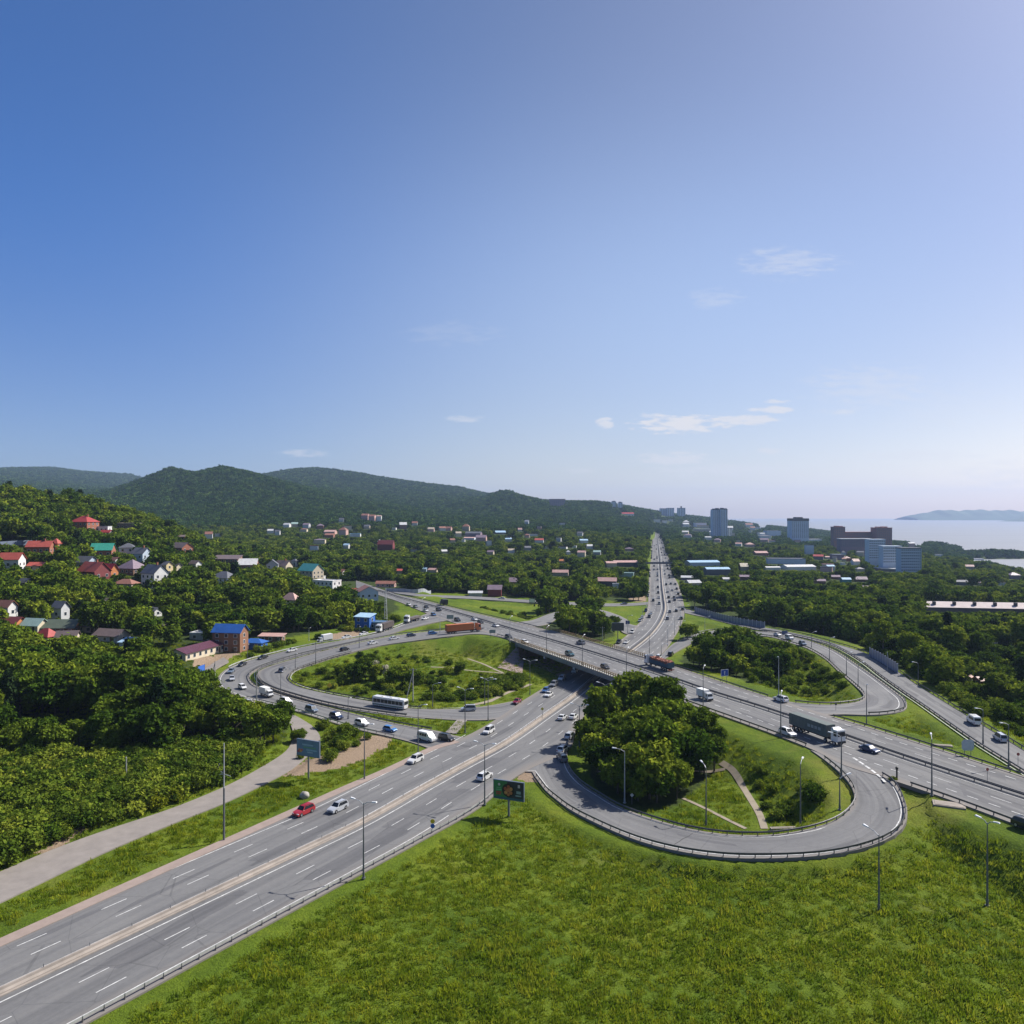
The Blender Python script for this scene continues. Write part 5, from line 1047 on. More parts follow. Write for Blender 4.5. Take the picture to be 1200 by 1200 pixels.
def bus():
    t = empty('bus', (0, 0, 0)); f = 5.9; Wd = 2.5; Ht = 3.05
    boxpart(t, 'body', PAINT['white'], -f, f, Wd, .32, Ht, .14, .12)
    for s_ in (-1, 1):
        for i in range(8): boxpart(t, 'side_window', M_CARGL, -f+.5+i*1.36, -f+.5+i*1.36+1.24, .05, 1.35, 2.45, 0, y=s_*(Wd/2+.004))
        boxpart(t, 'skirt_stripe', mat('bus_stripe', (.10, .16, .12), .4), -f+.3, f-.3, .03, .62, .95, 0, y=s_*(Wd/2+.006))
    boxpart(t, 'windscreen', M_CARGL, f-.16, f+.012, Wd*.9, 1.15, 2.75, 0); boxpart(t, 'rear_window', M_CARGL, -f-.02, -f+.08, Wd*.8, 1.5, 2.5, 0)
    for i in (-3.6, -.6, 2.6): boxpart(t, 'roof_hatch', mat('roof_hatch', (.6, .6, .6), .5), i-.45, i+.45, .9, Ht+.002, Ht+.12, 0)
    for x in (f*.58, -f*.55):
        for y in (-1, 1): add_wheel(t, x, y*(Wd/2-.16), .48, .3)
    lights(t, f, -f, Wd, .6); return t
def cabin(t, x0, x1, w, z0, z1, m, nose=.25, deflect=True):
    c = boxpart(t, 'cab', m, x0, x1, w, z0, z1, .1, nose)
    n_ = nose*.65
    g = MB(); zz0 = z0+(z1-z0)*.48; zz1 = z0+(z1-z0)*.86; xa = x1-nose*.48+.02; xb = x1-nose*.86+.02; g.add([(xa, -w*.44, zz0), (xa, w*.44, zz0), (xb, w*.42, zz1), (xb, -w*.42, zz1), (xa-.1, -w*.44, zz0), (xa-.1, w*.44, zz0), (xb-.1, w*.42, zz1), (xb-.1, -w*.42, zz1)], [(0, 1, 2, 3), (7, 6, 5, 4), (0, 4, 5, 1), (1, 5, 6, 2), (2, 6, 7, 3), (3, 7, 4, 0)]); g.build('windscreen', M_CARGL, t)
    for s_ in (-1, 1): boxpart(t, 'side_window', M_CARGL, x0+(x1-x0)*.42, x1-nose-.15, .05, zz0, zz1, 0, y=s_*(w/2*.985))
    boxpart(t, 'bumper', M_TRIM, x1-.1, x1+.08, w*.96, z0-.25, z0+.25, .04)
    return c
def box_truck(Ln=6.4, w=2.2, ht=3.1):
    t = empty('box_truck', (0, 0, 0)); f = Ln/2
    boxpart(t, 'chassis', M_TRIM, -f+.1, f-.3, w*.5, .5, .78, 0)
    boxpart(t, 'cargo_box', mat('white_box', (.72, .72, .71), .5, var=.04), -f, f-1.9, w, .9, ht, .04)
    cabin(t, f-1.75, f, w*.92, .55, 2.25, PAINT['white'], .45)
    for x in (f-.95, -f+1.3):
        for y in (-1, 1): add_wheel(t, x, y*(w/2-.16), .42, .28)
    lights(t, f, -f, w, .75); return t
def semi(trailer, cabm, Lt=12.2, ht=3.95, load=None, z0=1.25, ribs=True, name='semi_truck'):
    t = empty(name, (0, 0, 0)); w = 2.5; tot_ = Lt+3.4; f = tot_/2
    boxpart(t, 'chassis', M_TRIM, -f+.2, f-.6, 1.0, .75, 1.08, 0)
    cabin(t, f-2.15, f, 2.45, .85, 3.55, cabm, .2)
    boxpart(t, 'roof_deflector', cabm, f-2.1, f-1.2, 2.2, 3.56, 3.9, .08, .5)
    tb = boxpart(t, 'trailer_box', trailer, -f, -f+Lt, w, z0, ht, .04)
    if load:
        g = MB(); rr = random.Random(3); n = 26
        for i in range(n):
            for j in range(5):
                x = -f+.5+(Lt-1)*i/(n-1); y = -w*.4+w*.8*j/4; s_ = rr.uniform(.25, .5); z = ht-.15+rr.uniform(0, .35); g.box(x-s_, x+s_, y-s_*.7, y+s_*.7, z-.3, z+s_*.6, 0, Matrix.Translation((x, y, z)) @ Matrix.Rotation(rr.uniform(0, 3), 4, 'Z') @ Matrix.Rotation(rr.uniform(-.5, .5), 4, 'X') @ Matrix.Translation((-x, -y, -z)))
        g.build('load', load, t)
    if ribs:
        n = int(Lt/1.1)
        for s_ in (-1, 1):
            g = MB()
            for i in range(n+1): x = -f+Lt*i/n; g.box(x-.05, x+.05, s_*(w/2+.0)-.04, s_*(w/2)+.04, z0+.08, ht-.08)
            g.build('side_rib', trailer, tb)
    boxpart(t, 'rear_bar', mat('rear_bar', (.5, .12, .05), .5), -f-.04, -f+.04, 2.3, .5, .7, 0)
    for x in (f-1.2, f-3.9, -f+1.4, -f+2.7, -f+4.0):
        for y in (-1, 1): add_wheel(t, x, y*(w/2-.18), .5, .32)
    lights(t, f, -f, w, .7); return t
def tree_of(o): return [(c, tree_of(c)) for c in o.children]
def copy_thing(o, parent=None, paintm=None):
    c = o.copy(); COL.objects.link(c)
    if parent: c.parent = parent
    if paintm is not None and o.name.split('.')[0] in ('body', 'cab', 'roof_deflector'):
        c.material_slots[0].link = 'OBJECT'; c.material_slots[0].material = paintm
    for ch in o.children: copy_thing(ch, c, paintm)
    return c
PROTO = {k: car(k) for k in CARS}
PROTO['minibus'] = van(5.6, 2.0, 2.4, rows=4); PROTO['minibus'].name = 'minibus'
PROTO['van'] = van(5.2, 1.95, 2.25, rows=2); PROTO['van'].name = 'van'
PROTO['bus'] = bus(); PROTO['box_truck'] = box_truck(); PROTO['small_box_truck'] = box_truck(5.4, 2.0, 2.85)
def facade_mat(nm, c, v=.1): return mat(nm, c, .6, var=v, scale=.6)
cont = facade_mat('container_steel', (.115, .135, .125))
PROTO['container_semi'] = semi(cont, PAINT['white'], 12.4, 4.0)
PROTO['orange_semi'] = semi(facade_mat('orange_tarpaulin', (.44, .13, .045)), PAINT['orange'], 13.0, 4.0, ribs=False)
PROTO['dump_semi'] = semi(facade_mat('blue_dump_body', (.035, .085, .12)), PAINT['white'], 11.0, 3.0, mat('scrap_load', (.22, .085, .055), .9, var=.5, scale=1.5), 1.3)
PROTO['brown_semi'] = semi(facade_mat('brown_tarpaulin', (.10, .08, .075)), PAINT['white'], 9.0, 3.7)
PROTO['flat_semi'] = semi(facade_mat('timber_load', (.13, .11, .10), .3), PAINT['white'], 9.0, 2.2)
PROTO['dark_truck'] = box_truck(7.2, 2.5, 3.3); PROTO['dark_truck'].name = 'tipper_truck'
for o in PROTO['dark_truck'].children:
    if o.name.startswith('cargo_box'): o.data = o.data.copy(); o.data.materials[0] = facade_mat('dark_tipper', (.03, .035, .035))
# sides lettering on the container: pale block letters, too soft to read in the photo
for s_ in (-1, 1):
    for i in range(4):
        boxpart(PROTO['container_semi'], 'marking', mat('faded_lettering', (.30, .32, .31), .7), -1.6+i*1.15, -1.6+i*1.15+.85, .03, 2.3, 3.0, 0, y=s_*1.305)
used = {}
def place(kind, px, py, rd, sgn, label, col=None, cat=None, group=None, name=None, side=0):
    r = ROADS[rd]; c = r['c']
    # solve height and position together: road height under that pixel
    z = 0.0
    for _ in range(5):
        p = up(px, py, z); i = int(np.argmin((c[:, 0]-p[0])**2+(c[:, 1]-p[1])**2)); z = c[i, 2]
    i0 = max(i-2, 0); i1 = min(i+2, len(c)-1); t_ = c[i1]-c[i0]
    if rd == 'main_highway':
        j = int(np.argmin((MED[:, 0]-p[0])**2+(MED[:, 1]-p[1])**2)); t_ = MED[min(j+2, len(MED)-1)]-MED[max(j-2, 0)]
    t_ = t_*sgn; yaw = math.atan2(t_[1], t_[0]); pr = PROTO[kind]
    slope = math.atan2(t_[2], math.hypot(t_[0], t_[1]))
    if kind in used: o = copy_thing(pr, None, PAINT.get(col))
    else:
        o = pr; used[kind] = 1
        if col:
            for ch in o.children:
                if ch.name.split('.')[0] in ('body', 'cab', 'roof_deflector'): ch.material_slots[0].link = 'OBJECT'; ch.material_slots[0].material = PAINT[col]
    nm_ = name or {'sedan': 'car', 'hatch': 'car', 'suv': 'car', 'minivan': 'car'}.get(kind, kind)
    o.name = nm_
    o.location = (p[0], p[1], z+.02+.004*ORDER.index(rd)); o.rotation_euler = (0, -slope, yaw)
    for k_ in ('group',):
        if k_ in o: del o[k_]
    tag(o, label, cat or ('car' if nm_ == 'car' else nm_.replace('_', ' ')), group); return o
GC = 'cars around the interchange'
for a in [
 ('suv', 356, 954, 'main_highway', -1, 'red off-road car in the outer lane at the near end of the highway', 'red'),
 ('suv', 396, 950, 'main_highway', -1, 'silver-white crossover beside the red off-road car', 'silver'),
 ('suv', 487, 893, 'main_highway', -1, 'white off-road car beside the corner where the outer ramp joins', 'white'),
 ('minivan', 573, 859, 'main_highway', -1, 'white minivan passing the small grass triangle', 'white'),
 ('sedan', 606, 824, 'main_highway', -1, 'dark red saloon at the mouth of the left loop', 'dark_red'),
 ('hatch', 639.5, 811, 'main_highway', -1, 'blue hatchback coming out of the bridge shadow', 'blue'),
 ('sedan', 643, 816, 'main_highway', -1, 'white saloon in front of the blue hatchback', 'white'),
 ('suv', 649, 804, 'main_highway', -1, 'grey car at the edge of the bridge shadow', 'grey'),
 ('suv', 658.5, 797, 'main_highway', -1, 'silver car in the shade under the bridge', 'silver'),
 ('suv', 674, 788, 'main_highway', -1, 'pale car deep in the shade under the bridge', 'white'),
 ('suv', 568, 913, 'main_highway', 1, 'white crossover behind the lamp post left of the green billboard', 'white'),
 ('sedan', 659, 843, 'main_highway', 1, 'white car next to the median, left of a pair heading for the bridge', 'white'),
 ('sedan', 672, 842, 'main_highway', 1, 'white car in the middle lane, right of a pair heading for the bridge', 'white'),
 ('suv', 668, 865, 'main_highway', 1, 'silver-white car ahead of the queue by the grove', 'silver'),
 ('suv', 660, 881, 'main_highway', 1, 'white off-road car in the middle of the queue by the grove', 'white'),
 ('suv', 658.5, 891, 'near_loop_ramp', -1, 'dark grey off-road car last in the queue by the grove', 'grey'),
 ('sedan', 693, 830, 'main_highway', 1, 'white car half hidden by the grove near the bridge', 'white'),
 ('minibus', 500, 868, 'outer_ramp', 1, 'white minibus waiting where the outer ramp meets the highway', 'white', 'minibus'),
 ('minivan', 523, 868, 'outer_ramp', 1, 'black minivan ahead of the white minibus', 'black'),
 ('hatch', 457, 857, 'outer_ramp', 1, 'bright blue hatchback on the ramp by the bare soil', 'bright_blue'),
 ('suv', 424, 850, 'outer_ramp', 1, 'white off-road car on the ramp by the bare soil', 'white'),
 ('suv', 394, 842, 'outer_ramp', 1, 'dark blue off-road car on the ramp above the round bush', 'dark_blue'),
 ('minivan', 365, 834, 'outer_ramp', 1, 'grey-blue minivan on the ramp behind the lane bend', 'grey_blue'),
 ('suv', 335, 824, 'outer_ramp', 1, 'white off-road car just after the small grey lorry', 'white'),
 ('small_box_truck', 312, 816, 'outer_ramp', 1, 'small pale box lorry on the tight bend beside the concrete pole', 'white', 'lorry'),
 ('hatch', 284, 807, 'outer_ramp', 1, 'white hatchback at the bottom of the tight bend', 'white'),
 ('sedan', 272, 797, 'outer_ramp', 1, 'silver saloon on the outside of the tight bend', 'silver'),
 ('sedan', 271, 788, 'outer_ramp', 1, 'dark blue-grey saloon behind the silver one on the bend', 'grey_blue'),
 ('sedan', 284, 780, 'outer_ramp', 1, 'black saloon entering the tight bend', 'black'),
 ('sedan', 308, 772, 'outer_ramp', 1, 'black car on the ramp in front of the blue garage', 'black'),
 ('sedan', 342, 763.5, 'outer_ramp', 1, 'white saloon on the ramp behind the white box lorry', 'white'),
 ('box_truck', 381, 752.5, 'outer_ramp', 1, 'large white box lorry coming down the outer ramp', 'white', 'lorry'),
 ('sedan', 406, 748, 'outer_ramp', 1, 'white saloon on the ramp near the bare yard', 'white'),
 ('sedan', 426, 744, 'outer_ramp', 1, 'white car in front of the brown articulated lorry', 'white'),
 ('brown_semi', 451, 739.5, 'outer_ramp', 1, 'articulated lorry with white cab and brown trailer by the blue shop', 'white', 'lorry'),
 ('flat_semi', 483, 728.5, 'outer_ramp', 1, 'articulated lorry with white cab and low load at the top of the ramp', 'white', 'lorry'),
 ('sedan', 498, 726, 'outer_ramp', 1, 'white car turning off the overpass behind the low-loaded lorry', 'white'),
 ('bus', 457, 829, 'inner_loop_ramp', -1, 'white city bus on the inner loop of the left island', None, 'bus'),
 ('minivan', 549, 833, 'inner_loop_ramp', -1, 'silver van between two lamp posts at the start of the left loop', 'silver'),
 ('suv', 331, 787, 'inner_loop_ramp', -1, 'dark grey car with silver car colour roof on the inner loop bend', 'grey'),
 ('hatch', 404, 762.5, 'inner_loop_ramp', -1, 'black car climbing the inner loop above the island trees', 'black'),
 ('sedan', 437, 755, 'inner_loop_ramp', -1, 'white car next to the island blossom tree on the inner loop', 'white'),
 ('sedan', 462, 749.5, 'inner_loop_ramp', -1, 'white saloon in the middle of the inner loop climb', 'white'),
 ('hatch', 482, 746, 'inner_loop_ramp', -1, 'dark blue hatchback on the inner loop climb', 'dark_blue'),
 ('hatch', 507, 743.5, 'inner_loop_ramp', -1, 'sky blue hatchback following the orange lorry', 'bright_blue'),
 ('orange_semi', 543, 741.5, 'inner_loop_ramp', -1, 'orange articulated lorry turning onto the overpass', None, 'lorry'),
 ('sedan', 479, 709.5, 'overpass', 1, 'white car nearest the far start of the overpass', 'white'),
 ('sedan', 487, 712, 'overpass', 1, 'grey car second from the far start of the overpass', 'grey'),
 ('sedan', 499.5, 712.5, 'overpass', 1, 'black car by the median at the far end of the overpass', 'black'),
 ('sedan', 499, 716.5, 'overpass', 1, 'white car beside a black one at the far end of the overpass', 'white'),
 ('hatch', 508, 721.5, 'overpass', 1, 'blue car leaving the overpass for the outer ramp', 'blue'),
 ('suv', 514, 716, 'overpass', 1, 'black off-road car ahead of the blue car on the overpass', 'black'),
 ('dark_truck', 520, 709, 'overpass', -1, 'dark tipper lorry on the far lanes of the overpass', 'black', 'lorry'),
 ('suv', 536, 728, 'overpass', 1, 'dark off-road car above the orange lorry', 'black'),
 ('sedan', 556, 727, 'overpass', 1, 'white saloon beside a dark hatchback behind the orange lorry', 'white'),
 ('hatch', 563, 730.5, 'overpass', 1, 'dark hatchback beside a white saloon on the overpass', 'black'),
 ('sedan', 581, 734.5, 'overpass', 1, 'white saloon past the orange lorry on the overpass', 'white'),
 ('hatch', 596, 747.5, 'overpass', 1, 'black hatchback above the stone slope', 'black'),
 ('hatch', 615, 754, 'overpass', 1, 'white hatchback at the start of the ochre railing', 'white'),
 ('suv', 667.5, 768.5, 'overpass', 1, 'dark teal off-road car on the bridge', 'teal'),
 ('hatch', 709, 783.5, 'overpass', 1, 'black hatchback in the middle of the bridge', 'black'),
 ('sedan', 746.5, 798.5, 'overpass', 1, 'silver-blue saloon at the right end of the bridge', 'silver'),
 ('suv', 680.5, 755, 'overpass', -1, 'grey car on the far lanes of the bridge', 'grey'),
 ('dump_semi', 772, 783, 'overpass', -1, 'articulated tipper lorry with dark blue body heaped with rusty scrap', 'white', 'lorry'),
 ('small_box_truck', 826, 820, 'overpass', 1, 'small white box van lorry behind the lamp post past the grove', 'white', 'lorry'),
 ('suv', 915, 822, 'overpass', -1, 'white estate car beside the hairpin ramp mouth', 'white'),
 ('suv', 923, 862, 'overpass', 1, 'white car half hidden behind the container lorry', 'white'),
 ('container_semi', 957, 864, 'overpass', 1, 'articulated lorry with white cab and long dark green container', 'white', 'lorry'),
 ('sedan', 1019, 881, 'overpass', 1, 'dark blue saloon ahead of the container lorry', 'dark_blue'),
 ('suv', 1204, 972, 'overpass', 1, 'black car cut off by the right frame edge', 'black'),
 ('sedan', 911, 745, 'far_loop_ramp', 1, 'white saloon followed by a white van on the far loop', 'white'),
 ('van', 925, 749.5, 'far_loop_ramp', 1, 'white van on the far loop behind the blue road sign', 'white', 'van'),
 ('suv', 940.5, 756, 'far_loop_ramp', 1, 'blue-grey off-road car leading on the far loop', 'grey_blue'),
 ('sedan', 833, 722.7, 'far_outer_ramp', -1, 'silver car beside the long noise screen', 'silver'),
 ('van', 1141, 848, 'far_outer_ramp', -1, 'white van climbing the sloping ramp on the right', 'white', 'van'),
 ('minivan', 1172, 868, 'far_outer_ramp', -1, 'silver minivan following the white van on the sloping ramp', 'silver'),
 ('sedan', 588, 702, 'link_road', -1, 'white car on the link road in front of the dark red barn', 'white'),
 ('sedan', 731, 708.5, 'link_road', -1, 'grey car on the link road near the highway', 'grey'),
 ('suv', 288, 825, 'service_road', 1, 'silver car parked on the lane under the trees', 'silver'),
 ('sedan', 272, 821, 'service_road', 1, 'pale car parked further in under the trees of the lane', 'white'),
 ('suv', 725, 754, 'main_highway', -1, 'dark car just beyond the far bridge railing', 'black'),
 ('sedan', 734, 754, 'main_highway', -1, 'white car beside a dark one just beyond the bridge', 'white'),
 ('minivan', 741, 742, 'main_highway', -1, 'white minivan where the hidden loop leaves the highway', 'white'),
 ('suv', 786, 768, 'far_loop_ramp', 1, 'black car at the foot of the far loop ramp', 'black'),
 ('minivan', 772, 772, 'far_loop_ramp', 1, 'white van partly hidden behind the scrap lorry', 'white'),
]:
    k_, x, y, rd, sg, lb, *rest = a; place(k_, x, y, rd, sg, lb, rest[0] if rest else None, rest[1] if len(rest) > 1 else None)
# --- far traffic on the straight highway: small cars, body and glass in one mesh each
def tiny_car(c, suvlike):
    g = MB(); L2 = 2.2; w = .88; belt = .95 if not suvlike else 1.1; rf = 1.45 if not suvlike else 1.75
    g.add([(-L2, -w, .25), (L2, -w*.95, .25), (L2, w*.95, .25), (-L2, w, .25), (-L2, -w, belt), (L2-.1, -w*.9, belt-.18), (L2-.1, w*.9, belt-.18), (-L2, w, belt)], [(0, 3, 2, 1), (4, 5, 6, 7), (0, 1, 5, 4), (1, 2, 6, 5), (2, 3, 7, 6), (3, 0, 4, 7)], 0)
    rx = -1.1 if not suvlike else -2.0
    cvs = [(.95, -w*.93, belt-.08), (.95, w*.93, belt-.08), (-1.7 if not suvlike else -2.15, w*.95, belt), (-1.7 if not suvlike else -2.15, -w*.95, belt), (.3, -w*.75, rf), (.3, w*.75, rf), (rx, w*.75, rf), (rx, -w*.75, rf)]
    g.add(cvs, [(0, 1, 5, 4), (1, 2, 6, 5), (2, 3, 7, 6), (3, 0, 4, 7)], 1); g.add([(a, b_, z+.01) for a, b_, z in cvs[4:]], [(0, 1, 2, 3)], 0)
    for x in (1.35, -1.35): g.box(x-.32, x+.32, -w-.01, w+.01, 0, .62, 2)
    return g.mesh('far_car', [PAINT[c], M_CARGL, M_TYRE])
TC = {c: tiny_car(c, i % 2 == 0) for i, c in enumerate(('white', 'black', 'grey', 'silver', 'dark_blue', 'white', 'black'))}
crng = random.Random(11); taken = []
dmed = np.r_[0, np.cumsum(np.linalg.norm(np.diff(MED[:, :2], axis=0), axis=1))]
def med_at(y):
    i = int(np.argmin(np.abs(MED[:, 1]-y))); tt = MED[min(i+2, len(MED)-1)]-MED[max(i-2, 0)]; return MED[i], tt/np.linalg.norm(tt)
SHADE = dict(white='white', black='black', grey='grey', silver='silver', dark_blue='dark blue')
nfar = 0
while nfar < 118:
    y = 430*math.exp(crng.random()**1.15*math.log(2150/430)); side = crng.choice((-1, 1, 1)); lane = crng.choice((0, 1, 1, 2, 2)); off_ = side*(3.4+3.7*lane)
    c, tt = med_at(y); x = c[0]+tt[1]*off_; yy = c[1]-tt[0]*off_
    if any(abs(yy-b_) < 9+yy*.006 and abs(x-a) < 2.8 for a, b_ in taken): continue
    taken.append((x, yy)); col = crng.choice(('white', 'black', 'black', 'grey', 'silver', 'dark_blue', 'grey', 'black'))
    o = put('car', TC[col], None, (x, yy, .06), math.atan2(tt[1], tt[0])+(math.pi if side < 0 else 0))
    dist = 'before the footbridge' if yy < 830 else 'just past the footbridge' if yy < 1150 else 'far beyond the footbridge'
    ln = ('inner', 'middle', 'outer')[lane]
    tag(o, f'{SHADE[col]} car in the {ln} {"oncoming" if side < 0 else "outbound"} lane of the straight highway {dist}', 'car', 'far cars on the straight highway'); nfar += 1
# ================================================================== trees, shrubs, grass
def leaf_material(name, dark, mid, light, trans=.35):
    m = bpy.data.materials.new(name); m.use_nodes = True; nt = m.node_tree; n = nt.nodes; l = nt.links; n.clear()
    a = n.new('ShaderNodeAttribute'); a.attribute_name = 'tone'; oi = n.new('ShaderNodeObjectInfo')
    x = n.new('ShaderNodeMath'); x.operation = 'MULTIPLY_ADD'; l.new(a.outputs['Fac'], x.inputs[0]); x.inputs[1].default_value = .50
    y = n.new('ShaderNodeMath'); y.operation = 'MULTIPLY'; l.new(oi.outputs['Random'], y.inputs[0]); y.inputs[1].default_value = .55; l.new(y.outputs[0], x.inputs[2])
    r = ramp(n, [(.08, dark), (.5, mid), (.95, light)]); l.new(x.outputs[0], r.inputs[0])
    # some trees yellower, some bluer
    h = n.new('ShaderNodeHueSaturation'); mr = n.new('ShaderNodeMath'); mr.operation = 'MULTIPLY_ADD'; l.new(oi.outputs['Random'], mr.inputs[0]); mr.inputs[1].default_value = 7.31; 
    fr = n.new('ShaderNodeMath'); fr.operation = 'FRACT'; l.new(mr.outputs[0], fr.inputs[0]); mr2 = n.new('ShaderNodeMapRange'); l.new(fr.outputs[0], mr2.inputs[0]); mr2.inputs[3].default_value = .478; mr2.inputs[4].default_value = .513; l.new(mr2.outputs[0], h.inputs['Hue'])
    mr3 = n.new('ShaderNodeMapRange'); l.new(fr.outputs[0], mr3.inputs[0]); mr3.inputs[3].default_value = 1.30; mr3.inputs[4].default_value = .72; l.new(mr3.outputs[0], h.inputs['Value'])
    l.new(r.outputs[0], h.inputs['Color'])
    d = n.new('ShaderNodeBsdfDiffuse'); t = n.new('ShaderNodeBsdfTranslucent'); l.new(h.outputs[0], d.inputs[0]); l.new(h.outputs[0], t.inputs[0])
    mx = n.new('ShaderNodeMixShader'); mx.inputs[0].default_value = trans; l.new(d.outputs[0], mx.inputs[1]); l.new(t.outputs[0], mx.inputs[2])
    o = n.new('ShaderNodeOutputMaterial'); l.new(mx.outputs[0], o.inputs[0]); return m
M_LEAF = leaf_material('broad_leaves', (.026, .054, .008), (.085, .142, .014), (.195, .245, .022), .24)
M_FARLEAF = leaf_material('hill_leaves', (.015, .042, .012), (.040, .092, .018), (.085, .145, .028), .2)
M_NEEDLE = leaf_material('dark_needles', (.014, .030, .012), (.028, .052, .018), (.045, .075, .024), .15)
M_SHRUB = leaf_material('shrub_leaves', (.042, .078, .010), (.112, .168, .018), (.215, .255, .030), .26)
M_BLADE = leaf_material('grass_blades', (.098, .160, .008), (.160, .228, .012), (.260, .285, .026), .45)
M_BLOSSOM = leaf_material('cream_blossom', (.40, .38, .28), (.52, .50, .38), (.62, .6, .48), .2)
M_BARK = mat('grey_bark', (.10, .08, .062), .9, var=.3, scale=3)
def leaves_mesh(name, seed, H_, R_, z0, nclump, per, size, m, shape='round', spread=.75):
    r = np.random.default_rng(seed); cz = (z0+H_)/2; rz = (H_-z0)/2
    if shape == 'cone':
        t = r.random(nclump)**.8; zz = z0+(H_-z0)*t; rad = R_*(1-t)**.9*(.55+.5*r.random(nclump))*(.8+.35*np.sin(zz*2.3)); an = r.random(nclump)*2*np.pi
        C = np.stack([rad*np.cos(an), rad*np.sin(an), zz], 1); out = np.stack([np.cos(an), np.sin(an), .3*np.ones(nclump)], 1)
    else:
        nl = 9 if shape != 'tall' else 11; lobes = []
        for i in range(nl):
            a = 2*np.pi*(i*.618+r.random()*.2); q_ = r.random(); zr = (-.55+1.25*(i+.5)/nl); k = math.sqrt(max(.05, 1-zr*zr))*.62
            lobes.append((R_*k*math.cos(a)*(.7+.5*q_), R_*k*math.sin(a)*(.7+.5*q_), cz+zr*rz*.72, (.30+.20*r.random())*(R_ if shape != 'tall' else R_*.95)))
        lobes.append((0, 0, cz+rz*.3, R_*.5)); lobes = np.array(lobes); w = lobes[:, 3]**2; li = r.choice(len(lobes), nclump, p=w/w.sum())
        v = r.normal(size=(nclump, 3)); v[:, 2] += .35; v /= np.linalg.norm(v, axis=1)[:, None]; rr_ = lobes[li, 3]*(.72+.34*r.random(nclump))
        C = lobes[li, :3]+v*rr_[:, None]*np.array((1, 1, .82)); out = v
    tone_c = r.random(nclump)
    P = np.repeat(C, per, 0)+r.normal(size=(nclump*per, 3))*spread*np.array((1, 1, .7)); O = np.repeat(out, per, 0)
    nrm = O*.55+r.normal(size=P.shape)*.62+np.array((0, 0, .35)); nrm /= np.linalg.norm(nrm, axis=1)[:, None]
    a = np.cross(nrm, r.normal(size=P.shape)); a /= np.maximum(np.linalg.norm(a, axis=1), 1e-6)[:, None]; b_ = np.cross(nrm, a)
    s_ = size*(.55+.8*r.random(len(P)))[:, None]
    V = np.stack([P-a*s_, P+b_*s_*.62, P+a*s_*(.8+.3*r.random((len(P), 1))), P-b_*s_*.62], 1).reshape(-1, 3); V[:, 2] = np.maximum(V[:, 2], .02)
    F_ = np.arange(len(V)).reshape(-1, 4)
    me = bpy.data.meshes.new(name); me.from_pydata(V.tolist(), [], F_.tolist())
    at_ = me.attributes.new('tone', 'FLOAT', 'FACE'); tone = np.clip(np.repeat(tone_c, per)*.75+r.random(len(P))*.25, 0, 1); at_.data.foreach_set('value', tone.astype(np.float32))
    me.materials.append(m); return me
def trunk_mesh(seed, H_, R_, z0, rad=.22, limbs=5):
    r = random.Random(seed); g = MB(); top = z0+(H_-z0)*.6
    pts_ = [(0, 0, -.6), (r.uniform(-.1, .1), r.uniform(-.1, .1), z0*.6), (r.uniform(-.3, .3), r.uniform(-.3, .3), z0+(H_-z0)*.25), (r.uniform(-.5, .5), r.uniform(-.5, .5), top)]
    g.tube(pts_, [rad*1.4, rad, rad*.75, rad*.3], 7)
    for i in range(limbs):
        a = 2*math.pi*(i+r.random()*.5)/limbs; z = z0*.8+(top-z0*.8)*i/limbs; l_ = R_*r.uniform(.5, .75)
        g.tube([(0, 0, z), (math.cos(a)*l_*.5, math.sin(a)*l_*.5, z+l_*.5), (math.cos(a)*l_, math.sin(a)*l_, z+l_*.75)], [rad*.5, rad*.32, rad*.1], 5)
    return g.mesh('trunk', M_BARK, True)
KINDS = []
def kind(nm, lab, H_, R_, z0, shape, m, nc, per, size, n=3, rad=.22, spread=.7):
    for i in range(n):
        s_ = hash_(nm)+i; KINDS.append(dict(nm=nm, lab=lab, H=H_, R=R_, crown=leaves_mesh('crown', s_, H_, R_, z0, nc, per, size, m, shape, spread), trunk=trunk_mesh(s_, H_, R_, z0, rad), shape=shape))
def hash_(s): return sum(ord(c)*(i+3) for i, c in enumerate(s)) % 9973
kind('broadleaf_tree', 'round-crowned broadleaf tree', 11, 4.6, 1.6, 'round', M_LEAF, 190, 22, .47, 3, .22, .50)
kind('broadleaf_tree', 'wide spreading broadleaf tree', 8.5, 5.0, 1.0, 'round', M_LEAF, 190, 22, .47, 2, .22, .50)
kind('broadleaf_tree', 'tall narrow broadleaf tree', 14, 3.7, 2.6, 'tall', M_LEAF, 190, 21, .47, 3, .26, .50)
kind('conifer_tree', 'dark pointed conifer', 13, 3.0, .8, 'cone', M_NEEDLE, 260, 12, .42, 2, .2, .45)
BUSH = []
for i in range(5):
    hh, rr_ = [(1.9, 1.4), (2.3, 2.1), (1.5, 1.7), (3.0, 1.9), (3.6, 2.6)][i]
    BUSH.append(dict(H=hh, R=rr_, leaves=leaves_mesh('foliage', 500+i, hh, rr_, .05, 90, 12, .30, M_SHRUB if i != 3 else M_LEAF, 'round', .36)))
M_YSHRUB = leaf_material('yellow_green_leaves', (.075, .105, .008), (.150, .185, .012), (.24, .26, .02), .3)
BUSH.append(dict(H=1.7, R=1.9, leaves=leaves_mesh('foliage', 560, 1.7, 1.9, .05, 90, 12, .26, M_YSHRUB, 'round', .36)))
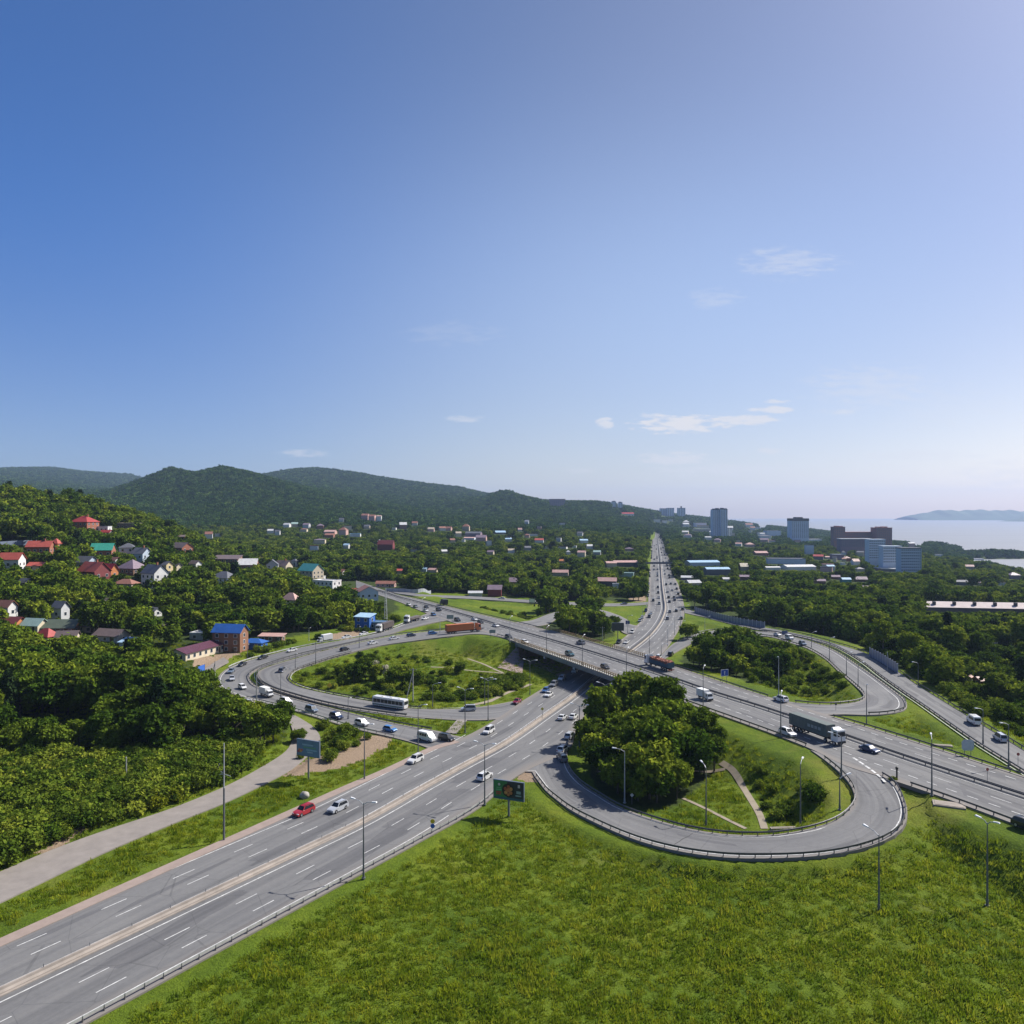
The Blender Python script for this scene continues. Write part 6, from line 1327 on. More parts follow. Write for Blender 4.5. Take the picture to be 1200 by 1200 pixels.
def join_mesh(name, a, b_):
    va = [tuple(v.co) for v in a.vertices]; fa = [tuple(p.vertices) for p in a.polygons]; vb = [tuple(v.co) for v in b_.vertices]; fb = [tuple(k+len(va) for k in p.vertices) for p in b_.polygons]
    me = bpy.data.meshes.new(name); me.from_pydata(va+vb, [], fa+fb); me.materials.append(a.materials[0]); me.materials.append(b_.materials[0])
    me.polygons.foreach_set('material_index', [0]*len(fa)+[1]*len(fb)); at_ = me.attributes.new('tone', 'FLOAT', 'FACE'); tn = np.zeros(len(fa), np.float32); a.attributes['tone'].data.foreach_get('value', tn); at_.data.foreach_set('value', np.r_[tn, np.zeros(len(fb), np.float32)]); return me
def scatter(name, label, protos, P, S, rot, pid, tilt=None):
    """ONE object: instances on points, kind picked by the point's own number"""
    col = bpy.data.collections.new(name+'_kinds')
    for i, me in enumerate(protos):
        o = bpy.data.objects.new(f'{name}_kind_{i:02d}', me); col.objects.link(o)
    me = bpy.data.meshes.new(name); me.from_pydata(np.asarray(P).tolist(), [], [])
    for nm, arr, ty in (('scl', S, 'FLOAT'), ('rot', rot, 'FLOAT')):
        a = me.attributes.new(nm, ty, 'POINT'); a.data.foreach_set('value', np.asarray(arr, np.float32))
    a = me.attributes.new('pid', 'INT', 'POINT'); a.data.foreach_set('value', np.asarray(pid, np.int32))
    o = put(name, me); o['kind'] = 'stuff'; o['label'] = label
    ng = bpy.data.node_groups.new(name, 'GeometryNodeTree'); ng.interface.new_socket('Geometry', in_out='INPUT', socket_type='NodeSocketGeometry'); ng.interface.new_socket('Geometry', in_out='OUTPUT', socket_type='NodeSocketGeometry')
    n = ng.nodes; l = ng.links; gi = n.new('NodeGroupInput'); go_ = n.new('NodeGroupOutput'); ip_ = n.new('GeometryNodeInstanceOnPoints'); ci = n.new('GeometryNodeCollectionInfo')
    ci.inputs['Collection'].default_value = col; ci.inputs['Separate Children'].default_value = True; ci.inputs['Reset Children'].default_value = True
    def attr(nm, ty): a_ = n.new('GeometryNodeInputNamedAttribute'); a_.data_type = ty; a_.inputs['Name'].default_value = nm; return [s for s in a_.outputs if s.enabled][0]
    l.new(gi.outputs[0], ip_.inputs['Points']); l.new(ci.outputs[0], ip_.inputs['Instance']); ip_.inputs['Pick Instance'].default_value = True; l.new(attr('pid', 'INT'), ip_.inputs['Instance Index'])
    cx = n.new('ShaderNodeCombineXYZ'); l.new(attr('rot', 'FLOAT'), cx.inputs[2]); l.new(cx.outputs[0], ip_.inputs['Rotation']); l.new(attr('scl', 'FLOAT'), ip_.inputs['Scale']); l.new(ip_.outputs[0], go_.inputs[0])
    md = o.modifiers.new('scatter', 'NODES'); md.node_group = ng; return o
# ---- where trees may stand
FOOTA = np.array(FOOT); VISA = np.array(VIS)
RPOLY = []
for nm in ('outer_ramp', 'inner_loop_ramp', 'far_outer_ramp', 'overpass', 'link_road', 'near_loop_ramp', 'main_highway', 'service_road', 'far_loop_ramp'):
    r = ROADS[nm]; lx, ly = proj(*r['L'].T); rx, ry = proj(*r['R'].T); k = np.arange(len(lx))
    if nm == 'service_road': k = k[(ly > 852)]
    if nm == 'far_loop_ramp': k = k[(np.minimum(ly, ry) > 739) & (lx > 895)]
    if nm == 'main_highway': k = k[(r['L'][:, 1] > 60) & (r['L'][:, 1] < 2000)]
    if nm == 'overpass': k = k[(r['L'][:, 1] > 60)]
    k = k[(r['L'][k, 1] > 30) & (r['R'][k, 1] > 30)]
    RPOLY.append((nm, list(zip(lx[k], ly[k]))+list(zip(rx[k][::-1], ry[k][::-1]))))
EMAX = np.maximum.accumulate((TZ-H)/GR[:, :], axis=0)
def seen(x, y, ztop):
    a = np.arctan2(x, y); r = np.hypot(x, y); ia = np.clip(np.searchsorted(AZ, a), 0, len(AZ)-1); ir = np.clip(np.searchsorted(RR, r)-2, 0, len(RR)-1)
    return (ztop-H)/r > EMAX[ir, ia]-2e-4
def clear_of(x, y, z, hgt, rad, roads=True, grove=None):
    """False where a crown would hide a road or a house front that the place shows"""
    ok = np.ones(len(x), bool)
    for zz, rr_ in ((.97, .0), (.8, -.7), (.8, .7), (.55, -.95), (.55, .95), (.55, 0), (.25, 0)):
        px, py = proj(x+rr_*rad, y, z+zz*hgt)
        if roads:
            for nm, poly in RPOLY:
                hit = inpoly(px, py, poly)
                if grove is not None: hit &= ~(grove & (np.array(nm in ('overpass', 'main_highway')) & (px < 812)))
                ok &= ~hit
        for (x0, x1, y0, y1, Y) in VISA:
            ok &= ~((y < Y) & (px > x0) & (px < x1) & (py > y0) & (py < y1))
    return ok
def free(x, y, rd, margin):
    ok = np.ones(len(x), bool)
    a = np.arctan2(x, y); r = np.hypot(x, y); ia = np.clip(np.searchsorted(AZ, a), 0, len(AZ)-1); ir = np.clip(np.searchsorted(RR, r), 0, len(RR)-1)
    ok &= DROAD[ir, ia] > margin
    for (fx, fy, fr) in FOOTA: ok &= np.hypot(x-fx, y-fy) > fr+rd*.3
    return ok
def grid(y0, y1, sp, jit=.42, pad=.06):
    xs = []; ys = []
    y = y0; row = 0
    while y < y1:
        s_ = sp(y) if callable(sp) else sp; hw = (.66+pad)*y+15; xx = np.arange(-hw, hw, s_)+(row % 2)*s_*.5; xs.append(xx+rng.uniform(-jit, jit, len(xx))*s_); ys.append(np.full(len(xx), y)+rng.uniform(-jit, jit, len(xx))*s_); y += s_*.87; row += 1
    return np.concatenate(xs), np.concatenate(ys)
NK = len(KINDS)
# near and middle woods
x, y = grid(70, 560, 6.3); z = G(x, y); px, py = proj(x, y, z)
inw = np.zeros(len(x), bool)
for p in WOOD: inw |= inpoly(px, py, p)
grove = inpoly(px, py, WOOD[2]); ncl = np.sin(x*.043+2*np.sin(y*.031))*np.sin(y*.051+1.5*np.sin(x*.027))
village = (px < 470) & (y > 270)
keep = inw & (rng.random(len(x)) < np.where(village, .72, .93)) & ((ncl > -.62) | grove)
x, y, z, px, py, grove, village = [a[keep] for a in (x, y, z, px, py, grove, village)]
pid = rng.choice(NK, len(x), p=[.15, .15, .15, .13, .12, .08, .08, .08, .03, .03]); 
pid = np.where(grove & (pid >= 8), 0, pid); KH = np.array([k['H'] for k in KINDS]); KR = np.array([k['R'] for k in KINDS])
scl = .58+.80*rng.random(len(x)); scl = np.where(grove, rng.uniform(.82, 1.22, len(x)), scl); scl = np.where((px > 960) & (y < 330), scl*.8, scl); isl = inpoly(px, py, WOOD[4]); scl = np.where(isl, scl*.72, scl)
scl = np.where((px < 350) & (py > 860), scl*.8, scl); scl = np.where((px < 345) & (py > 760), scl*1.05, scl)
def fit(x, y, z, pid, scl, grove):
    """shrink a tree until it no longer covers what must stay visible; drop it when even a low one would"""
    ok = free(x, y, KR[pid]*scl, 2.6)
    good = np.zeros(len(x), bool); s_ = scl.copy()
    for f in (1, .72, .5, .34):
        t_ = ok & ~good; i = np.nonzero(t_)[0]
        if not len(i): break
        c = clear_of(x[i], y[i], z[i], KH[pid[i]]*scl[i]*f, KR[pid[i]]*scl[i]*f, True, grove[i]); s_[i[c]] = scl[i[c]]*f; good[i[c]] = True
    return good, s_
good, scl = fit(x, y, z, pid, scl, grove)
x, y, z, px, py, grove, village, pid, scl = [a[good] for a in (x, y, z, px, py, grove, village, pid, scl)]
# hand-placed single trees: (px, base y, kind, scale)
for (a, b_, k_, s_) in [(415, 800, 0, .62), (428, 797, 1, .7), (441, 798, 2, .6), (433, 790, 5, .6), (400, 792, 3, .5), (462, 806, 1, .68), (484, 806, 0, .62), (475, 797, 2, .55), (540, 790, 0, .45), (837, 905, 6, .72), (826, 880, 5, .8), (350, 870, 3, .4), (404, 866, 0, .42), (806, 750, 0, .8), (812, 747, 1, .6), (389, 890, 3, .3), (720, 741, 5, .7), (320, 870, 0, .85), (305, 872, 1, .9), (330, 858, 2, .75), (295, 850, 0, .7), (316, 850, 3, .7), (706, 916, 1, .85), (724, 930, 0, .8), (748, 939, 3, .75), (770, 941, 0, .8), (793, 936, 2, .75), (692, 893, 5, .8), (700, 905, 2, .85), (689, 876, 0, .7)]:
    p = at(a, b_); x = np.r_[x, p.x]; y = np.r_[y, p.y]; z = np.r_[z, p.z]; px = np.r_[px, a]; py = np.r_[py, b_]; grove = np.r_[grove, 680 < a < 800 and b_ > 860]; village = np.r_[village, False]; pid = np.r_[pid, k_]; scl = np.r_[scl, s_]
hand = np.zeros(len(x), bool); hand[-30:] = True
size = KH[pid]*scl*KR[pid]*scl/y**2; vis = seen(x, y, z+KH[pid]*scl)
inview = (px > -40) & (px < 1240) & vis
size = np.where(inview, size, 0); size = np.where(hand, 1e3, size); order = np.argsort(-size); single = np.zeros(len(x), bool); single[order[:298]] = True
def tree_place(px, py, y, grove):
    if grove: return 'in the dense grove inside the near loop'
    if px < 345 and py > 835: return 'in the wood at the lane bend'
    if px < 350 and py > 760: return 'in the near wood left of the lane'
    if px < 480: return 'among the village houses'
    if px < 520 and py > 760: return 'on the left loop island'
    if px < 640: return 'in the valley behind the link road'
    if px < 735: return 'in the clump behind the overpass'
    if inpoly([px], [py], WOOD[4])[0]: return 'on the overgrown right loop island'
    if y < 300: return 'in the scrubby wood below the sloping ramp'
    return 'in the coastal wood beyond the sloping ramp'
for i in np.nonzero(single)[0]:
    k = KINDS[pid[i]]; t = empty(k['nm'], (x[i], y[i], z[i]), float(rng.random()*6.28)); s_ = float(scl[i]); t.scale = (s_, s_, s_*float(rng.uniform(.9, 1.1)))
    pl = 'standing alone on the verge' if hand[i] and not grove[i] and px[i] > 345 and px[i] < 410 and py[i] > 850 else 'at the end of the footpath' if hand[i] and px[i] > 820 and py[i] > 870 else tree_place(px[i], py[i], y[i], grove[i])
    tn = 'low' if s_ < .6 else 'full-grown' if s_ > .95 else 'middling'
    tag(t, f'{tn} {k["lab"]} {pl}', 'tree', f'trees {pl}'); put('crown', k['crown'], t); put('trunk', k['trunk'], t)
print('single trees', int(single.sum()), 'rest', int((~single).sum()))
# ---- everything further off: one mass of wood
MIDK = []
for i, (hh, rr_, sh, m_) in enumerate([(11, 4.6, 'round', M_LEAF), (9, 5, 'round', M_LEAF), (13, 3.8, 'tall', M_LEAF), (10, 4.4, 'round', M_LEAF), (12, 2.8, 'cone', M_NEEDLE)]):
    MIDK.append(join_mesh('wood_tree', leaves_mesh('c', 700+i, hh, rr_, 1.2, 110, 9, .85, m_, sh, .75), trunk_mesh(700+i, hh, rr_, 1.5, .2, 3)))
FARK = [leaves_mesh('far_wood_tree', 800+i, 10, 5.4, .2, 46, 5, 1.75, M_FARLEAF, 'round', 1.0) for i in range(4)]
rest = ~single; MK = np.array([0, 3, 0, 1, 1, 2, 2, 2, 4, 4])
AP = [np.stack([x, y, z-.2], 1)[rest]]; AS = [scl[rest]]; AI = [MK[pid[rest]]]
x2, y2 = grid(560, 1500, lambda v: 6.3+(v-560)*.0042); z2 = G(x2, y2); p2, q2 = proj(x2, y2, z2); pid2 = rng.choice(NK, len(x2), p=[.15, .15, .15, .12, .12, .09, .09, .09, .02, .02])
ncl = np.sin(x2*.023+2*np.sin(y2*.011))*np.sin(y2*.021+1.5*np.sin(x2*.017)); sc2 = .52+.66*rng.random(len(x2)); kp = (ncl > -.7) & (z2 > -48.5) & (rng.random(len(x2)) < .93)
x2, y2, z2, pid2, sc2 = [a[kp] for a in (x2, y2, z2, pid2, sc2)]
v2 = seen(x2, y2, z2+13); x2, y2, z2, pid2, sc2 = [a[v2] for a in (x2, y2, z2, pid2, sc2)]
g2, sc2 = fit(x2, y2, z2, pid2, sc2, np.zeros(len(x2), bool)); AP.append(np.stack([x2, y2, z2-.2], 1)[g2]); AS.append(sc2[g2]); AI.append(MK[pid2[g2]])
x3, y3 = grid(1500, 7200, lambda v: 11+(v-1500)*.0034); z3 = G(x3, y3); sc3 = rng.uniform(.8, 1.35, len(x3))*np.clip((11+(y3-1500)*.0034)/11.5, 1, 2.2)
v3 = seen(x3, y3, z3+12*sc3) & (z3 > -48.5); x3, y3, z3, sc3 = [a[v3] for a in (x3, y3, z3, sc3)]
f3 = free(x3, y3, 5*sc3, 4) & clear_of(x3, y3, z3, 9*sc3, 4*sc3, True, np.zeros(len(x3), bool)); AP.append(np.stack([x3, y3, z3-1.0], 1)[f3]); AS.append(sc3[f3]); AI.append(5+rng.integers(0, 4, int(f3.sum())))
AP = np.concatenate(AP); AS = np.concatenate(AS); AI = np.concatenate(AI); print('wood mass', len(AP))
scatter('wood', 'continuous broadleaf wood covering the hills, the valley and the coast', MIDK+FARK, AP, AS, rng.random(len(AP))*6.28, AI)
# ---- shrubs
SH = [([(-160, 1100), (-160, 876), (60, 883), (140, 892), (210, 880), (262, 868), (300, 885), (270, 912), (215, 938), (130, 965), (60, 990), (20, 1060)], 2.5, .95, (.8, 1.5), 'in the rank scrub between the near wood and the lane', .3),
      ([(352, 846), (372, 848), (415, 862), (440, 866), (405, 882), (372, 887), (376, 868)], 3.2, .55, (.5, 1.0), 'on the strip between the lane and the ramp', .8),
      ([(345, 800), (360, 788), (400, 775), (440, 765), (470, 770), (520, 776), (560, 790), (604, 796), (614, 806), (570, 818), (500, 822), (440, 815), (380, 807)], 4.2, .42, (.45, 1.0), 'on the left loop island', .9),
      ([(560, 800), (600, 793), (618, 797), (612, 806), (585, 815), (555, 820), (520, 824), (545, 812)], 2.6, .75, (.7, 1.1), 'in the hedge-like row at the edge of the left loop island', .9),
      ([(262, 772), (300, 762), (340, 753), (380, 748), (340, 756), (300, 768), (268, 779), (252, 790), (248, 800), (240, 797), (246, 785)], 2.4, .8, (.5, 1.0), 'on the bank outside the ramp bend', .9),
      ([(400, 740), (430, 741), (470, 728), (500, 716), (470, 706), (440, 715), (400, 728)], 3, .75, (.6, 1.1), 'on the bank above the outer ramp', .9),
      ([(960, 742), (1010, 756), (1060, 785), (1130, 828), (1205, 872), (1300, 930), (1300, 850), (1150, 812), (1060, 768), (1000, 745)], 3.0, .8, (.7, 1.4), 'on the bank outside the sloping ramp', .5),
      ([(860, 760), (930, 757), (965, 778), (1000, 808), (960, 820), (925, 815), (880, 800)], 3.4, .5, (.5, 1.2), 'on the right loop island', .6),
      ([(850, 870), (900, 865), (950, 890), (980, 915), (985, 945), (930, 965), (895, 965), (885, 930), (865, 905)], 5.2, .42, (.3, .85), 'on the grassy island of the near loop', 1.0),
      ([(520, 715), (600, 734), (640, 735), (622, 722), (560, 712)], 4, .45, (.5, 1.0), 'on the meadow bank above the overpass', .9),
      ([(270, 805), (285, 818), (335, 832), (345, 838), (330, 838), (300, 828), (262, 818), (255, 808)], 2.3, .85, (.7, 1.1), 'between the lane and the tight ramp bend', .8),
      ([(-300, 1320), (-300, 1100), (20, 1010), (48, 1002), (-100, 1100), (-200, 1250)], 2.8, .9, (.8, 1.4), 'in the rank scrub at the near end of the lane', .6)]
cand = []
for (poly, sp, dens, (s0, s1), where, hz_) in SH:
    xs, ys = [], []
    py0 = min(q_[1] for q_ in poly); py1 = max(q_[1] for q_ in poly); ya = (H-8)*F/(py1-CY+1)*.85; yb = (H+6)*F/max(py0-CY, 60)*1.12
    gx_, gy_ = grid(ya, yb, sp, .48); gz_ = G(gx_, gy_); pp, qq = proj(gx_, gy_, gz_); k = inpoly(pp, qq, poly) & (rng.random(len(gx_)) < dens)
    gx_, gy_, gz_, pp, qq = [a[k] for a in (gx_, gy_, gz_, pp, qq)]; bi = rng.integers(0, 5, len(gx_)); bs = rng.uniform(s0, s1, len(gx_))*np.where(bi > 2, .8, 1)
    k = free(gx_, gy_, 1.5*bs, 1.2) & clear_of(gx_, gy_, gz_, 2.4*bs, 1.8*bs)
    for i in np.nonzero(k)[0]: cand.append((gx_[i], gy_[i], gz_[i], int(bi[i]), float(bs[i]), where, pp[i]))
for (a, b_, k_, s_) in [(954, 940, 3, 1.15), (948, 938, 1, .8), (352, 890, 3, .5), (916, 956, 1, .8), (910, 960, 0, .9), (921, 958, 2, .8), (905, 930, 3, .6), (1046, 918, 0, .6), (404, 868, 4, .9), (388, 892, 4, .75), (398, 872, 1, .8)]:
    p = at(a, b_); cand.append((p.x, p.y, p.z, k_, s_, 'on the grassy island of the near loop' if a > 800 else 'on the strip between the lane and the ramp', a))
for i in range(26):
    f_ = i/25; a = 176+(268-176)*f_+float(rng.uniform(-3, 3)); b_ = 951-(951-903)*f_-float(rng.uniform(0, 12))
    if i % 7 == 5: continue
    p = at(a, b_); cand.append((p.x, p.y, p.z, 5, float(rng.uniform(.6, 1.15)), 'along the scrubby edge of the lane', a))
sz = np.array([BUSH[c[3]]['H']*BUSH[c[3]]['R']*c[4]**2/c[1]**2 if -20 < c[6] < 1220 else 0 for c in cand]); od = np.argsort(-sz); solo = set(od[:290].tolist())
RP, RS, RI = [], [], []
for i, (a, b_, c, k_, s_, where, _) in enumerate(cand):
    if i in solo:
        o = put('shrub', BUSH[k_]['leaves'], None, (a, b_, c-.05), float(rng.random()*6.28)); o.scale = (s_, s_, s_)
        nm_ = ['low rounded', 'broad leafy', 'flat spreading', 'tall dark', 'large leafy', 'yellowish flowering'][k_]
        tag(o, f'{nm_} green shrub {where}', 'shrub', f'shrubs {where}')
    else: RP.append((a, b_, c-.05)); RS.append(s_); RI.append(k_)
print('shrubs', len(cand))
if RP: scatter('undergrowth', 'mass of small shrubs filling the scrubby banks', [b['leaves'] for b in BUSH], RP, RS, rng.random(len(RP))*6.28, RI)
# blossom tree on the left island
for (a, b_) in ((438, 792), (450, 797)):
    p = at(a, b_); t = empty('blossom_tree', tuple(p)); t.scale = (.55, .55, .55); tag(t, 'cream-flowering tree standing among the left island trees' if a < 445 else 'smaller cream-flowering bush-like tree right of the first one', 'tree'); put('crown', leaves_mesh('crown', 910+a, 10, 3.2, 3.0, 120, 12, .42, M_BLOSSOM, 'round', .5), t); put('trunk', KINDS[0]['trunk'], t)
# ---- grass: tufts over every open slope near the junction
def tuft(seed, n_, wid, hgt):
    r = np.random.default_rng(seed); V = []; 
    for i in range(n_):
        a = r.random()*6.28; d_ = wid*math.sqrt(r.random()); bx, by_ = d_*math.cos(a), d_*math.sin(a); w = .05+.05*r.random(); h_ = hgt*(.5+.7*r.random()); lean = r.normal(size=2)*.16; u = r.random()*6.28; cx_, cy_ = math.cos(u)*w, math.sin(u)*w
        V += [(bx-cx_, by_-cy_, -.05), (bx+cx_, by_+cy_, -.05), (bx+lean[0]+cx_*.4, by_+lean[1]+cy_*.4, h_), (bx+lean[0]-cx_*.4, by_+lean[1]-cy_*.4, h_*.95)]
    me = bpy.data.meshes.new('tuft'); me.from_pydata(V, [], [(4*i, 4*i+1, 4*i+2, 4*i+3) for i in range(n_)]); at_ = me.attributes.new('tone', 'FLOAT', 'FACE'); at_.data.foreach_set('value', r.random(n_).astype(np.float32)); me.materials.append(M_BLADE); return me
TU = [tuft(20+i, 40, .9, (.32, .45, .6, .28)[i]) for i in range(4)]
x, y = grid(85, 330, lambda v: .75+v*.0035, .5, .16); z = G(x, y); px, py = proj(x, y, z)
wd = np.zeros(len(x), bool)
for p in WOOD[2:]+DIRT: wd |= inpoly(px, py, p)
a = np.arctan2(x, y); r = np.hypot(x, y); ia = np.clip(np.searchsorted(AZ, a), 0, len(AZ)-1); ir = np.clip(np.searchsorted(RR, r), 0, len(RR)-1)
ok = ~wd & (DROAD[ir, ia] > 1.3) & (px > -160) & (px < 1360)
pn = np.sin(x*.21+2*np.sin(y*.13))*np.sin(y*.19+2*np.sin(x*.11))
for (PP, pw) in PATHS:
    for q_ in PP[::2]: ok &= np.hypot(x-q_[0], y-q_[1]) > pw*.5+1.1
ok &= rng.random(len(x)) < (.84+.1*pn)
x, y, z, pn = [v_[ok] for v_ in (x, y, z, pn)]; print('tufts', len(x))
scatter('grass', 'long summer grass on the verges, embankments and loop islands', TU, np.stack([x, y, z], 1), rng.uniform(.55, 1.25, len(x))*(1+.16*pn), rng.random(len(x))*6.28, rng.integers(0, 4, len(x)))
# ================================================================== lamp posts, masts, signs
def zroad(px, py, rd=None, z=0.0):
    """point under a pixel at the given height, or on the ground when no height is given"""
    p = at(px, py) if rd is None else Vector(up(px, py, z)); return p
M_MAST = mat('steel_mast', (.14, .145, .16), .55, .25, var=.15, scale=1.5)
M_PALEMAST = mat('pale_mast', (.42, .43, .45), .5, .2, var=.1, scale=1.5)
def lamp(px, py, h, label, z=None, arms=1, ang=0.0, arm_len=2.0, pale=False, rad=.13, group='street lamps around the interchange'):
    p = at(px, py) if z is None else Vector(up(px, py, z)); t = empty('street_lamp', tuple(p), ang); tag(t, label, 'street lamp', group); m = M_PALEMAST if pale else M_MAST
    g = MB(); g.tube([(0, 0, -.8), (0, 0, 0), (0, 0, .9)], rad*1.5, 10); g.tube([(0, 0, .9), (0, 0, h*.6)], [rad*1.15, rad*.85], 10); g.tube([(0, 0, h*.6), (0, 0, h)], [rad*.8, rad*.5], 10); g.build('pole', m, t)
    g = MB(); g.tube([(0, 0, .0), (0, 0, .12)], rad*2.6, 10); g.build('base_plate', m, t)
    for a in ([0.0] if arms == 1 else [0.0, math.pi]):
        c, s_ = math.cos(a), math.sin(a); g = MB(); g.tube([(0, 0, h-.25), (c*arm_len*.4, s_*arm_len*.4, h+.22), (c*arm_len, s_*arm_len, h+.42)], [rad*.55, rad*.45, rad*.38], 7); ar = g.build('arm', M_PALEMAST, t)
        g = MB(); x0 = arm_len-.15; M_ = Matrix.Rotation(a, 4, 'Z'); g.add([tuple(M_ @ Vector(v)) for v in [(x0, -.14, h+.36), (x0+.95, -.20, h+.46), (x0+.95, .20, h+.46), (x0, .14, h+.36), (x0, -.1, h+.5), (x0+.85, -.14, h+.62), (x0+.85, .14, h+.62), (x0, .1, h+.5)]], [(0, 3, 2, 1), (4, 5, 6, 7), (0, 1, 5, 4), (1, 2, 6, 5), (2, 3, 7, 6), (3, 0, 4, 7)]); g.build('lamp_head', M_LAMPHEAD, t)
    return t
LHW = math.atan2(.42, -.908)   # arm direction square to the highway
def a_(deg): return R(deg)
main_l = -25; main_r = 155
LAMPS = [  # px, base y, height, deck height or None, arms, arm angle, label
 (427, 915, 12.4, None, 1, main_l, 'lamp post on the brown pavement between the red car and the bare soil patch'),
 (490, 886, 12.4, None, 1, main_l, 'lamp post at the corner where the outer ramp meets the highway'),
 (545, 859, 11.8, None, 2, main_l, 'lamp post at the tip of the small grass triangle'), (572, 845, 11.8, None, 2, main_l, 'lamp post on the right end of the small grass triangle'),
 (621, 814, 11, None, 2, main_l, 'double-armed lamp post beside the left loop island shrubs'),
 (426, 1029, 12.3, 0, 2, main_r, 'double-armed lamp post at the near edge of the highway'), (568, 943, 12.3, 0, 2, main_r, 'double-armed lamp post left of the green billboard'),
 (679, 877, 10.8, None, 2, main_r, 'dark lamp post at the left edge of the grove by the queue'), (709, 853, 12, None, 2, main_r, 'lamp post rising behind the grove in front of the bridge'),
 (597.5, 751, 9.5, ZB, 1, 66, 'lamp post on the overpass above the stone slope'), (640.5, 765, 9.5, ZB, 1, 66, 'lamp post on the left part of the bridge'), (682.5, 779.5, 9.8, ZB, 1, 66, 'lamp post in the middle of the bridge'), (734, 799, 10, ZB, 1, 66, 'lamp post at the right end of the bridge'),
 (824, 831.5, 11, ZB, 1, 66, 'lamp post beside the small white box lorry past the grove'), (915, 864, 10, ZB, 1, 66, 'lamp post in front of the container lorry tail'), (986, 909, 8, 6.8, 1, 150, 'pair of thin posts at the mouth of the near loop'),
 (1092, 932, 10.5, ZB, 1, 66, 'tall lamp post on the overpass near the concrete slab'),
 (1015.5, 849, 10, 6.8, 1, -110, 'lamp post on the tip of the grass wedge by the hairpin'), (1005.6, 806, 7.5, 5.0, 1, 20, 'thin lamp post on the straight of the hairpin ramp'), (992, 792, 7.5, 4.7, 1, 20, 'thin lamp post upstream on the straight of the hairpin ramp'), (972, 775, 8.5, 4.0, 1, 20, 'lamp post at the start of the hairpin straight'), (951, 760, 6.5, 3.2, 1, 20, 'lamp post behind the three cars of the far loop'),
 (912.5, 814.5, 11, 6.8, 1, -114, 'pale lamp post at the foot of the right loop island wood'), (797, 746, 7, None, 1, 0, 'lamp post by the lone dark bush at the far loop start'), (826, 746, 9, None, 1, 0, 'lamp post on the grass between the far ramps'),
 (732, 941, 10.7, None, 1, 170, 'pale lamp post in front of the grove'), (827.5, 968, 11, None, 1, 100, 'thin lamp post on the inner edge of the near loop bottom'), (938, 968, 11.5, None, 1, 60, 'lamp post inside the near loop by the round dark bush'), (984, 950, 6, None, 1, 20, 'low lamp post inside the near loop bend'),
 (329, 819, 8.5, 1.4, 1, -60, 'lamp post between the two curving ramps above the grey minivan'), (346, 784, 5.5, 3.2, 1, -60, 'lamp post between the ramps at the top of the bend'), (370, 776, 8, 4.4, 1, -60, 'lamp post on the island edge near the black climbing car'), (290, 772, 5.5, None, 1, -60, 'thin lamp post outside the ramp in front of the blue garage'),
 (408, 842, 6, .3, 1, -60, 'lamp post in the strip between ramps above the white off-road car'), (362, 751, 5.5, None, 1, -60, 'lamp post behind the large white box lorry'), (421, 761, 9, 4.7, 1, -70, 'lamp post on the inner loop opposite the bare yard'), (515.6, 742, 8, 6.7, 1, -70, 'lamp post left of the orange lorry'), (495, 716, 6.5, ZB, 1, 60, 'lamp post at the far end of the overpass'),
 (507, 829, 7, None, 1, 0, 'thin lamp post behind the bus on the island edge'), (568, 826, 8, None, 1, 0, 'thin lamp post on the island edge right of the silver van'),
 (761, 771, 9.5, 0, 1, main_l, 'lamp post in the median just past the bridge'), (775, 771, 5.5, 0, 1, main_l, 'short lamp post beside the scrap lorry'), (782.5, 757, 9.5, 0, 2, main_r, 'lamp post on the right edge of the highway past the bridge'), (790.6, 744, 8.5, 0, 2, main_r, 'second lamp post on the right edge of the highway past the bridge'), (797.5, 735.5, 9, 0, 2, main_r, 'third lamp post on the right edge near the grass triangle'), (802, 725, 7.5, 0, 2, main_r, 'lamp post where the far outer ramp leaves the highway'),
 (735.6, 742, 8.5, 0, 1, main_l, 'lamp post on the grass tip by the white minivan'), (758, 716, 8, 0, 1, main_l, 'lamp post at the left highway edge by the link road'), (753, 728, 8, 0, 1, main_l, 'lamp post at the left highway edge by the grass triangle'),
 (1182, 899, 9, 6.7, 1, 200, 'lamp post on the sloping ramp beside the silver minivan'), (1152, 872, 8, 6.5, 1, 200, 'thin lamp post on the ramp edge behind the round white sign'), (1076, 803, 7, None, 1, 200, 'lamp post in the shrubs outside the sloping ramp'),
]
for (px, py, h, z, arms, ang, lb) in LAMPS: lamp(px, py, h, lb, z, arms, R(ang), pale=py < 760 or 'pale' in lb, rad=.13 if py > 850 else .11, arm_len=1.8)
# two lamps whose posts stand below the picture of the road
lamp(1030, 1068, 11.0, 'lamp post on the near meadow below the curving ramp', None, 1, R(115)); lamp(1157, 1062, 12.2, 'double-headed lamp post on the near meadow at the right', None, 2, R(120), arm_len=1.0)
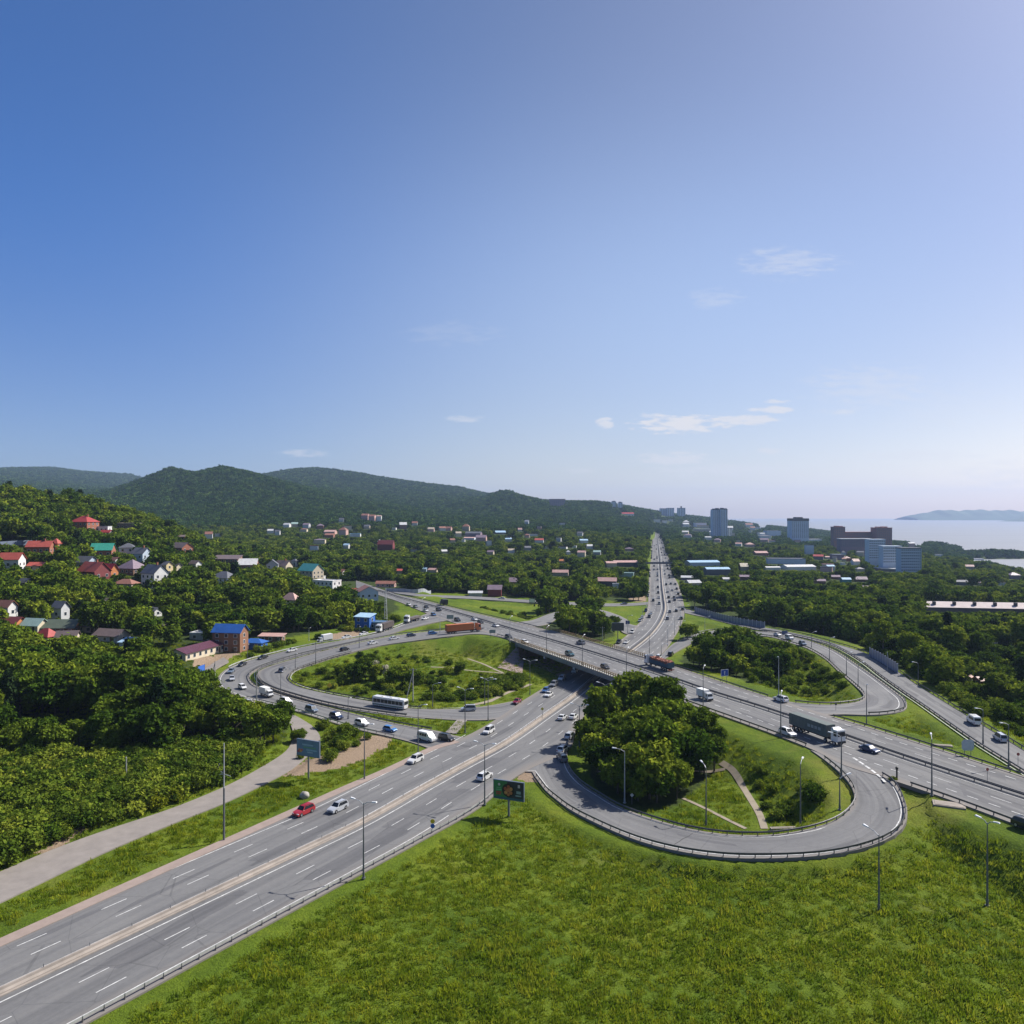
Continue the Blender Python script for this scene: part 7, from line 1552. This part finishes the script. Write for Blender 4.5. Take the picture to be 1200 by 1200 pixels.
# tall mast with cross-arm and stay
p = at(262.5, 987); t = empty('utility_mast', tuple(p)); tag(t, 'very tall dark mast with a small cross-arm and a slanted stay beside the highway', 'mast')
g = MB(); g.tube([(0, 0, -1), (0, 0, .9), (0, 0, 9.8)], [.26, .19, .16], 10); g.build('lower_pole', M_MAST, t); g = MB(); g.tube([(0, 0, 9.8), (0, 0, 18)], [.13, .09], 9); g.build('upper_pole', M_PALEMAST, t)
g = MB(); g.tube([(-.9, .2, 12.2), (0, 0, 12.4), (1.3, -.2, 12.0)], .05, 6); g.tube([(-.6, 0, 12.75), (.1, 0, 12.6)], .05, 6); g.build('cross_arm', M_PALEMAST, t); g = MB(); g.tube([(0, 0, .0), (0, 0, .3)], .42, 10); g.build('base_plate', M_MAST, t)
p2_ = at(254, 903); g = MB(); q_ = Vector(p2_)-Vector(p); g.tube([(q_.x, q_.y, q_.z), (q_.x*.55, q_.y*.55, 7.6)], .08, 6); g.build('stay', M_PALEMAST, t)
p = at(148, 917); t = empty('concrete_post', tuple(p)); tag(t, 'short pale post standing alone in the rank scrub', 'post'); g = MB(); g.tube([(0, 0, -.5), (0, 0, 5.4)], [.16, .12], 8); g.build('post_shaft', M_CONC, t); g = MB(); g.tube([(0, 0, 5.4), (0, 0, 5.5)], .17, 8); g.build('cap', M_CONC, t)
# wooden and concrete poles on the island
def powerpole(px, py, h, label, stay=None, cross=True, m=None):
    p = at(px, py); t = empty('utility_pole', tuple(p)); tag(t, label, 'utility pole'); m = m or M_CONC
    g = MB(); g.tube([(0, 0, -.6), (0, 0, h)], [.2, .13], 8); g.build('pole', m, t)
    if stay: g = MB(); g.tube([(stay, 0, -.4), (.05, 0, h*.93)], [.15, .11], 8); g.build('strut', m, t)
    if cross:
        g = MB(); g.box(-1.1, 1.1, -.06, .06, h-.55, h-.43); ar = g.build('cross_arm', M_MAST, t)
        for x in (-.95, 0, .95): g = MB(); g.tube([(x, 0, h-.43), (x, 0, h-.2)], .05, 6); g.build('insulator', M_LAMPHEAD, ar)
    return t
powerpole(484, 823, 10.5, 'forked concrete power pole standing on the left loop island', -2.4)
powerpole(300.6, 830, 10, 'stout concrete pole beside the tight ramp bend', None, False)
powerpole(706, 751, 6.5, 'pole with a cross-arm in front of the clump behind the overpass')
powerpole(252, 797, 6.5, 'leaning pale pole outside the ramp bend', -1.8, False)
powerpole(1040, 788, 7, 'pale pole in the scrub below the sloping ramp', None, False); powerpole(1121, 762, 11, 'white pole among the coastal trees right of the screens', None)
powerpole(1166, 784, 11, 'white pole in the trees at the right behind the green shed', None)
# lattice mast by the roadside shop
p = at(452, 730); t = empty('lattice_mast', tuple(p)); tag(t, 'slim pale lattice mast behind the roadside trees', 'mast')
hh = 17.5
for sx, sy in ((-1, -1), (1, -1), (1, 1), (-1, 1)): g = MB(); g.tube([(sx*.75, sy*.75, -.5), (sx*.18, sy*.18, hh)], .07, 5); g.build('leg', M_PALEMAST, t)
g = MB()
for i in range(12):
    a = .75-.57*i/12; b_ = .75-.57*(i+1)/12; z0 = hh*i/12; z1 = hh*(i+1)/12
    for (s0, s1) in (((-1, -1), (1, -1)), ((1, -1), (1, 1)), ((1, 1), (-1, 1)), ((-1, 1), (-1, -1))): g.tube([(s0[0]*a, s0[1]*a, z0), (s1[0]*b_, s1[1]*b_, z1)], .04, 4, caps=False)
g.build('bracing', M_PALEMAST, t)
# ------------------------------------------------------------------ billboards
def panel(t, nm, m, x0, x1, z0, z1, y0, y1, rot=None): g = MB(); g.box(x0, x1, y0, y1, z0, z1); return g.build(nm, m, t)
def billboard(px, py, zc, w, h, yaw, label, pole_r=.2):
    p = at(px, py); t = empty('billboard', tuple(p), yaw); tag(t, label, 'billboard')
    g = MB(); g.tube([(0, 0, -.6), (0, 0, zc-h/2)], pole_r, 12); g.build('pole', M_POLE, t)
    panel(t, 'frame', mat('billboard_frame', (.10, .13, .18), .5), -w/2-.12, w/2+.12, zc-h/2-.14, zc+h/2+.14, -.2, .2)
    return t
def art(t, nm, m, x0, x1, z0, z1, zc, lay=0): g = MB(); y = -.215-.012*lay; g.box(x0, x1, y, -.19, zc+z0, zc+z1); return g.build(nm, m, t)
bw, bh, zc = 6.2, 3.4, 7.0
t = billboard(361.5, 914, zc, bw, bh, R(-26), 'grey-blue billboard on a single pole beside the bare soil patch')
art(t, 'poster', mat('poster_blue', (.10, .19, .27), .5, var=.2, scale=.5), -bw/2, bw/2, -bh/2, bh/2, zc)
for i, (x0, x1, z, c) in enumerate([(-1.6, 1.5, .75, (.22, .36, .42)), (-1.2, 2.3, .2, (.10, .28, .16)), (-.4, 2.6, -.35, (.20, .36, .44)), (-.2, 1.4, -.85, (.24, .36, .42))]): art(t, 'text_line', mat(f'poster_ink_{i}', c, .5), x0, x1, z-.15, z+.15, zc, 1)
for i, (x, z, c) in enumerate([(-2.4, -.5, (.45, .16, .06)), (-2.05, -.85, (.5, .28, .05)), (-2.7, -.9, (.3, .05, .05)), (-1.7, -.55, (.42, .10, .06))]): art(t, 'fruit_picture', mat(f'fruit_{i}', c, .5), x-.28, x+.28, z-.22, z+.22, zc, 1)
bw, bh, zc = 6.3, 3.5, 5.3
t = billboard(596.3, 957.5, zc, bw, bh, R(-22), 'green and black billboard with a round dish of food beside the highway', .22)
gp = mat('poster_green', (.03, .17, .05), .5, var=.2, scale=.6); bp_ = mat('poster_black', (.022, .03, .035), .5, var=.2, scale=.6)
art(t, 'poster', gp, -bw/2, -.3, -bh/2, bh/2, zc); art(t, 'poster', bp_, -.297, bw/2, -bh/2, bh/2, zc); art(t, 'footer_band', mat('poster_teal', (.02, .10, .12), .5), -bw/2, bw/2, -bh/2, -bh/2+.35, zc, 1)
def disc(t, nm, m, x, z, r, lay, n=24):
    g = MB(); y = -.215-.012*lay; g.add([(x+r*math.cos(2*math.pi*i/n), y, zc+z+r*math.sin(2*math.pi*i/n)) for i in range(n)]+[(x+r*math.cos(2*math.pi*i/n), -.19, zc+z+r*math.sin(2*math.pi*i/n)) for i in range(n)], [tuple(range(n)), tuple(range(2*n-1, n-1, -1))]+[(i, i+n, (i+1) % n+n, (i+1) % n) for i in range(n)]); return g.build(nm, m, t)
disc(t, 'plate', mat('plate_black', (.012, .010, .010), .4), -.05, .05, 1.32, 2)
for i, (x, z, r) in enumerate([(-.05, .05, .42), (.55, .35, .34), (-.65, .3, .34), (.5, -.4, .36), (-.55, -.45, .36), (0, .75, .32), (-.02, -.8, .30)]): disc(t, 'food_piece', mat(f'food_{i%3}', [(.42, .15, .05), (.5, .24, .07), (.36, .09, .04)][i % 3], .5, var=.3, scale=4), x, z, r, 3)
for i, (x0, x1, z, c) in enumerate([(-2.6, -1.55, .35, (.10, .30, .12)), (-2.7, -1.45, -.05, (.12, .34, .14)), (-2.7, -1.5, -.5, (.34, .04, .03)), (-2.65, -1.6, -.85, (.36, .05, .03))]): art(t, 'text_line', mat(f'menu_ink_{i}', c, .5), x0, x1, z-.12, z+.12, zc, 1)
disc(t, 'emblem', mat('emblem_pale', (.5, .45, .42), .5), -2.0, 1.0, .26, 1); art(t, 'emblem', mat('emblem_pale', (.5, .45, .42), .5), 2.0, 2.45, .75, 1.35, zc, 1); art(t, 'text_line', mat('menu_ink_pale', (.22, .32, .30), .5), 1.7, 2.6, -.45, .1, zc, 1); art(t, 'text_line', mat('menu_ink_pale', (.22, .32, .30), .5), 1.5, 2.7, -.95, -.7, zc, 1)
t = billboard(724, 751, 6.5, 5.5, 3.5, R(0), 'dark billboard back on the grass behind the overpass', .18); art(t, 'poster', mat('poster_dark', (.05, .055, .05), .6), -2.7, 2.7, -1.7, 1.7, 6.5)
t = billboard(623.5, 708.5, 2.4, 12.5*.28, 9*.25, R(0), 'plain white board on the meadow by the link road', .1); art(t, 'poster', mat('poster_white', (.72, .72, .70), .5), -1.7, 1.7, -1.05, 1.05, 2.4)
# ------------------------------------------------------------------ road signs
def sign(px, py, z, h, w, hh_, col, yaw, label, kind_='road_sign', posts=2, face=None, z_=None):
    p = at(px, py) if z is None else Vector(up(px, py, z)); t = empty(kind_, tuple(p), yaw); tag(t, label, 'road sign')
    for x in ((-w*.3, w*.3) if posts == 2 else (0,)): g = MB(); g.tube([(x, 0, -.6), (x, 0, h+hh_*.5)], .06, 7); g.build('post', M_POLE, t)
    panel(t, 'board', col, -w/2, w/2, h-hh_/2, h+hh_/2, -.09, -.06) if face is None else None
    return t
SB = mat('sign_blue', (.025, .07, .36), .4, var=.05); SG = mat('sign_grey_back', (.26, .28, .31), .5, var=.08); SW = mat('sign_white', (.7, .7, .7), .4)
t = sign(849, 800.5, ZB, 3.2, 2.7, 2.1, SW, R(20), 'blue direction sign with white border beyond the overpass guardrail'); panel(t, 'blue_panel', SB, -1.22, 1.22, 2.3, 4.1, -.105, -.092); panel(t, 'arrow', SW, -.1, .1, 2.6, 3.7, -.118, -.107); panel(t, 'arrow', SW, -.3, .3, 3.4, 3.55, -.118, -.108)
sign(527.5, 731, ZB, 3.3, 3.2, 1.9, SG, R(5), 'grey back of a direction sign above the orange lorry trailer'); sign(577, 746, ZB, 2.2, 2.6, 1.4, SG, R(5), 'grey back of a sign right of the orange lorry')
sign(919.5, 748, 3.0, 2.6, 2.8, 1.8, mat('sign_dim_blue', (.07, .10, .20), .5), R(10), 'dull blue road sign between the far ramps')
sign(735.5, 735, None, 2.5, 2.2, 1.8, mat('sign_deep_blue', (.02, .05, .18), .5), R(0), 'dark blue sign on the grass tip beside the hidden ramp')
# octagonal back of a round sign on the wedge
p = Vector(up(1134, 887, 6.6)); t = empty('road_sign', tuple(p)); tag(t, 'pale round-cornered back of a large sign on the grass wedge', 'road sign')
for x in (-.7, .7): g = MB(); g.tube([(x, 0, -.6), (x, 0, 3.0)], .07, 7); g.build('post', M_POLE, t)
g = MB(); o_ = [(-.9, 1.4), (.9, 1.4), (1.35, 1.9), (1.35, 3.3), (.9, 3.8), (-.9, 3.8), (-1.35, 3.3), (-1.35, 1.9)]; g.add([(a, -.10, b_) for a, b_ in o_]+[(a, -.07, b_) for a, b_ in o_], [tuple(range(8)), tuple(range(15, 7, -1))]+[(i, i+8, (i+1) % 8+8, (i+1) % 8) for i in range(8)]); g.build('board', mat('sign_pale_back', (.46, .5, .56), .5), t)
def smallsign(px, py, z, label, shape='round', c=(.025, .07, .36), h=2.3, r=.35, c2=None):
    global zc
    p = at(px, py) if z is None else Vector(up(px, py, z)); t = empty('road_sign', tuple(p)); tag(t, label, 'road sign'); g = MB(); g.tube([(0, 0, -.5), (0, 0, h+r)], .045, 7); g.build('post', M_POLE, t); zc = 0
    n = 20 if shape == 'round' else 3 if shape == 'tri' else 4
    def dsc(nm, m, zz, r_, ph=0):
        g = MB(); g.add([(r_*math.sin(2*math.pi*i/n+ph), -.08, zz+r_*math.cos(2*math.pi*i/n+ph)) for i in range(n)]+[(r_*math.sin(2*math.pi*i/n+ph), -.05, zz+r_*math.cos(2*math.pi*i/n+ph)) for i in range(n)], [tuple(range(n))[::-1], tuple(range(n, 2*n))]+[(i, (i+1) % n, (i+1) % n+n, i+n) for i in range(n)]); g.build(nm, m, t)
    dsc('disc', mat('sign_'+'_'.join(f'{int(v*100)}' for v in c), c, .4), h, r)
    if c2: dsc('upper_disc', mat('sign_'+'_'.join(f'{int(v*100)}' for v in c2), c2, .4), h+r*2.1, r)
smallsign(507, 976, 0, 'small blue round sign under a yellow one at the highway edge', 'round', (.025, .10, .42), 1.3, .42, (.55, .42, .03))
smallsign(635.5, 842, .15, 'yellow-green diamond sign in the median before the bridge', 'diamond', (.50, .45, .06), 2.8, .5)
smallsign(386, 811, None, 'yellow square sign at the island edge', 'diamond', (.6, .42, .03), 2.2, .9)
smallsign(1157, 917, 6.9, 'reddish thin sign post at the far overpass guardrail', 'round', (.35, .08, .06), 2.6, .3)
smallsign(1193, 896, 6.8, 'dark red sign post at the edge of the sloping ramp', 'round', (.30, .05, .05), 2.2, .32)
smallsign(979.5, 833, 6.8, 'small dark sign at the mouth of the hairpin', 'round', (.08, .08, .09), 1.8, .3); smallsign(740.5, 943, None, 'small white square sign at the foot of the grove', 'diamond', (.6, .6, .6), 1.9, .4)
# black bollard at the gore
p = Vector(up(1051, 914, 6.8)); t = empty('traffic_bollard', tuple(p)); tag(t, 'black bollard with a knob standing at the near loop gore', 'bollard'); g = MB(); g.tube([(0, 0, -.3), (0, 0, 2.0)], .16, 10); g.build('post', M_TRIM, t); g = MB(); g.tube([(0, 0, 2.0), (0, 0, 2.2), (0, 0, 2.55), (0, 0, 2.65)], [.16, .27, .27, .1], 10); g.build('knob', M_TRIM, t)
# boulder by the pavement, concrete slabs in the grass
def boulder(px, py, r, label):
    p = at(px, py); bm = bmesh.new(); bmesh.ops.create_icosphere(bm, subdivisions=3, radius=r); rr_ = random.Random(int(px))
    for v in bm.verts: n_ = math.sin(v.co.x*3.1+1)*math.sin(v.co.y*2.7)*math.cos(v.co.z*3.3); v.co *= 1+.16*n_; v.co.z *= .85
    me = bpy.data.meshes.new('boulder'); bm.to_mesh(me); bm.free(); me.materials.append(mat('grey_stone', (.33, .31, .28), .9, var=.3, scale=1.5, bump=.5)); me.polygons.foreach_set('use_smooth', [True]*len(me.polygons)); o = put('boulder', me, None, (p.x, p.y, p.z+r*.5)); tag(o, label, 'boulder')
boulder(357, 935, 1.0, 'large rounded grey boulder in the grass beside the highway')
def slab_(c, w, d, yaw, label):
    p = at(*c); g = MB(); g.box(-w/2, w/2, -d/2, d/2, -.6, .28); g.box(-w/2+.3, w/2-.3, -d/2+.25, d/2-.25, .28, .34); o = g.build('concrete_slab', mat('old_slab', (.27, .235, .20), .9, var=.2, scale=.8), None, tuple(p)); o.rotation_euler = (0, 0, yaw); tag(o, label, 'slab')
slab_((1112, 944), 5.2, 2.8, R(-24), 'weathered concrete slab in the grass below the overpass'); slab_((1104, 874.5), 4.2, 1.3, R(-14), 'narrow concrete slab in the grass wedge'); slab_((919, 972), 5.2, .9, R(4), 'dark concrete drain slab at the inner edge of the near loop')
# low barrier blocks with dark posts along the near right edge of the highway are part of its guardrail; power wires over the junction
